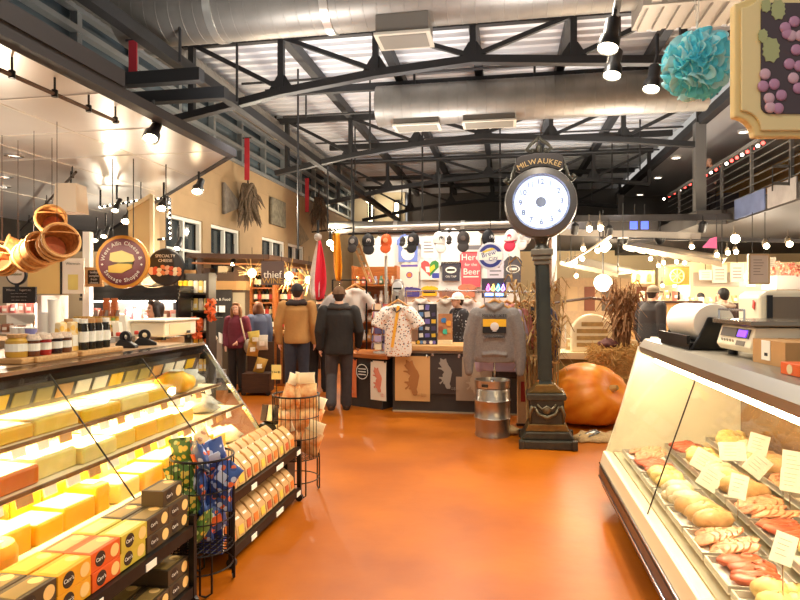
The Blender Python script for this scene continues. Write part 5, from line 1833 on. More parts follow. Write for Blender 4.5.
for i, ((x0, x1), (y0, y1), nm, c, pr, lab) in enumerate(shirts):
    p, q_ = PY(x0, y1, BB - .035 - .012 * (i % 3)), PY(x1, y0, BB - .035 - .012 * (i % 3))
    w, hh = q_.x - p.x, q_.z - p.z
    t = thing('tee_shirt', lab, 'shirt', ((p.x + q_.x) / 2, p.y, p.z), 0, 'shirts on the display wall')
    a = w / 2
    pl_ = [(-a * .86, 0), (a * .86, 0), (a * .88, hh * .62), (a, hh * .6), (a, hh * .8), (a * .6, hh * .96), (a * .3, hh), (0, hh * .93), (-a * .3, hh), (-a * .6, hh * .96), (-a, hh * .8), (-a, hh * .6), (-a * .88, hh * .62)]
    m = mat('shirt_' + nm, c, .85)
    MB().prism(pl_, -.012, .012).build('shirt_body', m, t, bev=.004)
    MB().tube([(-a * .3, -.008, hh), (0, -.012, hh * .93), (a * .3, -.008, hh)], .008, 6).build('collar', m, t)
    y_ = -.0135
    if pr == 'disc':
        for z, r in ((.68, .32), (.3, .3)):
            MB().lathe([(0, .016), (w * r, .016), (w * r, .012)], c=(0, 0, hh * z), n=24, mtx=q if isinstance(q, M) else M.Rotation(pi / 2, 4, 'X')).build('disc_print', PAPER, t)
    elif pr == 'ring':
        MB().lathe([(.0, .014), (.055, .014), (.055, .012)], c=(0, 0, hh * .5), n=20, mtx=M.Rotation(pi / 2, 4, 'X')).build('ring_print', mat('pr_purple', (120, 90, 150), .8), t)
        MB().lathe([(.0, .016), (.04, .016), (.04, .012)], c=(0, 0, hh * .5), n=20, mtx=M.Rotation(pi / 2, 4, 'X')).build('ring_centre', mat('pr_orange', (236, 130, 60), .8), t)
        MB().box(-w * .4, w * .4, -.014, -.012, hh * .82, hh * .9).build('banner_print', mat('pr_violet', (110, 90, 170), .8), t)
    elif pr == 'lines':
        for z in (.25, .4, .55, .7):
            MB().box(-w * .3, w * U(.1, .3), -.014, -.012, hh * z, hh * (z + .05)).build('line_print', mat('pr_grey', (120, 116, 120), .8), t)
    elif pr == 'heart':
        for sx, c2 in ((-1, (224, 84, 84)), (1, (70, 140, 70))):
            MB().prism([(0, hh * .15), (sx * w * .4, hh * .55), (sx * w * .4, hh * .75), (sx * w * .25, hh * .86), (sx * w * .08, hh * .8), (0, hh * .68)], -.015, -.012).build('heart_half', mat('pr_h%d' % sx, c2, .8), t)
        MB().prism([(-w * .0, hh * .3), (w * .24, hh * .52), (w * .2, hh * .68), (w * .0, hh * .55)], -.018, -.014).build('heart_patch', mat('pr_y', (246, 206, 60), .8), t)
        MB().prism([(-w * .16, hh * .34), (w * .0, hh * .34), (-w * .02, hh * .58), (-w * .2, hh * .58)], -.018, -.014).build('heart_patch', PAPER, t)
        MB().box(w * .1, w * .42, -.0145, -.012, hh * .08, hh * .3).build('blue_patch', mat('pr_b', (70, 80, 170), .8), t)
    elif pr == 'wisc':
        text('WISCONSIN', .062, PAPER, t, (0, -.0135, hh * .78))
        MB().lathe([(.0, .014), (w * .28, .014), (w * .28, .012)], c=(0, 0, hh * .46), n=20, mtx=M.Rotation(pi / 2, 4, 'X') @ M.Diagonal((1, .6, 1, 1))).build('badge_print', PAPER, t)
        MB().box(-w * .2, w * .2, -.016, -.012, hh * .42, hh * .5).build('badge_bar', INK, t)
        text('ON TAP', .05, PAPER, t, (0, -.0135, hh * .18))
    elif pr == 'beer':
        text('Here', .15, PAPER, t, (-.01, -.0135, hh * .74))
        text('for the', .075, PAPER, t, (0, -.0135, hh * .56))
        text('Beer', .15, PAPER, t, (.01, -.0135, hh * .38))
        MB().box(-w * .35, w * .35, -.014, -.012, hh * .24, hh * .27).build('underline', PAPER, t)
    elif pr == 'bar':
        MB().box(-w * .45, w * .45, -.014, -.012, hh * .1, hh * .3).build('bar_print', mat('pr_grey', (120, 116, 120), .8), t)
    elif pr == 'oval':
        MB().lathe([(w * .32, .014), (w * .38, .014), (w * .38, .012), (w * .32, .012)], c=(0, 0, hh * .5), n=24, mtx=M.Rotation(pi / 2, 4, 'X') @ M.Diagonal((1, .6, 1, 1)), ring=True).build('oval_print', PAPER, t)
        MB().box(-w * .22, w * .22, -.014, -.012, hh * .45, hh * .55).build('line_print', PAPER, t)
    elif pr == 'dark':
        MB().box(-w * .35, w * .35, -.014, -.012, hh * .3, hh * .6).build('line_print', INK, t)
# round sign above the till
t = thing('round_shop_sign', 'round white and blue Brew City sign hanging in the stall under the black cap', 'sign', PY(490.5, 256, 8.2))
t.scale = (1.22, 1.22, 1.22)
MB().lathe([(0, .02), (.145, .02), (.15, 0), (.145, -.02), (0, -.02)], n=40, mtx=M.Rotation(pi / 2, 4, 'X')).build('disc', mat('sign_silver', (206, 206, 214), .4), t)
MB().lathe([(.09, .022), (.128, .022), (.128, .02), (.09, .02)], n=40, mtx=M.Rotation(pi / 2, 4, 'X'), ring=True).build('blue_ring', mat('sign_blue', (50, 56, 130), .5), t)
MB().box(-.13, .13, -.0235, -.02, -.045, .045).build('white_band', PAPER, t)
text('Brew', .075, mat('sign_blue', (50, 56, 130), .5), t, (-.02, -.0245, .022), (pi / 2, R(-14), 0))
text('City', .06, mat('sign_blue', (50, 56, 130), .5), t, (.03, -.0245, -.03), (pi / 2, R(-14), 0))
MB().prism([(-.09, .05), (.02, .09), (.05, .075), (-.08, .03)], -.025, -.02).build('yellow_swoosh', mat('sign_yel', (226, 200, 70), .5), t)
MB().tube([(0, 0, .15), (0, 0, .4)], .004, 5).build('hanging_wire', INK, t)
# colourful neon open sign on the back wall
t = thing('neon_sign', 'small multicoloured lit sign low on the display wall beside the hoodies', 'neon sign', PY(494, 288, 9.9))
MB().box(-.2, .2, .02, .04, -.16, .16).build('backing', mat('neon_back', (60, 58, 70), .4), t)
for k, (c, x) in enumerate((((255, 90, 200), -.12), ((255, 210, 80), -.04), ((110, 220, 255), .04), ((180, 120, 255), .12))):
    MB().tube([(x, 0, -.02), (x + .03, 0, .06), (x + .05, 0, -.02), (x + .02, 0, -.05), (x, 0, -.02)], .012, 6).build('tube_letter', mat('neon%d' % k, c, .3, emit=6), t)
MB().box(-.15, .15, -.005, .02, -.13, -.07).build('lit_bar', mat('neon_blue', (120, 170, 255), .3, emit=4), t)

# cap rail
capd = 8.6
RA, RB_ = PY(348, 234, 8.55), PY(538, 228, 8.35)
t = thing('cap_rail', 'dark pipe with white upper strip carrying the caps across the front of the stall', 'rail', (RA.x, RA.y, RA.z))
MB().tube([(0, 0, 0), RB_ - RA], .016, 8).build('rail_pipe', BLKMET, t)
MB().tube([V((.1, .05, .09)), RB_ - RA + V((-.05, .05, .09))], .022, 8).build('white_strip', WHITE, t)
for f in (.03, .5, .97):
    w = (RB_ - RA) * f
    MB().tube([w, w + V((0, .03, .8 if f != .5 else .8))], .012, 6).build('hanger', STEEL, t)
CAPM = {'black': (34, 32, 34), 'orange': (208, 92, 40), 'white': (238, 236, 232), 'charcoal': (62, 56, 54), 'red': (206, 48, 76), 'navyblack': (26, 26, 32)}


def cap(label, px, py, col, brim=None, patch=None, tilt=0, s=1.0, group='caps hanging from the rail', yaw=0.):
    f = max(0, min(1, (px - 348) / 190))
    p = RA.lerp(RB_, f)
    t = thing('baseball_cap', label, 'cap', (p.x, p.y - .02, p.z), yaw, group)
    m = mat('cap_' + col, CAPM[col], .8)
    mb_ = mat('cap_' + (brim or col), CAPM[brim or col], .8)
    h0 = -.12
    o = MB()
    o.ball((0, -.0, h0), (.085 * s, .075 * s, .105 * s), 18, 12)
    e = Euler((0, tilt, 0))
    c = o.build('crown', m, t, smooth=True, rot=(0, 0, 0))
    MB().ball((0, -.06, h0 - .11 * s), (.078 * s, .022, .075 * s), 16, 8, rot=(R(-12), 0, 0)).build('brim', mb_, t, smooth=True)
    MB().tube([(-.08 * s, -.02, h0 - .045), (-.04 * s, -.068 * s, h0 - .06), (.04 * s, -.068 * s, h0 - .06), (.08 * s, -.02, h0 - .045)], .008, 6).build('sweatband', mb_, t)
    MB().ball((0, 0, h0 + .105 * s), .01, 8, 6).build('button', m, t)
    if patch:
        MB().lathe([(0, .082), (.034, .078), (.036, .06)], c=(0, 0, h0 + .005), n=18, mtx=M.Rotation(pi / 2, 4, 'X') @ M.Rotation(0, 4, 'X')).build('patch', mat('patch_%s' % (patch,), patch, .7), t)
    MB().cbox((0, 0, -.005), (.03, .03, .05)).build('clip', BLACK, t, bev=.004)
    return t


cap('black cap with silver round badge, second from the left on the rail', 370, 245, 'black', None, (170, 166, 160), 0, 1.1, yaw=.3)
cap('orange cap with tan patch on the rail', 389, 245, 'orange', None, (226, 160, 110))
cap('small dark visor between the orange and the second black cap', 406, 238, 'charcoal', None, None, 0, .5)
cap('black cap with pale crown patch, third dark cap from the left', 417, 244, 'black', None, (190, 180, 170), 0, 1.05, yaw=-.3)
cap('white cap with black logo in the middle of the rail', 443, 246, 'white', None, (70, 66, 66), 0, 1.1, yaw=.5)
cap('small dark spotlight shaped visor beside the white cap', 453, 236, 'charcoal', None, None, 0, .45)
cap('charcoal brown cap with round badge, right of the middle', 467, 245, 'charcoal', None, (96, 84, 78), 0, 1.05)
cap('large black cap with white tag above the round sign', 491, 240, 'navyblack', None, (226, 226, 226), 0, 1.1, yaw=.7)
cap('white and red trucker cap next to the street clock', 513, 244, 'white', 'red', (206, 48, 76), 0, 1.1, yaw=-.4)
cap('white cap at the right end of the rail behind the clock', 526, 250, 'white', None, (210, 206, 200), 0, 1.0, yaw=-.7)
cap('grey black cap at the left end of the rail', 354, 240, 'charcoal', None, (150, 146, 140), 0, .9)

# baseball bats / wooden sticks hanging at the left of the stall
t = thing('wooden_ladder_rack', 'pale wooden slatted rack leaning at the left end of the stall', 'rack', PY(362, 262, 8.6))
a, c_ = PY(354, 240, 8.6) - t.location, PY(371, 283, 8.6) - t.location
for dx in (-.03, .05):
    MB().beam(a + V((dx, 0, 0)), c_ + V((dx, 0, 0)), .03).build('side_rail', OAK, t)
for k in range(7):
    w = a.lerp(c_, k / 6)
    MB().box(w.x - .03, w.x + .05, w.y - .012, w.y + .012, w.z - .01, w.z + .01).build('slat', OAK, t)
MB().tube([a, a + V((0, .0, .2))], .006, 5).build('hanging_cord', INK, t)
# parking meter on a post
pm = PY(397, 297, 8.32)
t = thing('parking_meter', 'grey vintage parking meter head standing on the stall counter above the printed shirt', 'parking meter', (pm.x, pm.y + .1, .931))
MTR = mat('meter_grey', (168, 160, 152), .4, .5, var=.15)
zt = PY(397, 279, 8.4).z - .931
MB().tube([(0, 0, 0), (0, 0, zt - .5)], .03, 12).build('post', MTR, t)
b = MB()
b.ell([(0, 0, zt - .52, .06, .05), (0, 0, zt - .36, .065, .055), (0, 0, zt - .34, .09, .07), (0, 0, zt - .22, .095, .075), (0, 0, zt - .1, .095, .075), (0, 0, zt - .03, .07, .06), (0, 0, zt, .03, .03)], 20)
b.build('meter_head', MTR, t, smooth=True)
MB().lathe([(0, .078), (.07, .076), (.075, .06)], c=(0, 0, zt - .11), n=24, mtx=M.Rotation(pi / 2, 4, 'X')).build('meter_window', mat('meter_glass', (206, 206, 204), .15), t)
MB().box(-.06, .06, -.082, -.07, zt - .15, zt - .125).build('slot_bar', BLACK, t)
MB().cbox((0, -.07, zt - .27), (.04, .03, .06)).build('coin_slot', BLKMET, t)
t = thing('metal_post', 'thin grey steel post behind the parking meter', 'post', (PY(386, 300, 8.7).x, 8.7, .931))
MB().tube([(0, 0, 0), (0, 0, PY(386, 256, 8.7).z - .931)], .022, 10).build('post_shaft', mat('post_grey', (170, 162, 152), .4, .4), t)
MB().lathe([(.08, 0), (.08, .02), (.03, .03)], n=16).build('post_foot', BLKMET, t)
# printed shirt on display
PRT = spots('all_over_print_cloth', (232, 222, 208), [(40, 36, 40), (90, 80, 84), (200, 120, 60), (60, 60, 80)], 34, .33)
p = PY(398, 300, 8.13)
t = garment('printed_shirt', 'cream short sleeved shirt with small black print and yellow sash on the stall front', 'shirt', (p.x, p.y, 1.66), 0, PRT, False, .72, .2, .05, .2, None, vox=.012)
MB().beam((.02, -.075, -.18), (-.07, -.075, -.75), .04, .01, (0, 1, 0)).build('yellow_sash', mat('sash_yellow', (232, 168, 50), .7), t)
MB().tube([(-.07, -.02, -.16), (-.03, -.07, -.24), (.0, -.075, -.27), (.03, -.07, -.24), (.07, -.02, -.16)], .014, 6).build('collar', mat('dark_collar', (70, 64, 66), .8), t)
# displays on the counter
def on_counter(label, name, cat, px, dy=.2, rz=0, group=None, z=.931):
    p = PY(px, 300, ST + dy)
    return thing(name, label, cat, (p.x, p.y, z), rz, group)


t = on_counter('black pin board stand covered in stickers on the stall counter', 'sticker_stand', 'display stand', 427, .25)
MB().cbox((0, .05, .29), (.27, .03, .56)).build('board', mat('black_display', (42, 38, 44), .7), t)
MB().box(-.15, .15, -.1, .12, 0, .05).build('tray', BLACK, t)
sc_ = [(232, 226, 214), (110, 100, 170), (226, 180, 50), (90, 130, 180), (196, 186, 176), (70, 60, 90)]
for k in range(14):
    MB().cbox((-.09 + (k % 3) * .09, .033, .12 + (k // 3) * .1), (U(.05, .08), .005, U(.04, .08)), (0, U(-.2, .2), 0)).build('sticker', mat('stk%d' % (k % 6), sc_[k % 6], .6), t)
for k in range(6):
    MB().lathe([(0, .004), (.025, .003), (.026, 0)], c=(-.11 + k * .045, -.103, .03), n=12, mtx=M.Rotation(pi / 2, 4, 'X')).build('badge', mat('stk%d' % ((k + 2) % 6), sc_[(k + 2) % 6], .6), t)
t = on_counter('tan cork board stand of turquoise and blue magnets on the stall counter', 'magnet_stand', 'display stand', 445, .22)
MB().cbox((0, .05, .22), (.2, .03, .42)).build('board', mat('cork', (190, 130, 84), .8, var=.2), t)
MB().box(-.1, .1, -.06, .1, 0, .06).build('tray', CREAM, t)
for k, (x, z, c) in enumerate(((-.02, .34, (50, 120, 180)), (.05, .3, (230, 160, 60)), (.0, .18, (60, 180, 150)), (-.06, .22, (160, 90, 60)), (.06, .2, (200, 150, 90)))):
    MB().prism([(x - .03, z - .035), (x + .025, z - .04), (x + .035, z + .02), (x + .015, z + .035), (x - .02, z + .03), (x - .04, z + .01)], .022, .034).build('magnet', mat('mag%d' % k, c, .5), t)
# spinner of cards at the left
t = thing('card_spinner', 'white revolving rack crowded with postcards on the stall wing', 'card rack', wm @ V((-.35, .25, .781)), .3)
MB().tube([(0, 0, 0), (0, 0, .75)], .015, 8).build('spindle', CHROME, t)
MB().lathe([(.12, 0), (.12, .02), (.02, .03)], n=20).build('base', WHITE, t)
cc = [(236, 228, 214), (190, 170, 200), (226, 190, 150), (90, 80, 120), (200, 90, 80), (120, 130, 170), (240, 226, 190)]
for k in range(4):
    for r in range(6):
        for j in (-1, 1):
            a_ = k * pi / 2
            m_ = M.Rotation(a_, 4, 'Z')
            c_ = m_ @ V((j * .06, -.13, .1 + r * .115))
            MB().cbox(c_, (.1, .008, .085), (R(-8), 0, a_)).build('postcard', mat('pc%d' % ((k * 3 + r * 2 + j) % 7), cc[(k * 3 + r * 2 + j) % 7], .6), t)
t = thing('toy_bin', 'wire bin of small colourful goods on the stall wing', 'goods bin', wm @ V((-.1, .3, .781)), .2)
MB().box(-.12, .12, -.1, .1, 0, .1).build('bin_box', mat('bin_brown', (120, 84, 60), .6), t)
for k in range(12):
    MB().ball((-.09 + (k % 4) * .06, -.06 + (k // 4) * .06, .12 + U(0, .1)), (.03, .03, .045), 8, 6, rot=(U(-1, 1), U(-1, 1), 0)).build('small_toy', mat('pc%d' % (k % 7), cc[k % 7], .6), t)
# hoodies behind counter
for i, (px, c, nm) in enumerate(((421, (206, 196, 186), 'pale grey'), (446, (190, 176, 160), 'oatmeal'), (467, (214, 196, 186), 'blush'))):
    p = PY(px, 294, 9.8)
    garment('hoodie', '%s hoodie hanging behind the stall counter, %s from the left' % (nm, ORD[i]), 'hoodie', (p.x, p.y, p.z + .06), 0, mat('hd%d' % i, c, .9, var=.15, vs=40), True, .5, .22, .06, .42, 'hoodies behind the counter', vox=.018)
o = thing('garment_bar', 'steel bar behind the counter from which three hoodies hang', 'rail', PY(445, 294, 9.8) + V((0, 0, .06)))
MB().tube([(-.65, 0, -.01), (.65, 0, -.01)], .012, 8).build('bar', CHROME, o)
for s in (-.64, .64):
    MB().tube([(s, 0, -.01), (s, 0, -o.location.z)], .012, 8).build('bar_leg', CHROME, o)
# left stall stock: hanging goods in front of flags
gc = [(232, 214, 196), (214, 120, 96), (90, 120, 90), (230, 226, 214), (190, 90, 70), (120, 100, 90), (236, 190, 110), (150, 140, 150)]
t, gm = shelf_unit('wooden gift shelf at the left end of the stall', 374, 9.6, .7, (.9, 1.2, 1.5, 1.8), .3, PINE, 0)
for r, z in enumerate((.9, 1.2, 1.5, 1.8)):
    for i in range(7):
        k = (i * 3 + r * 2) % 8
        h_ = U(.12, .22)
        tt = thing('gift_item', '%s gift item on the gift shelf, %s shelf, %s from the left' % (('cream', 'coral', 'green', 'white', 'red', 'brown', 'yellow', 'grey')[k], ('lowest', 'second', 'third', 'top')[r], ORD[i]), 'gift', gm @ V((-.29 + i * .097, .1, z + .001)), 0, 'gifts on the gift shelf')
        MB().ell([(0, 0, 0, .03, .03), (0, 0, h_ * .1, .042, .04), (0, 0, h_ * .6, .036, .035), (0, 0, h_ * .75, .018, .018), (0, 0, h_, .024, .022)], 10).build('item_body', mat('gift%d' % k, gc[k], .6), tt, smooth=True)
        MB().box(-.02, .02, -.044, -.036, h_ * .2, h_ * .45).build('item_tag', PAPER, tt)
# second gift counter objects between
for i, (x, y, c, nm) in enumerate(((340, 300, (150, 146, 142), 'grey hanging shirt'), (355, 296, (206, 196, 186), 'pale hanging shirt'))):
    p = P(x, y - 18, 9.4)
    garment('hanging_shirt', '%s at the left end of the stall beside the flags' % nm, 'shirt', p, .5, mat('hs%d' % i, c, .9), False, .55, .17, .06, .2, 'shirts by the flags', vox=.02)
t = thing('garment_bar', 'dark bar at the left end of the stall for two hanging shirts', 'rail', P(348, 280, 9.4))
MB().tube([RT * -.25, RT * .3], .012, 6).build('bar', BLKMET, t)
MB().tube([RT * -.24, RT * -.24 + V((0, 0, -t.location.z))], .014, 6).tube([RT * .29, RT * .29 + V((0, 0, -t.location.z))], .014, 6).build('bar_leg', BLKMET, t)


# ---------------------------------------------------------------- flags
def flag(label, px, ptop, pbot, d, cols, wtop, wbot, sway, rod=None):
    p = P(px, ptop, d)
    h_ = (pbot - ptop) / 600 * d
    t = thing('hanging_flag', label, 'flag', p, YAW)
    NX, NZ = 10, 12
    def pt(u, v):
        w = wtop + (wbot - wtop) * math.sin(min(1, v * 1.25) * pi / 2)
        if v > .8:
            w *= 1 - (v - .8) * 1.6
        return V((sway * v + (u - .5) * w, .05 * sin(u * 9 + v * 3) * (.3 + v), -h_ * v * (1 - .06 * abs(u - .5))))
    nC = len(cols)
    for ci, m in enumerate(cols):
        b = MB()
        g = {}
        for i in range(NX + 1):
            for j in range(NZ + 1):
                g[i, j] = b.b.verts.new(pt((ci + i / NX) / nC, j / NZ))
        for i in range(NX):
            for j in range(NZ):
                b.face([g[i, j], g[i + 1, j], g[i + 1, j + 1], g[i, j + 1]])
        o = b.build('flag_cloth', m, t, smooth=True)
        s = o.modifiers.new('s', 'SOLIDIFY')
        s.thickness = .006
    MB().tube([(-.06, 0, .01), (0, 0, .03), (.02, 0, .02)], .012, 6).build('flag_clip', BLKMET, t)
    MB().tube([(0, .02, -.02), (sway * .4, .05, -h_ * .95)], .01, 6).build('flag_staff', WHITE, t)
    return t


flag('red and white striped pointed flag hanging left of the stall', 319, 240, 300, 9.0, [mat('flag_pale', (226, 212, 200), .8, var=.2, vs=16), mat('flag_red', (230, 50, 70), .8), mat('flag_red', (230, 50, 70), .8)], .05, .27, -.02)
flag('narrow golden yellow flag hanging at the left end of the stall', 336, 233, 281, 8.9, [mat('flag_gold', (240, 160, 30), .8)], .09, .13, .04)
t = thing('flag_rail', 'dark rail holding the two flags at the left end of the stall', 'rail', P(312, 236, 8.95))
e = P(352, 232, 8.75) - t.location
MB().tube([V((0, 0, .06)), e + V((0, 0, .06))], .014, 6).build('rail_pipe', BLKMET, t)
MB().tube([e * .4 + V((0, 0, .06)), e * .4 + V((0, 0, 1.0))], .01, 6).build('hanger', STEEL, t)
for i, (x, y) in enumerate(((330, 243), (334, 248), (318, 237))):
    t = fac('bright round spot lamp by the flags, %s' % ('upper left', 'lower right', 'dull grey one at the flag tip')[i], 'spot_lamp', 'spot lamp', x, y, 9.6 if i < 2 else 8.9)
    MB().ball((0, 0, 0), .05 if i < 2 else .06, 12, 8).build('bulb', WARMBULB if i < 2 else mat('grey_lamp', (190, 180, 170), .4), t, smooth=True)
    MB().tube([(0, 0, .03), (0, 0, .25)], .02, 8).build('lamp_neck', BLACK, t)
# ================================================================ MEAT CASE (right)
D0, D1 = .7, 4.89
mc = thing('glass_meat_case', 'slanted glass deli meat case with cream trim and black bumper on the right', 'display case', (1.2, 2.8, 0))
ax = lambda x: x - 1.2
ay = lambda y: y - 2.8
TRIM = mat('cream_enamel_trim', (226, 212, 178), .35, .1)
LINER = mat('pale_case_liner', (212, 196, 160), .4)
MB().box(ax(1.0), ax(1.8), ay(D0), ay(D1 - .05), 0, .1).build('kick_base', mat('dark_kick', (44, 34, 28), .6), mc)
MB().prism([(ax(.82), .10), (ax(.745), .13), (ax(.725), .20), (ax(.725), .28), (ax(.745), .31), (ax(1.1), .31), (ax(1.1), .1)], ay(D0), ay(D1)).build('bumper', mat('black_rubber_bumper', (36, 28, 26), .3), mc)
b = MB()
b.tube([(ax(.728), ay(D0), .305), (ax(.728), ay(D1), .305)], .006, 8).tube([(ax(.722), ay(D0), .205), (ax(.722), ay(D1), .205)], .006, 8)
b.build('chrome_strip', CHROME, mc)
MB().prism([(ax(.735), .31), (ax(.755), .395), (ax(.765), .40), (ax(.82), .40), (ax(.84), .31)], ay(D0), ay(D1)).build('lower_trim', TRIM, mc)
MB().prism([(ax(.83), .34), (ax(1.8), .34), (ax(1.8), .56), (ax(1.0), .40), (ax(.83), .40)], ay(D0), ay(D1 - .02)).build('deck', LINER, mc)
MB().box(ax(1.74), ax(1.8), ay(D0), ay(D1 - .02), .5, 1.2).build('back_doors', mat('mirror_sliding_doors', (150, 118, 84), .12, .6), mc)
b = MB()
b.prism([(ax(1.03), 1.17), (ax(1.02), 1.22), (ax(1.06), 1.275), (ax(1.12), 1.28), (ax(1.85), 1.28), (ax(1.85), 1.20), (ax(1.14), 1.20)], ay(D0), ay(D1))
b.build('top_hood', mat('silver_hood', (150, 142, 128), .34, .5), mc)
MB().tube([(ax(1.12), ay(D0 + .05), 1.118), (ax(1.12), ay(D1 - .08), 1.118)], .012, 10).build('lamp_tube', mat('meat_lamp_tube', (255, 230, 184), .3, emit=95), mc)
fx0, fz0, fx1, fz1 = ax(.775), .40, ax(1.035), 1.185
ys = [D0, 1.86, 3.5, D1]
for a, c in zip(ys, ys[1:]):
    MB().quad((fx0, ay(a + .003), fz0), (fx0, ay(c - .003), fz0), (fx1, ay(c - .003), fz1), (fx1, ay(a + .003), fz1), .008).build('glass_pane', GLASS, mc)
MB().tube([(fx0, ay(3.5), fz0), (fx1, ay(3.5), fz1)], .004, 6).build('pane_seam', BLKMET, mc)
MB().beam((fx0, ay(1.86), fz0), (fx1, ay(1.86), fz1), .05, .03).build('section_post', TRIM, mc)
MB().quad((fx0, ay(D1), fz0), (ax(1.78), ay(D1), fz0), (ax(1.78), ay(D1), 1.2), (fx1, ay(D1), fz1), .01).build('end_panel', mat('case_end_liner', (236, 226, 202), .35, var=.06, vs=4), mc)
MB().beam((fx0 - .01, ay(D1 + .01), fz0 - .18), (fx1, ay(D1 + .01), fz1 + .03), .045, .03).build('end_frame', mat('cream_end_frame', (238, 230, 206), .35, .2), mc)

# trays of meat, each tray and each cut of its own
TRAYM = mat('white_tray', (246, 240, 226), .3)
MEATC = [('rosy ham', (238, 160, 116)), ('pale turkey', (248, 220, 178)), ('red beef', (206, 100, 66)), ('tan roast', (226, 176, 118)), ('golden chicken', (248, 212, 136))]


def deckz(x):
    return .40 + (x - 1.0) * .2 if x > 1.0 else .40


ti = 0
meat_names = {}
for rowi, (x0, x1, rn) in enumerate(((.86, 1.14, 'front'), (1.16, 1.42, 'middle'), (1.44, 1.70, 'rear'))):
    y = 1.28
    k = 0
    while y < 4.6:
        L = .30
        xm = (x0 + x1) / 2
        zb = max(deckz(x0), deckz(x1)) + .006
        t = thing('serving_tray', 'white steel tray in the %s row of the meat case, %s from near end' % (rn, ORD[k]), 'tray', (xm, y + L / 2, zb), 0, 'trays in the meat case')
        w = (x1 - x0) / 2
        MB().box(-w, w, -L / 2 + .008, L / 2 - .008, 0, .008).build('tray_base', TRAYM, t)
        b = MB()
        b.box(-w, -w + .008, -L / 2 + .008, L / 2 - .008, .008, .035).box(w - .008, w, -L / 2 + .008, L / 2 - .008, .008, .035).box(-w + .008, w - .008, -L / 2 + .008, -L / 2 + .016, .008, .035).box(-w + .008, w - .008, L / 2 - .016, L / 2 - .008, .008, .035)
        b.build('tray_rim', mat('tray_steel', (200, 194, 184), .3, .7), t)
        kind = (rowi * 2 + k * 3) % 5
        if rowi == 0 and k == 0:
            kind = 4
        nm, col = MEATC[kind]
        rr = random.Random(rowi * 31 + k)
        n = 3 if kind in (1, 3, 4) else 4
        for j in range(n):
            c = (xm + rr.uniform(-.03, .03), y + .055 + j * (L - .11) / max(1, n - 1), zb + .009)
            lab = '%s piece, %s row of meat case, %s tray from near end, %s piece' % (nm, rn, ORD[k], ORD[j])
            tt = thing('meat_cut', lab, 'meat', c, rr.uniform(-.4, .4), 'meat pieces in the case')
            b = MB()
            if kind == 4:
                b.ball((-.02, 0, .045), (.075, .055, .048), 14, 9)
                b.ball((.05, .01, .05), (.045, .04, .04), 12, 8)
                b.tube([(.05, .03, .03), (.09, .045, .025), (.115, .05, .022)], [.024, .016, .012], 8)
            elif kind == 3:
                b.ball((0, 0, .05), (.11, .052, .055), 16, 10)
            elif kind == 0:
                for k_ in range(5):
                    b.ball((-.06 + k_ * .03, rr.uniform(-.01, .01), .028 + .004 * k_), (.05, .048, .007), 14, 6, rot=(0, -.45, 0))
            elif kind == 2:
                b.ball((0, 0, .028), (.1, .05, .024), 14, 8)
                b.ball((.05, .02, .03), (.05, .04, .024), 12, 8)
            else:
                b.ball((0, 0, .045), (.085, .055, .05), 14, 9)
                b.ball((-.05, .02, .03), (.05, .035, .03), 10, 7)
            for v in b.b.verts:
                v.co += V((rr.uniform(-.005, .005), rr.uniform(-.005, .005), rr.uniform(-.004, .004)))
                v.co.z = max(.001, v.co.z)
            b.build('cut_body', mat('meat_' + nm, col, .35, var=.3, vs=22), tt, smooth=True)
            MB().cbox((0, 0, .1 if kind == 3 else .04), (.03, .02, .003)).build('garnish', mat('parsley', (90, 130, 50), .6), tt) if j == 1 and kind in (0, 3) else None
        y += L + .012
        k += 1
# price cards standing among the trays
cards = [(732, 451, 24, 18, -.08), (758, 444, 18, 20, .25), (757, 465, 20, 22, .7), (704, 461, 22, 20, .5), (710, 478, 20, 22, .55), (738, 486, 16, 24, .2), (793, 463, 20, 24, .1), (790, 480, 18, 22, .1), (783, 548, 20, 30, .3)]
HAND = mat('handwriting_ink', (150, 136, 116), .7)
for i, (x, y, w, h, tl) in enumerate(cards):
    X = (1.34, 1.5, 1.42, 1.22, 1.14, 1.15, 1.5, 1.4, .98)[i]
    p = PX(x, y, X)
    d = (p - EYE).dot(FW)
    ww, hh = w / 600 * d, h / 600 * d
    zb = deckz(X) + .05
    t = thing('price_card', 'white handwritten price card in the meat case, %s' % ('upper row second from the left', 'upper row tallest in the middle', 'diamond tilted one below the upper pair', 'leftmost tilted one', 'left one just below the leftmost', 'narrow one in the front middle', 'right edge upper one', 'right edge lower one', 'near one beside the section post')[i], 'price card', (p.x, p.y, zb), 0, 'price cards in the meat case')
    hz = max(.05, p.z - zb)
    MB().tube([(0, 0, 0), (0, .0, hz)], .003, 5).build('pick', CHROME, t)
    e = Euler((R(-12), tl, YAW * -1))
    c_ = MB().cbox((0, 0, 0), (ww, .004, hh)).build('card', PAPER, t, loc=(0, -.006, hz), rot=e)
    b = MB()
    for k in range(4):
        b.box(-ww * .32, ww * U(.05, .32), -.0032, -.002, hh * (.28 - k * .17), hh * (.296 - k * .17))
    b.build('handwriting', HAND, c_)

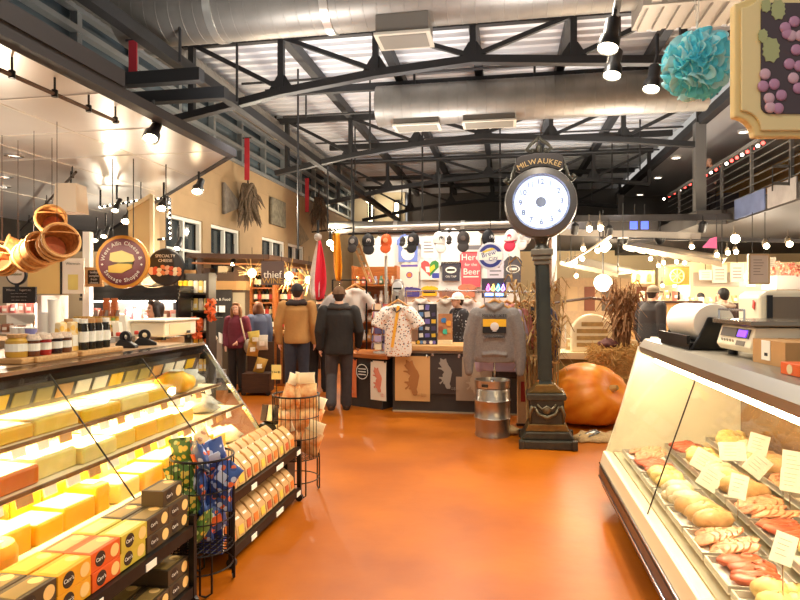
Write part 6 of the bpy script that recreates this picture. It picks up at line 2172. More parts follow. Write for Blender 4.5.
# ---------------------------------------------------------------- things on the case
tz = 1.281
pr_ = PX(703, 338, 1.40)
t = thing('paper_roll_dispenser', 'big white butcher paper roll in a black cutter stand on the meat case', 'paper roll', (1.235, 4.17, tz), R(2))
MB().lathe([(.03, -.27), (.116, -.27), (.12, -.265), (.12, .265), (.116, .27), (.03, .27)], c=(0, 0, .158), n=40, mtx=M.Rotation(pi / 2, 4, 'X')).build('paper_roll', mat('butcher_paper', (246, 238, 222), .6), t, smooth=2)
MB().lathe([(.0, -.275), (.035, -.275), (.035, .275), (0, .275)], c=(0, 0, .158), n=20, mtx=M.Rotation(pi / 2, 4, 'X')).build('core_tube', CARD, t)
for s in (-1, 1):
    MB().prism([(-.15, 0), (.14, 0), (.13, .05), (.06, .14), (.045, .19), (-.045, .2), (-.07, .14), (-.1, .08)], s * .30 - .015, s * .30 + .015).build('end_bracket', BLKMET, t, bev=.008)
MB().box(-.15, .14, -.29, .29, 0, .04).build('base_plate', BLKMET, t)
MB().beam((-.155, -.3, .06), (-.155, .3, .06), .02, .05).build('cutter_bar', BLKMET, t)
# scale
t = thing('deli_scale', 'cream electronic deli scale with violet display on the meat case', 'scale', (1.39, 3.49, tz), R(3))
SCM = mat('ivory_scale', (240, 228, 200), .4)
MB().prism([(-.17, .03), (-.19, .06), (-.16, .165), (.22, .165), (.22, .03)], -.21, .21).build('housing', SCM, t, bev=.008)
n_ = V((-.96, 0, .28))
MB().quad((-.1805, -.02, .105), (-.1805, .17, .105), (-.1665, .17, .152), (-.1665, -.02, .152), .006).build('keypad_frame', mat('keypad_dark', (90, 84, 76), .4), t)
MB().quad((-.1815, -.17, .105), (-.1815, -.03, .105), (-.1675, -.03, .152), (-.1675, -.17, .152), .006).build('display_frame', mat('display_bezel', (70, 66, 80), .4), t)
MB().quad((-.1855, -.15, .112), (-.1855, -.05, .112), (-.1735, -.05, .146), (-.1735, -.15, .146), .004).build('violet_display', mat('violet_lcd', (120, 60, 250), .3, emit=1.6), t)
for k in range(5):
    MB().cbox((-.186, .0 + k * .035, .085), (.004, .014, .014), (0, R(-16), 0)).build('key', mat('key_grey', (150, 140, 120), .5), t)
MB().quad((-.189, -.14, .065), (-.189, -.04, .065), (-.182, -.04, .09), (-.182, -.14, .09), .004).build('spec_label', mat('label_grey', (120, 110, 96), .5), t)
MB().box(-.2, .24, -.24, .24, .172, .197).build('weighing_plate', mat('dark_steel_plate', (150, 138, 122), .25, .9), t, bev=.004)
MB().box(-.05, .1, -.06, .06, .165, .172).build('plate_stem', CHROME, t)
MB().tube([(-.17, .22, .197), (-.17, .22, .25), (-.17, -.1, .25), (-.17, -.1, .197)], .006, 6).build('guard_rail', CHROME, t)
for sx in (-.12, .16):
    for sy in (-.16, .16):
        MB().lathe([(.025, 0), (.025, .03)], c=(sx, sy, 0), n=10).build('foot', BLACK, t)
# cardboard box and orange box
t = thing('cardboard_box', 'open brown cardboard box with a white label on the meat case before the scale', 'box', (1.36, 3.09, tz), R(4))
MB().box(-.14, .3, -.15, .15, 0, .115).build('box_body', CARD, t)
MB().box(-.143, -.139, -.02, .06, .02, .113).build('white_label', PAPER, t)
MB().box(-.144, -.1405, -.0, .03, .04, .055).build('barcode', INK, t)
MB().box(-.02, .0, -.152, .152, .113, .117).build('tape_seam', mat('tape', (170, 130, 80), .4), t)
t = thing('orange_box', 'small bright orange box with pale circle at the right edge of the case top', 'box', (1.19, 2.68, tz), R(5))
MB().box(-.05, .05, -.07, .07, 0, .05).build('box_body', mat('bright_orange', (234, 100, 30), .5), t, bev=.003)
MB().lathe([(0, .052), (.02, .052), (.02, .05)], c=(0, .0, .025), n=16, mtx=M.Rotation(-pi / 2, 4, 'Y')).build('circle_print', CREAM, t)
# register / second machine at right
t = thing('label_printer_scale', 'beige deli machine with grey hooded screen behind the scale at the right edge', 'machine', (1.70, 4.3, tz), R(-6))
MB().prism([(-.12, 0), (.13, 0), (.13, .32), (.1, .36), (-.09, .36), (-.13, .33)], -.3, .2).build('housing', SCM, t, bev=.02)
MB().box(-.06, .12, -.312, -.3, .1, .32).build('grey_panel', mat('grey_screen', (120, 104, 86), .3), t)
MB().cbox((-.134, -.2, .27), (.006, .04, .05), (R(20), 0, 0)).build('red_logo', mat('red_logo', (220, 70, 60), .5), t)
MB().box(-.09, -.06, -.316, -.3, .08, .33).build('screen_side', BLACK, t)

# ================================================================ PUMPKIN, HAY, SACK
PUM = mat('orange_pumpkin_skin', (248, 156, 40), .42, var=.16, vs=6, rgb2=(238, 128, 22))
pc = PF(583, 426)
t = thing('giant_pumpkin', 'giant flattened orange pumpkin on burlap on the floor beside the clock', 'pumpkin', (1.03, 7.9, 0), R(-20))
b = MB()
n, m_ = 64, 26
rings = []
axq = Euler((0, R(62), R(-25))).to_matrix()
for i in range(1, m_):
    th = pi * i / m_
    ring = []
    for j in range(n):
        ph = 2 * pi * j / n
        rib = 1 - .055 * abs(cos(ph * 5.5)) ** 6 - .015 * cos(ph * 3)
        dent = 1 - .25 * max(0, cos(th)) ** 10 - .12 * max(0, -cos(th)) ** 8
        ring.append(axq @ V((.50 * sin(th) * cos(ph) * rib, .50 * sin(th) * sin(ph) * rib, .48 * cos(th) * dent)))
    rings.append(ring)
zmin = min(p.z for r_ in rings for p in r_)
for r_ in rings:
    for p in r_:
        if p.z < -.36:
            p.z = -.36 - (-.36 - p.z) * .15
zmin = min(p.z for r_ in rings for p in r_)
b.loft([[p + V((0, 0, -zmin + .03)) for p in r_] for r_ in rings])
for v in b.b.verts:
    v.co.x *= 1.08
    v.co.z *= .84
b.build('pumpkin_body', PUM, t, smooth=True)
tipv = axq @ V((0, 0, .37))
MB().tube([tipv * V((1.08, 1, 1)) + V((0, 0, (-zmin + .03) * .84 - .04)), tipv * 1.22 * V((1.08, 1, 1)) + V((0, 0, (-zmin + .03) * .84 - .05))], [.05, .03], 8).build('stem', mat('dry_stem', (196, 150, 80), .8, var=.3), t)
BURL = mat('burlap', (196, 160, 108), .9, var=.25, vs=40, bump=.3, bs=80)
t = thing('burlap_sack', 'crumpled burlap sack spread on the floor between the clock and the pumpkin', 'sack', (1.12, 7.02, 0), R(8))
rr = random.Random(5)
b = MB()
N1, N2 = 14, 8
g = {}
for i in range(N1 + 1):
    for j in range(N2 + 1):
        e = min(i, N1 - i, j, N2 - j)
        z = .012 + (.03 + rr.uniform(0, .05)) * min(1, e / 1.5)
        g[i, j] = b.b.verts.new((-.36 + .72 * i / N1 + rr.uniform(-.02, .02), -.16 + .34 * j / N2 + rr.uniform(-.02, .02), z))
for i in range(N1):
    for j in range(N2):
        b.face([g[i, j], g[i + 1, j], g[i + 1, j + 1], g[i, j + 1]])
o = b.build('sack_cloth', BURL, t, smooth=True)
s = o.modifiers.new('s', 'SOLIDIFY')
s.thickness = .012
MB().cbox((-.2, -.05, .075), (.22, .09, .008), (R(12), R(-14), R(22))).build('black_tag', BLACK, t)
MB().cbox((-.2, -.05, .081), (.14, .03, .004), (R(12), R(-14), R(22))).build('white_mark', PAPER, t)
t = lump('burlap_roll', 'small rolled burlap bundle at the foot of the clock pedestal, left side', 'sack', (.02, 7.1, 0), (.17, .09, .05), BURL, seed=9)
HAY = mat('hay', (212, 164, 90), .9, var=.4, vs=30)
t = thing('hay_bale', 'straw hay bale on a stand behind the pumpkin', 'hay bale', (1.66, 8.75, .40), R(4))
b = MB()
b.cbox((0, 0, .25), (.9, .44, .46))
b.build('bale_core', HAY, t)
b = MB()
rr = random.Random(12)
for i in range(900):
    f = rr.choice(('f', 'f', 'l', 't', 't'))
    x, y, z = rr.uniform(-.46, .46), rr.uniform(-.22, .22), rr.uniform(.02, .48)
    if f == 'f':
        y = -.23
    elif f == 'l':
        x = -.46
    else:
        z = .485
    d = V((rr.uniform(-1, 1), rr.uniform(-.6, .2), rr.uniform(-.6, .6))).normalized() * rr.uniform(.05, .11)
    p = V((x, y, z))
    b.tube([p - d, p + d], .005, 3)
o = b.build('loose_straw', HAY, t)
o['kind'] = 'stuff'
for x in (-.25, .25):
    MB().tube([(x, -.232, .01), (x, -.232, .49), (x, .225, .49), (x, .225, .01)], .006, 5).build('baling_twine', OAK, t)
t = thing('display_crate', 'low dark wooden crate under the hay bale', 'crate', (1.66, 8.75, 0), R(4))
for s in (-1, 1):
    for u in (-1, 1):
        MB().box(s * .42 - .03, s * .42 + .03, u * .2 - .03, u * .2 + .03, 0, .35).build('leg', DKWOOD, t)
MB().box(-.46, .46, -.25, .25, .35, .399).build('top', DKWOOD, t)
for z in (.08, .2):
    MB().box(-.45, .45, -.245, -.225, z, z + .08).build('slat', DKWOOD, t)
stalks('large brown cornstalk sheaf standing on the hay bale right of the clock', V((1.60, 8.75, .89)), .98, .2, 56, STALK2, .2, leaves=4, seed=17)
t = lump('dried_gourd_pile', 'dark dried gourds and leaves on the ledge by the hay bale', 'dried gourds', (1.40, 8.68, .886), (.14, .1, .07), mat('dried_plum', (110, 60, 50), .7, var=.4, vs=20), seed=30)

# ================================================================ STALL BEHIND THE PUMPKIN
t = thing('low_food_counter', 'low olive green food counter with pale cream ledge behind the pumpkin', 'counter', (.85, 9.05, 0))
MB().box(-.1, 2.2, 0, .6, 0, .70).build('counter_front', mat('olive_panel', (140, 120, 66), .6), t)
MB().box(-.15, 2.25, -.05, .65, .70, .79).build('counter_ledge', mat('cream_ledge', (234, 208, 158), .5), t)
t = thing('arched_plaque', 'cream arched loaf shaped board with faint brown bands on the ledge behind the pumpkin', 'board', (1.26, 9.2, .791), R(6))
w2, hh = .30, .56
arch = [(-w2, 0), (w2, 0), (w2, hh * .5)] + [(w2 * cos(a), hh * .5 + hh * .5 * sin(a)) for a in [pi * k / 14 for k in range(1, 14)]] + [(-w2, hh * .5)]
MB().prism(arch, -.07, .09).build('board_body', mat('cream_board', (240, 220, 178), .5, var=.06), t, bev=.02)
bb = mat('faint_brown_paint', (186, 146, 84), .7, var=.3, vs=12)
for k in range(4):
    w = w2 * (.78 if k < 3 else .55)
    MB().box(-w, w * .9, -.074, -.068, hh * (.14 + k * .18), hh * (.25 + k * .18)).build('painted_band', bb, t)
t = thing('counter_rail', 'thin dark arched rail over the food counter behind the pumpkin', 'rail', (.8, 9.3, .79))
pts = [P(x, y, 9.25) - t.location for x, y in ((553, 303), (575, 300), (590, 298), (606, 300), (626, 302))]
MB().tube(pts, .02, 8).build('rail_bar', mat('rail_brown', (70, 44, 36), .4), t)
for p in (pts[0], pts[-1]):
    MB().tube([p, V((p.x, p.y, 0))], .015, 8).build('rail_post', BLKMET, t)
t = thing('sneeze_guard', 'glass sneeze guard over the food counter below the dark rail', 'glass screen', (.9, 9.5, .791))
MB().box(0, 1.9, 0, .008, 0, .42).build('glass_sheet', GLASS, t)
for x in (0, .95, 1.88):
    MB().box(x, x + .02, -.01, .02, 0, .44).build('guard_post', CHROME, t)
FD = [(226, 190, 150), (240, 226, 206), (176, 110, 90), (206, 160, 110), (230, 214, 190), (150, 120, 100)]
for i in range(12):
    k = (i * 5) % 6
    h_ = U(.1, .28)
    t = thing('food_container', '%s food container behind the glass screen, %s from the left' % (('tan', 'white', 'russet', 'brown', 'cream', 'taupe')[k], ORD[i]), 'container', (.98 + i * .155, 9.57 + .0 * i, .791), 0, 'containers behind the glass screen')
    MB().cbox((0, 0, h_ / 2), (.12, .1, h_), taper=.9).build('container_body', mat('fd%d' % k, FD[k], .5), t, bev=.012)
    MB().box(-.03, .03, -.054, -.05, h_ * .3, h_ * .65).build('label', PAPER, t)
# tall brown door panel right of clock
p = P(558, 262, 9.4)
t = thing('open_door_panel', 'tall brown board with white edge standing open behind the clock post', 'panel', (p.x - .1, p.y, 0), 0)
zt, zb_ = P(558, 240, 9.4).z, P(558, 287, 9.4).z
MB().box(-.02, .02, -.55, .3, zb_, zt).build('board', mat('brown_board', (124, 86, 62), .5), t)
MB().box(-.035, .035, -.57, -.54, zb_ - .02, zt + .02).build('white_edge', WHITE, t)
MB().box(-.02, .02, .24, .3, 0, zb_).build('board_post', DKWOOD, t)

# ================================================================ CAFE BEHIND (right)
def slab(name, label, cat, x0, x1, y0, y1, d, dep, m, extra=None, to_floor=False):
    p, q_ = P(x0, y1, d), P(x1, y0, d)
    w = (x1 - x0) / 600 * d
    z0 = 0 if to_floor else p.z
    t = thing(name, label, cat, (P((x0 + x1) / 2, 300, d).x, P((x0 + x1) / 2, 300, d).y, z0), YAW)
    MB().box(-w / 2, w / 2, 0, dep, 0, q_.z - z0).build(name.split('_')[-1] + '_body' if True else '', m, t)
    return t, w, q_.z - z0


KW = mat('kitchen_cream', (236, 214, 166), .6)
t, w, h_ = slab('kitchen_wall', 'cream fronted kitchen block at the back of the food hall', 'kitchen block', 690, 830, 262, 330, 14.6, 1.8, KW, to_floor=True)
MB().box(-w * .48, -w * .15, -.01, 0, 1.85, 2.2).build('grey_hatch', mat('hatch_grey', (176, 164, 146), .4), t)
MB().box(-w * .15, w * .5, -.02, 0, 1.5, 1.58).build('counter_strip', STAIN, t)
for k in range(6):
    MB().box(-w * .1 + k * .28, -w * .1 + k * .28 + .22, -.02, 0, 1.85 + .1 * (k % 2), 2.25).build('menu_panel', (PAPER, CREAM, mat('menu_grey', (206, 196, 176), .6))[k % 3], t)
MB().box(-w * .18, w * .05, -.3, -.02, 2.05, 2.12).build('lamp_bar', mat('kitchen_lamp', (255, 244, 220), .3, emit=6), t)
t, w, h_ = slab('back_bar', 'long cream canopy fronted back bar at the far right', 'bar front', 560, 690, 278, 330, 17.3, 1.0, mat('bar_tan', (226, 200, 160), .6, var=.1), to_floor=True)
for k in range(7):
    MB().box(-w / 2 + .2 + k * .5, -w / 2 + .5 + k * .5, -.02, 0, 1.2, 1.9).build('bar_panel', mat('bar_panel%d' % (k % 3), ((232, 206, 160), (150, 90, 66), (120, 110, 96))[k % 3], .5), t)
# orange wheel banner, yellow banner
t = fac('orange banner with pale wheel emblem hanging in the food hall', 'hanging_banner', 'banner', 677, 276, 13)
w, h_ = 25 / 600 * 13, 18 / 600 * 13
MB().box(-w / 2, w / 2, 0, .02, -h_ / 2, h_ / 2).build('banner_cloth', mat('orange_banner', (216, 126, 40), .7, var=.15), t)
b = MB()
b.tube([(.15 * cos(2 * pi * k / 20), -.008, .15 * sin(2 * pi * k / 20)) for k in range(20)], .012, 5, closed=True)
for k in range(4):
    a = pi * k / 4
    b.beam((-.14 * cos(a), -.008, -.14 * sin(a)), (.14 * cos(a), -.008, .14 * sin(a)), .014)
b.build('wheel_emblem', mat('pale_emblem', (240, 206, 140), .7), t)
MB().tube([(-w / 2, .01, h_ / 2), (w / 2, .01, h_ / 2)], .012, 6).build('banner_rod', STEEL, t)
t = fac('yellow banner with red figures left of the orange wheel banner', 'hanging_banner', 'banner', 643, 277, 14)
w, h_ = 23 / 600 * 14, 13 / 600 * 14
MB().box(-w / 2, w / 2, 0, .02, -h_ / 2, h_ / 2).build('banner_cloth', mat('yellow_banner', (246, 216, 110), .7), t)
for x in (-.12, .14):
    MB().prism([(x - .06, -.12), (x + .05, -.12), (x + .06, .02), (x + .02, .08), (x - .03, .06)], -.008, 0).build('red_figure', mat('red_figure', (206, 90, 50), .7), t)
MB().tube([(-w / 2, .01, h_ / 2), (w / 2, .01, h_ / 2)], .012, 6).build('banner_rod', STEEL, t)
# globe lamp
t = fac('large round white globe lamp glowing behind the arched board', 'globe_lamp', 'lamp', 603, 283, 11.5)
MB().ball((0, 0, 0), .165, 20, 14).build('globe', mat('globe_glow', (255, 244, 222), .3, emit=3.2), t, smooth=True)
MB().tube([(0, 0, .16), (0, 0, 1.4)], .012, 6).build('stem', STEEL, t)
lamp('POINT', t.location + V((0, -.3, 0)), 30, (1, .9, .7), .15)
# canopy sails
SAIL = mat('cream_canopy_fabric', (176, 160, 134), .7)
for i, (A_, B_, C_, D_, d, lab) in enumerate((((623, 246), (722, 263), (728, 257), (640, 244), 10.5, 'cream scalloped fabric canopy wing stretching right under the upper floor'),
                                              ((560, 262), (618, 274), (640, 271), (580, 258), 12.5, 'cream fabric canopy wing behind the globe lamp'))):
    p = P(*A_, d)
    t = thing('fabric_canopy', lab, 'canopy', p)
    a, b_, c_, e_ = [P(*k, dd) - p for k, dd in zip((A_, B_, C_, D_), (d, d, d + 2, d + 2))]
    MB().quad(a, b_, c_, e_, .05).build('canopy_cloth', SAIL, t)
    sc_b = MB()
    n = 18
    for k in range(n):
        f0, f1 = a.lerp(b_, k / n), a.lerp(b_, (k + 1) / n)
        sc_b.quad(f0, f1, f1 - V((0, 0, .07)), f0 - V((0, 0, .07 if k % 2 else .05)), .01)
    sc_b.build('scalloped_edge', SAIL, t)
    for w in (a, b_):
        MB().tube([w, w + V((0, 0, .75 + .2 * i))], .01, 5).build('stay_rod', STEEL, t)
# hanging white poster, pink pennant, other signs
t = fac('white hanging menu poster in a cream frame at the right', 'hanging_menu', 'sign', 759, 269, 8.5)
w, h_ = 20 / 600 * 8.5, 29 / 600 * 8.5
MB().box(-w / 2, w / 2, 0, .02, -h_ / 2, h_ / 2).build('poster_sheet', PAPER, t)
b = MB()
for s in (-1, 1):
    b.box(s * w / 2 - .012, s * w / 2 + .012, -.01, .03, -h_ / 2, h_ / 2).box(-w / 2, w / 2, -.01, .03, s * h_ / 2 - .012, s * h_ / 2 + .012)
b.build('poster_frame', CREAM, t)
b = MB()
for k in range(6):
    b.box(-w * .28, w * U(.0, .3), -.003, 0, h_ * (.3 - k * .1), h_ * (.325 - k * .1))
b.build('printed_text', mat('pale_grey_print', (190, 184, 170), .7), t)
for s in (-.09, .09):
    MB().tube([(s, .01, h_ / 2), (s, .01, h_ / 2 + .6)], .005, 5).build('hanging_wire', STEEL, t)
t = fac('small pink pennant under the upper floor beams', 'hanging_pennant', 'pennant', 709, 242, 11)
MB().prism([(-.12, -.1), (.14, -.12), (.14, .1), (.02, .06)], -.008, .008).build('pennant_cloth', mat('pink_pennant', (232, 110, 166), .7), t)
MB().tube([(.14, 0, -.14), (.14, 0, .5)], .008, 5).build('pennant_rod', STEEL, t)
for i, (x0, x1, y0, y1, c, nm) in enumerate(((713, 727, 265, 283, (226, 216, 196), 'pale grey'), (731, 744, 263, 282, (240, 232, 212), 'white'), (764, 776, 257, 268, (206, 196, 176), 'grey'), (700, 712, 270, 280, (236, 224, 200), 'cream'))):
    t, w, h_ = slab('menu_board', '%s menu board on the kitchen front, %s from the left' % (nm, ORD[(1, 2, 3, 0)[i]]), 'menu board', x0, x1, y0, y1, 14.2, .04, mat('mb%d' % i, c, .6))
    b = MB()
    for k in range(4):
        b.box(-w * .35, w * .3, -.004, 0, h_ * (.2 + k * .17), h_ * (.25 + k * .17))
    b.build('printed_lines', mat('mb_ink', (150, 140, 126), .7), t)
    MB().tube([(0, .02, h_), (0, .02, h_ + .6)], .006, 5).build('hanging_wire', STEEL, t)
# flower / meat display at the right edge
t = thing('flower_display', 'white planter box heaped with red and pink blossoms at the right edge', 'flower display', P(795, 282, 9.5), YAW)
MB().box(-.35, .5, -.1, .3, -.12, .1).build('planter', WHITE, t)
b = MB()
for i in range(120):
    b.ball((U(-.32, .5), U(-.1, .25), U(.08, .32)), U(.02, .035), 6, 4)
o = b.build('blossoms', mat('red_blossom', (214, 84, 74), .7, var=.5, vs=12, rgb2=(246, 190, 160)), t, smooth=True)
o['kind'] = 'stuff'
MB().box(-.3, .45, .0, .2, -t.location.z, -.12).build('planter_stand', KW, t)
# barrels of stock and counters so the hall reads as busy stalls
for i, (x0, x1, y0, d, c, nm) in enumerate(((640, 700, 303, 11.5, (196, 150, 96), 'tan'), (700, 760, 305, 12.0, (226, 170, 80), 'golden'), (760, 830, 300, 11.0, (236, 220, 186), 'pale'))):
    t, w, h_ = slab('stall_counter', '%s food stall counter behind the meat case' % nm, 'counter', x0, x1, y0, 340, d, .6, mat('stc%d' % i, c, .5), to_floor=True)
    MB().box(-w / 2 - .03, w / 2 + .03, -.05, .65, h_, h_ + .04).build('counter_top', DKWOOD, t)
    bpy.context.view_layer.update()
    gm = t.matrix_world.copy()
    for k in range(7):
        hh_ = U(.08, .2)
        kk = (k * 5 + i) % 6
        tt = thing('food_container', '%s container on the %s food stall counter, %s from the left' % (('tan', 'white', 'russet', 'brown', 'cream', 'taupe')[kk], nm, ORD[k]), 'container', gm @ V((-w / 2 + .1 + k * (w - .2) / 6, .15, h_ + .041)), YAW, 'containers on the stall counters')
        MB().lathe([(.045, 0), (.055, hh_), (0, hh_ * 1.05)], n=14).build('container_body', mat('fd%d' % kk, FD[kk], .5), tt, smooth=2)
        MB().box(-.025, .025, -.06, -.05, hh_ * .3, hh_ * .6).build('label', PAPER, tt)

# ---------------------------------------------------------------- lamps of the food hall
track = thing('track_rail', 'pale track rail with spot lamps rising behind the clock', 'track', P(590, 245, 10), 0)
pa, pb = P(566, 264, 12.5) - track.location, P(612, 236, 8.5) - track.location
MB().beam(pa, pb, .03).build('rail_bar', mat('pale_track', (210, 190, 160), .4), track)
for f in (.15, .8):
    w = pa.lerp(pb, f)
    MB().tube([w, w + V((0, 0, .5))], .008, 5).build('hanger', STEEL, track)
sp = [(568, 263, 12.3), (575, 261, 12), (582, 258, 11.6), (597, 250, 10.6), (604, 247, 10.2), (606, 245, 9.8), (576, 275, 13), (691, 246, 11), (716, 254, 11.5), (727, 252, 11.5), (735, 251, 11.2), (734, 238, 9.5), (765, 245, 9), (788, 243, 8.6), (650, 258, 13), (658, 265, 14), (663, 262, 13), (676, 261, 13), (684, 262, 13.5), (662, 285, 15), (674, 285, 15), (690, 284, 15), (583, 248, 11), (600, 227, 8.8), (589, 228, 8.7)]
for i, (x, y, d) in enumerate(sp):
    p = P(x, y, d)
    t = thing('spot_lamp', 'small lit spot lamp of the food hall, %s of those from left to right' % ORD[sorted(sp).index((x, y, d))] if i < 24 else 'small lit spot lamp of the food hall, at the far right end', 'spot lamp', p, 0, 'food hall spot lamps')
    big = (x, y) in ((734, 238), (604, 247), (606, 245))
    MB().ball((0, -.05, -.02), .042 if not big else .07, 10, 7).build('bulb', WARMBULB, t, smooth=True)
    MB().lathe([(.015, .1), (.035, .07), (.045, .01)], n=12).build('shade', mat('brown_shade', (110, 98, 82), .5), t)
    MB().tube([(0, 0, .1), (0, 0, .2)], .005, 5).build('stem', mat('brown_shade', (110, 98, 82), .5), t)
    if i % 2 == 0:
        lamp('POINT', p + V((0, -.15, -.2)), 34, (1, .83, .58), .08)
# beams and conduits under the upper floor at the right
for i, (xa, xb, y, d) in enumerate(((556, 800, 219, 11.4), (560, 700, 232, 12.0), (600, 800, 237, 13.0))):
    p, q_ = P(xa, y, d), P(xb, y + (-3 if i == 0 else 4), d)
    o = MB().beam((0, 0, 0), q_ - p, .05, .12 if i < 2 else .08).build('deck_beam', (mat('black_beam', (40, 36, 36), .5), mat('grey_beam', (140, 132, 124), .5))[i % 2])
    o.location = p
    tag(o, '%s steel beam across the right of the hall under the upper floor' % ('thin black', 'pale grey', 'second black')[i], 'beam')
for i, (x, y) in enumerate(((575, 228), (609, 230), (703, 226))):
    t = fac('black track spotlight head hanging below the dark beam, %s from the left' % ORD[i], 'track_spotlight', 'spotlight', x, y, 11.3, 'black heads under the beam')
    MB().lathe([(.06, -.12), (.07, -.1), (.07, .06), (.03, .1)], n=14, mtx=M.Rotation(.4, 4, 'X')).build('lamp_head', BLACK, t, smooth=2)
    MB().tube([(0, 0, .05), (0, 0, .2)], .015, 6).build('stem', BLACK, t)
for i, (x, y) in enumerate(((623, 239), (660, 238))):
    t = fac('dark ceiling speaker cone under the upper floor, %s one' % ('left', 'right')[i], 'ceiling_speaker', 'speaker', x, y, 12.4)
    MB().ball((0, 0, 0), (.11, .11, .14), 12, 9).build('speaker_shell', BLACK, t, smooth=True)
    MB().lathe([(.1, .0), (.112, .0), (.112, .03), (.1, .03)], n=16).build('pale_band', WHITE, t)
    MB().tube([(0, 0, .1), (0, 0, .35)], .012, 5).build('stem', STEEL, t)
t = fac('two small glowing blue screens under the upper floor', 'blue_screen', 'screen', 640, 224, 12)
for x in (-.12, .1):
    MB().box(x - .07, x + .07, 0, .03, -.1, .1).build('screen_panel', mat('blue_screen', (70, 90, 220), .3, emit=1.5), t)
MB().tube([(-.1, .02, .1), (-.1, .02, .4)], .01, 5).tube([(.1, .02, .1), (.1, .02, .4)], .01, 5).build('bracket', STEEL, t)

# ================================================================ POMPOM, GRAPE SIGN, NEAR SPOTLIGHTS
pc = P(697, 65, 3.4)
t = thing('paper_pompom', 'turquoise tissue paper pompom hanging from the soffit at the upper right', 'pompom', pc)
TQ = [mat('turquoise_tissue', (112, 226, 244), .7), mat('pale_turquoise_tissue', (186, 244, 250), .7)]
rr = random.Random(2)
b = MB()
n = 260
for i in range(n):
    z = 1 - 2 * (i + .5) / n
    a = i * 2.39996
    d = V((math.sqrt(1 - z * z) * cos(a), math.sqrt(1 - z * z) * sin(a), z))
    u = d.cross(V((0, 0, 1)) if abs(d.z) < .9 else V((1, 0, 0))).normalized()
    w = d.cross(u)
    ang = rr.uniform(0, pi)
    u, w = u * cos(ang) + w * sin(ang), w * cos(ang) - u * sin(ang)
    rad = rr.uniform(.165, .205)
    b.mi = 0 if rr.random() < .55 else 1
    s = rr.uniform(.026, .036)
    c0 = b.b.verts.new(d * .06)
    vs = []
    for k in range(9):
        t_ = -1.15 + 2.3 * k / 8
        pt = d * (rad - s * .9 + s * 1.1 * cos(t_ * 1.2)) + u * s * 1.15 * sin(t_ * 1.35) + w * s * .45 * (sin(t_ * 2 + ang) + .4 * cos(3 * t_))
        vs.append(b.b.verts.new(pt))
    inner = [b.b.verts.new(d * .1 + (v.co - d * rad) * .35) for v in vs]
    for k in range(8):
        b.face([inner[k], inner[k + 1], vs[k + 1], vs[k]])
        b.face([c0, inner[k + 1], inner[k]])
o = b.build('tissue_petals', TQ, t, smooth=True)
s = o.modifiers.new('s', 'SOLIDIFY')
s.thickness = .002
MB().ball((0, 0, 0), .14, 16, 12).build('pompom_core', TQ[0], t, smooth=True)
for x in (-.012, .012):
    MB().tube([(0, 0, .18), (x, 0, .4), (x, 0, 4.7 - pc.z + .0)], .0025, 5).build('hanging_string', PAPER, t)
# grape sign
gs_ = P(788, 60, 2.35)
t = thing('grape_sign', 'cream framed wooden sign with painted grapes hanging at the upper right corner', 'sign', gs_, YAW)
k = 2.35 / 600
def oct_(w, h, c):
    out = []
    for sx, sz in ((-1, -1), (1, -1), (1, 1), (-1, 1)):
        cx_, cz_ = sx * w, sz * h
        arcs = [(cx_ - sx * c * sin(a), cz_ - sz * c * cos(a)) for a in [pi / 2 * i / 6 for i in range(7)]]
        arcs = [(cx_ - sx * c * cos(a), cz_ - sz * c * sin(a)) for a in [pi / 2 * i / 6 for i in range(7)]]
        if sx * sz > 0:
            arcs = arcs[::-1]
        out += arcs
    return out
W2, H2 = 38 * k, 77 * k
SIGNM = mat('pale_yellow_frame', (232, 206, 140), .45)
fr = oct_(W2 + .06, H2, 20 * k)
MB().prism(fr, -.0, .04).build('sign_frame', SIGNM, t, bev=.008)
MB().prism(oct_(W2 + .04, H2 - .022, 20 * k), -.012, 0).build('frame_moulding', mat('pale_yellow_moulding', (240, 218, 160), .4), t, bev=.005)
ins = []
wi, hi, cr = W2 + .06 - 24 * k, H2 - 22 * k, 8 * k
for sx, sz in ((-1, -1), (1, -1), (1, 1), (-1, 1)):
    for i in range(5):
        a = {(-1, -1): pi, (1, -1): -pi / 2, (1, 1): 0, (-1, 1): pi / 2}[(sx, sz)] + pi / 2 * i / 4
        ins.append((sx * (wi - cr) + cr * cos(a), sz * (hi - cr) + cr * sin(a)))
MB().prism(ins, -.018, -.011).build('painted_field', mat('dark_plum_field', (78, 66, 72), .6), t)
GR1 = mat('mauve_grape', (190, 140, 172), .4)
GR2 = mat('pale_grape', (214, 176, 190), .4)
LEAF = mat('sage_leaf', (176, 182, 130), .6)
gp = [(762, 76), (760, 88), (771, 86), (766, 100), (778, 97), (775, 110), (767, 109), (782, 30), (791, 24), (788, 38), (793, 52), (786, 66), (790, 80), (796, 68), (784, 36), (797, 38), (795, 90)]
for i, (x, y) in enumerate(gp):
    MB().ball(((x - 788) * k, -.02, (60 - y) * k), (.022, .008, .022), 14, 8).build('painted_grape', (GR1, GR2)[i % 3 == 0], t, smooth=True)
for i, (x, y, r, a0) in enumerate(((768, 52, 11, .2), (775, 12, 9, 1.), (760, 38, 6, .5), (763, 8, 6, .1))):
    pl_ = []
    for j in range(20):
        a = 2 * pi * j / 20 + a0
        rad = r * (1 if j % 2 else .84) * (1 - .2 * cos(a * 2))
        pl_.append(((x - 788 + rad * cos(a)) * k, (60 - y + rad * sin(a)) * k))
    MB().prism(pl_, -.021, -.017).build('painted_leaf', LEAF, t)
for x in (-.1, .1):
    MB().tube([(x, .02, H2 - .01), (x, .02, H2 + .5)], .008, 6).build('hanging_chain', STEEL, t)
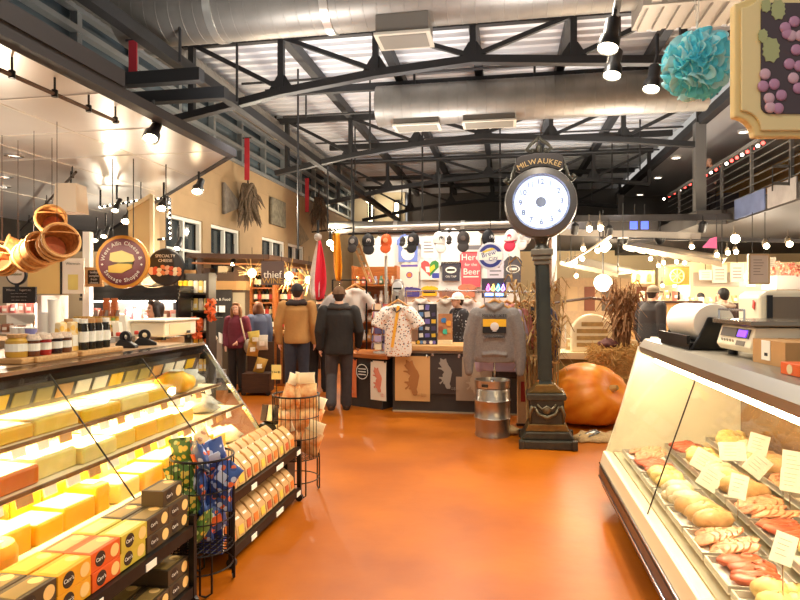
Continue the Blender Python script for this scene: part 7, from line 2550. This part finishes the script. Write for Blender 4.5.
# near black spotlights with track
tr = thing('track_rail', 'black lighting track above the turquoise pompom', 'track', P(612, 8, 4.2), 0)
a = P(628, -60, 3.6) - tr.location
c_ = P(608, 60, 5.6) - tr.location
c_.z = a.z
MB().beam(a, c_, .04).build('rail_bar', BLACK, tr)
MB().tube([a.lerp(c_, .3), a.lerp(c_, .3) + V((0, 0, .9))], .012, 6).build('hanger', STEEL, tr)
for i, (x, y, d, r) in enumerate(((609, 42, 4.4, .075), (613, 70, 5.2, .075), (652, 84, 5.6, .075))):
    p = P(x, y, d)
    t = thing('track_spotlight', 'black track spotlight with glowing face left of the pompom, %s' % ('upper', 'lower', 'right one touching the pompom')[i], 'spotlight', p, 0, 'near black spotlights')
    mq = M.Rotation(R(12), 4, 'Y') @ M.Rotation(R(-14), 4, 'X')
    MB().lathe([(r, -.06), (r * 1.02, -.02), (r * .95, .03), (r * .7, .06), (r * .72, .18), (r * .5, .2), (0, .2)], n=24, mtx=mq).build('lamp_head', BLACK, t, smooth=2)
    MB().lathe([(0, -.05), (r * .93, -.05), (r * .93, -.04)], n=24, mtx=mq).build('lens', mat('spot_lens', (255, 236, 200), .3, emit=25), t)
    top = mq @ V((0, 0, .19))
    MB().tube([top, top + V((.02, 0, .12)), top + V((0.02, 0, .3))], .016, 8).build('yoke_arm', BLACK, t)
    lamp('SPOT', p + mq @ V((0, 0, -.12)), 160, (1, .86, .66), .06, p + mq @ V((0, 0, -3)), 80)
# spot lamps along the far soffit edge on the left
sl = [(152, 135, 5.4), (198, 189, 7.6), (163, 206, 8.0), (127, 219, 8.6), (105, 234, 9), (96, 238, 9.2), (116, 208, 8.2), (17, 247, 7.5), (178, 246, 9.0), (233, 262, 10.6)]
for i, (x, y, d) in enumerate(sl):
    p = P(x, y, d)
    t = thing('track_spotlight', 'lit spotlight by the cheese shop, %s' % ('largest one hanging under the front of the metal soffit', 'one off the tip of the metal soffit', 'one below the rear soffit edge above the tilted panel', 'one above the round sign', 'left one of the pair over the framed chalk list', 'lower left one beside the white post', 'one against the soffit above the round sign', 'one among the hanging baskets', 'small one at the left wall window', 'one under the kiosk canopy left of the starburst lamp')[i], 'spotlight', p, 0, 'cheese shop spotlights')
    r = .07 if i < 4 else .05
    mq = M.Rotation(R(-35), 4, 'X')
    MB().lathe([(r, -.05), (r, .02), (r * .7, .05), (r * .6, .16), (0, .17)], n=20, mtx=mq).build('lamp_head', BLACK, t, smooth=2)
    MB().ball(mq @ V((0, 0, -.045)), (r * .85, r * .85, r * .5), 14, 8).build('bulb', WARMBULB, t, smooth=True)
    MB().tube([(0, .02, .12), (0, .02, .32)], .014, 6).build('stem', BLACK, t)
    if i in (0, 1, 2, 3, 4, 9):
        lamp('SPOT', p + mq @ V((0, 0, -.12)), 60, (1, .86, .64), .05, p + V((0, -.6, -2)), 130, .9)
# ================================================================ PEOPLE
def limb(b, pts, rs, n=10, sq=1.0):
    b.tube(pts, rs, n, sq=sq)
    for p, r in zip(pts, rs):
        b.ball(p, r * .99, 10, 8)


def person(label, loc, rz, H=1.75, build=1.0, jacket=None, trousers=None, shoes=None, hair=None, hairlen=0, hat=None, hatbrim=None, collar=None, arms=None, legs=None, hem=.84, turn=0, vox=.012, extras=None, bend=0, only_top=False):
    """facing +Y in local space; right hand at +X"""
    t = thing('person', label, 'person', loc, rz)
    k = H / 1.75
    g = lambda x, y, z: V((x * k * (build if abs(x) < .5 else 1), y * k + max(0, z - .95) * bend * k, z * k))
    legs = legs or [((.09, 0, .93), (.1, .01, .49), (.1, -.02, .08)), ((-.09, 0, .93), (-.1, .01, .49), (-.1, -.02, .08))]
    arms = arms or [((.19, 0, 1.42), (.245, -.02, 1.13), (.25, .04, .88)), ((-.19, 0, 1.42), (-.245, -.02, 1.13), (-.25, .04, .88))]
    hd = g(0, .03, 1.625)
    HQ = M.Translation(hd) @ M.Rotation(turn, 4, 'Z')
    torso = [(0, 0, .92, .155, .11), (0, 0, 1.0, .16, .115), (0, .0, 1.1, .145, .1), (0, .0, 1.25, .165, .115), (0, -.005, 1.36, .175, .115), (0, -.005, 1.43, .14, .09), (0, 0, 1.48, .065, .06), (0, .01, 1.55, .055, .055)]

    def tor(b, inf, z0, z1, extra=0):
        st = []
        for x, y, z, rx_, ry in torso:
            if z0 <= z <= z1:
                c = g(x, y, z)
                st.append((c.x, c.y, c.z, (rx_ + inf) * k * build, (ry + inf + extra) * k * build))
        b.ell(st, 20)
    # body
    b = MB()
    tor(b, 0, .9, 1.6)
    for L in legs:
        pts = [g(*p) for p in L]
        limb(b, pts, [.085 * k, .055 * k, .04 * k])
        f = pts[2]
        b.ball(f + V((0, .06 * k, -.045 * k)), (.042 * k, .12 * k, .035 * k), 10, 8)
    for A_ in arms:
        pts = [g(*p) for p in A_]
        limb(b, pts, [.05 * k, .04 * k, .028 * k])
        d = (pts[2] - pts[1]).normalized()
        side = 1 if A_[0][0] > 0 else -1
        palm = pts[2] + d * .055 * k
        b.ball(palm, (.022 * k, .04 * k, .05 * k), 10, 8)
        for fi in range(4):
            o = V((-side * .004, (.028 - fi * .019) * k, 0))
            p0 = palm + o + d * .03 * k
            ln = (.05, .06, .056, .044)[fi] * k
            p1 = p0 + d * ln * .55
            p2 = p1 + (d + V((-side * .6, 0, 0))).normalized() * ln * .5
            b.tube([p0, p1, p2], [.0095, .009, .0075], 6)
        th = palm + V((-side * .005, .03 * k, .0))
        b.tube([th - d * .02, th + V((-side * .012, .03 * k, 0)) + d * .01, th + V((-side * .016, .035 * k, 0)) + d * .04 * k], [.012, .011, .008], 6)
    hm = lambda x, y, z: HQ @ V((x * k, y * k, z * k))
    hb = MB()
    b.ball(hm(0, -.005, .02), (.076 * k, .094 * k, .1 * k), 16, 12)
    b.ball(hm(0, .025, -.05), (.058 * k, .066 * k, .065 * k), 14, 10)
    b.tube([hm(0, .09, .02), hm(0, .113, -.018)], [.01 * k, .017 * k], 8)
    for s in (-1, 1):
        b.ball(hm(s * .078, -.005, -.005), (.012 * k, .022 * k, .032 * k), 8, 6)
    b.ball(hm(0, .085, -.055), (.024 * k, .012 * k, .01 * k), 8, 6)
    b.build('body', SKIN, t, voxel=vox * .75, relax=2)
    for s in (-1, 1):
        e = MB().ball(hm(s * .03, .083, .012), (.013 * k, .008 * k, .008 * k), 10, 6).build('eye', mat('eye_white', (230, 226, 220), .3), t, smooth=True)
        MB().ball(hm(s * .03, .09, .012), (.006 * k, .003 * k, .006 * k), 8, 6).build('iris', INK, e)
        MB().tube([hm(s * .015, .09, .035), hm(s * .045, .08, .036)], .005 * k, 6).build('eyebrow', hair or HAIRB, t)
    MB().tube([hm(-.022, .094, -.056), hm(0, .099, -.058), hm(.022, .094, -.056)], .005 * k, 6).build('lips', mat('lips', (176, 92, 84), .5), t)
    if hair:
        h = MB()
        h.ball(hm(0, -.02, .03), (.087 * k, .095 * k, .1 * k), 16, 12)
        if hairlen > 0:
            h.ball(hm(0, -.055, -.04), (.085 * k, .05 * k, .12 * k), 14, 10)
            for s in (-1, 1):
                h.tube([hm(s * .07, .02, .05), hm(s * .085, .01, -.05), hm(s * .085, .0, -.06 - hairlen), hm(s * .06, .02, -.1 - hairlen)], [.03 * k, .038 * k, .035 * k, .015 * k], 8)
            h.tube([hm(-.06, .05, .1), hm(0, .055, .115), hm(.06, .05, .1)], .025 * k, 8)
        else:
            h.ball(hm(0, -.05, -.02), (.07 * k, .05 * k, .07 * k), 12, 8)
        h.build('hair', hair, t, voxel=vox, relax=2)
    if hat:
        c = MB()
        c.ball(hm(0, -.01, .035), (.094 * k, .108 * k, .108 * k), 20, 12, zmin=0)
        c.tube([hm(.094 * cos(a), -.01 + .108 * sin(a), .03) for a in [2 * pi * j / 20 for j in range(20)]], .012 * k, 6, closed=True)
        co = c.build('cap', hat, t, smooth=True)
        if hatbrim:
            MB().ball(hm(0, .12, .035), (.075 * k, .08 * k, .012 * k), 16, 6, rot=(R(-8), 0, turn)).build('cap_brim', hatbrim, co, smooth=True)
    if trousers:
        b = MB()
        c = g(0, 0, .9)
        b.ell([(c.x, c.y, z * k, rx_ * k * build, ry * k * build) for z, rx_, ry in ((.84, .15, .115), (.92, .172, .13), (1.0, .17, .128), (1.06, .16, .12))], 20)
        for L in legs:
            pts = [g(*p) for p in L]
            limb(b, [pts[0], pts[0].lerp(pts[1], .5), pts[1], pts[1].lerp(pts[2], .6), pts[2] + V((0, 0, .0))], [.105 * k, .098 * k, .083 * k, .078 * k, .075 * k], 12)
        b.build('trousers', trousers, t, voxel=vox, relax=3)
    if shoes:
        for L in legs:
            p = g(*L[2])
            kn = g(*L[1])
            lift = p.z - .08 * k
            tilt = -min(.9, max(0, lift * 3.2))
            s = MB()
            s.ball(p + V((0, .055 * k, -.04 * k)), (.05 * k, .135 * k, .045 * k), 14, 8)
            s.ball(p + V((0, -.01 * k, -.02 * k)), (.05 * k, .06 * k, .07 * k), 12, 8)
            so = s.build('shoe', shoes, t, voxel=vox, relax=2)
            MB().ell([(p.x, p.y + .05 * k, p.z - .08 * k, .05 * k, .14 * k), (p.x, p.y + .05 * k, p.z - .062 * k, .052 * k, .142 * k)], 16).build('sole', mat('dark_sole', (40, 34, 30), .7), so)
    if jacket:
        b = MB()
        st = [(0, 0, hem, .19, .15), (0, 0, hem + .06, .195, .155), (0, 0, 1.08, .185, .145), (0, 0, 1.25, .2, .15), (0, -.005, 1.36, .2, .145), (0, -.005, 1.43, .165, .115), (0, 0, 1.485, .09, .08), (0, .0, 1.51, .08, .075)]
        b.ell([(g(x, y, z).x, g(x, y, z).y, z * k, rx_ * k * build, ry * k * build) for x, y, z, rx_, ry in st], 22)
        for A_ in arms:
            pts = [g(*p) for p in A_]
            d = (pts[2] - pts[1]).normalized()
            limb(b, [pts[0], pts[0].lerp(pts[1], .5), pts[1], pts[2] - d * .0], [.09 * k, .08 * k, .07 * k, .052 * k], 12)
        b.build('jacket', jacket, t, voxel=vox, relax=3)
    if collar:
        b = MB()
        b.tube([g(.1 * cos(a), -.005 + .09 * sin(a), 1.475 + .02 * cos(a) ** 2) for a in [2 * pi * j / 20 for j in range(20)]], .038 * k, 8, closed=True)
        b.tube([g(-.15, -.05, 1.455), g(-.07, -.1, 1.46), g(0, -.115, 1.45), g(.07, -.1, 1.46), g(.15, -.05, 1.455)], .035 * k, 8)
        b.build('collar', collar, t, voxel=vox, relax=2)
    if extras:
        extras(t, g, hm, k)
    return t


JEAN = mat('dark_blue_denim', (52, 54, 66), .85, var=.2, vs=12)
DKP = mat('black_trousers', (34, 30, 30), .85)
SHOE = mat('brown_shoe_leather', (74, 50, 36), .6)
BSHOE = mat('black_shoe', (28, 26, 26), .5)
aw = YAW
p = PF(297, 400)
person('person in a tan work jacket with dark collar and black cap seen from behind', (p.x, p.y, 0), aw + .05, 1.80, 1.0, mat('tan_duck_cloth', (178, 130, 70), .85, var=.12, vs=5, bump=.15, bs=30), JEAN, BSHOE, HAIRB, 0, mat('black_cap_cloth', (34, 30, 30), .85), None, mat('brown_fleece_collar', (44, 34, 30), .95), hem=.86,
       arms=[((.2, 0, 1.42), (.27, -.03, 1.14), (.26, .03, .88)), ((-.2, 0, 1.42), (-.28, -.03, 1.14), (-.27, .03, .88))])
p = PF(339, 411)
person('person in a black coat and brown knit hat walking away beside the stall', (p.x, p.y, 0), aw + .1, 1.74, 1.06, mat('black_coat_cloth', (34, 29, 25), .8, var=.3, vs=7, bump=.2, bs=20), mat('dark_grey_trousers', (62, 56, 56), .85, var=.2), SHOE, HAIRB, 0, mat('brown_knit', (112, 82, 58), .95, bump=.4, bs=90), None, mat('black_coat_hood', (52, 46, 42), .85), hem=.80,
       legs=[((.09, 0, .93), (.1, .08, .5), (.1, .12, .08)), ((-.09, 0, .93), (-.1, .02, .5), (-.1, -.26, .15))],
       arms=[((.2, 0, 1.41), (.27, -.02, 1.13), (.26, .1, .92)), ((-.2, 0, 1.41), (-.26, -.05, 1.13), (-.25, .0, .9))])
p = PF(319.5, 391)
person('person in a dark jacket and blue knit hat behind the black coat', (p.x, p.y, 0), aw, 1.72, 1.02, mat('charcoal_jacket', (58, 54, 52), .85), DKP, BSHOE, HAIRB, 0, mat('navy_knit', (46, 52, 84), .95), None, None)


def bag_strap(t, g, hm, k):
    MB().tube([g(-.12, .1, 1.45), g(-.2, .14, 1.2), g(-.24, .1, .98)], .012, 6).build('bag_strap', mat('pale_strap', (206, 184, 160), .7), t)
    b = MB()
    b.ball(g(-.29, .06, .9), (.08, .12, .13), 12, 8)
    b.build('shoulder_bag', mat('grey_bag', (150, 138, 122), .8), t, smooth=True)
    MB().cbox(g(.3, .12, 1.06), (.01, .12, .18), (.3, .2, 0)).build('held_leaflet', PAPER, t)


p = PF(237, 391.5)
person('person in a maroon sweater carrying a shoulder bag and facing the aisle', (p.x, p.y, 0), aw + pi - .15, 1.50, .95, mat('maroon_knit', (112, 38, 54), .9, var=.15, vs=20), mat('dark_brown_trousers', (44, 36, 34), .85), BSHOE, mat('light_brown_hair', (150, 104, 66), .6, var=.2, vs=30), .1, None, None, None, hem=.86, extras=bag_strap, turn=.1, vox=.01,
       arms=[((.18, 0, 1.41), (.24, .0, 1.13), (.2, .1, .92)), ((-.18, 0, 1.41), (-.25, -.03, 1.14), (-.12, .17, 1.0))])
p = P(259, 300, 10.42)
person('person in a blue top standing behind the maroon sweater', (p.x, p.y, 0), aw + .6, 1.52, .9, mat('dusty_blue_top', (78, 86, 112), .9), DKP, BSHOE, mat('auburn_hair', (110, 66, 40), .6), .05, vox=.016)
p = P(178, 300, 6.7)
person('person in a teal top bending at the cheese counter', (p.x, p.y, 0), aw + pi / 2 + .3, 1.56, .95, mat('teal_top', (44, 160, 140), .85), DKP, BSHOE, mat('dark_hair', (44, 28, 22), .5), .08, vox=.014, bend=.35, turn=.5)
p = PY(459, 300, 9.22)
person('person in a white cap and black printed shirt behind the stall counter', (p.x, p.y, 0), pi / 2 + .5, 1.66, .95, spots('black_print_shirt', (40, 36, 38), [(210, 204, 200), (120, 116, 116), (40, 36, 38)], 26, .3), DKP, BSHOE, HAIRB, 0, mat('white_cap_cloth', (240, 238, 234), .85), mat('white_cap_cloth', (240, 238, 234), .85), vox=.014)
p = P(649, 300, 9.9)
person('person in a grey brown cap and dark apron looking down behind the cornstalk sheaf', (p.x, p.y, 0), aw - pi / 2 + .4, 1.78, 1.05, mat('black_tee', (46, 40, 40), .85), DKP, BSHOE, HAIRB, 0, mat('khaki_cap', (112, 96, 76), .85), mat('khaki_cap', (112, 96, 76), .85), vox=.014, bend=.1)
p = P(724, 300, 9.6)
person('person in a dark jacket with pale collar standing behind the paper roll', (p.x, p.y, 0), aw + .3, 1.75, 1.05, mat('brown_black_jacket', (70, 50, 44), .85), DKP, BSHOE, mat('black_hair', (28, 22, 22), .6), 0, vox=.014, collar=mat('pale_trim', (180, 160, 140), .8))
for i, (x, d, hh, c, lab) in enumerate(((667, 13.4, 1.75, (56, 46, 44), 'person in black far behind the meat case, under the orange banner'), (677, 12.9, 1.73, (88, 70, 56), 'person in brown beside the one in black, under the orange banner right side'), (701, 13.4, 1.7, (66, 56, 54), 'person in dark grey behind the paper roll, left of the dark jacket'), (766, 12.9, 1.72, (60, 56, 56), 'person in a grey top behind the beige deli machine'))):
    p = P(x, 300, d)
    person(lab, (p.x, p.y, 0), aw + .4 * i, hh, 1, mat('far_jacket%d' % i, c, .9), DKP, BSHOE, mat('black_hair', (28, 22, 22), .6), 0, vox=.02)
p = P(806, 300, 5.2)
person('person in black at the extreme right edge behind the meat case', (p.x, p.y, 0), aw + pi / 2, 1.66, 1.05, mat('black_tee', (46, 40, 40), .85), DKP, BSHOE, mat('black_hair', (28, 22, 22), .6), 0, vox=.018)
# on the upper floor
p = PX(708, 200, 4.9)
person('person in dark clothes with raised hand at the upper floor railing', (p.x, p.y, 3.301), aw + pi, 1.7, 1, mat('upper_jacket', (70, 62, 62), .9), DKP, BSHOE, mat('grey_hair', (170, 160, 150), .7), 0, vox=.018,
       arms=[((.19, 0, 1.42), (.27, .1, 1.2), (.1, .2, 1.45)), ((-.19, 0, 1.42), (-.25, .05, 1.15), (-.1, .2, 1.1))])
# ================================================================ HALL LIGHTING
# added fill lights without fixtures, brightening the aisle, stalls and food hall
for x, y, z, e in ((-.3, .6, 4.5, 85), (-6.5, 9.0, 2.3, 70), (-8, 5.5, 2.3, 60), (-.9, 7.2, 3.7, 110), (1.5, 7.0, 3.8, 60), (-1.4, 3.4, 4.6, 150), (.3, 5.3, 4.3, 130), (-2.2, 8.6, 4.3, 170), (-.6, 9.3, 3.9, 170), (2.4, 10.6, 2.35, 90), (4.6, 12.0, 2.2, 90), (3.0, 14.2, 2.3, 90), (6.6, 10.0, 2.2, 100), (6.4, 13.6, 2.2, 90), (3.0, 18.5, 2.4, 110), (-4.0, 10.2, 3.3, 150), (-4.2, 14.5, 3.3, 120), (-4.6, 4.8, 2.2, 45), (-4.8, 7.6, 2.3, 70), (0, 15, 4.6, 130), (-3, 18, 4.6, 180), (2, 19, 4.8, 160), (5.6, 9, 5.2, 10), (5.6, 13, 5.2, 12)):
    if 3.5 < z < 5:
        lamp('SPOT', (x, y, z), e * 1.05, (1, .9, .75), .06, (x, y, 0), 150, .6)
    else:
        lamp('POINT', (x, y, z), e, (1, .86, .66), .045)
# added upward spots with no fixture, put in to brighten the roof deck
for x, y in ((-1.2, 10.2), (2.2, 11.6), (-2.6, 14.8), (1.4, 15.4), (-2.6, 6.2), (-3.0, 9.4), (.4, 6.0), (0, 19.5)):
    lamp('SPOT', (x, y, 3.1), 225 if y < 12 else 380, (1, .98, .96), .3, (x, y, 6), 150, 1.0)
w = bpy.data.worlds.new('hall_ambient')
S.world = w
w.use_nodes = True
bg = w.node_tree.nodes['Background']
bg.inputs[0].default_value = (1, .95, .88, 1)
bg.inputs[1].default_value = .4
S.view_settings.exposure = .38
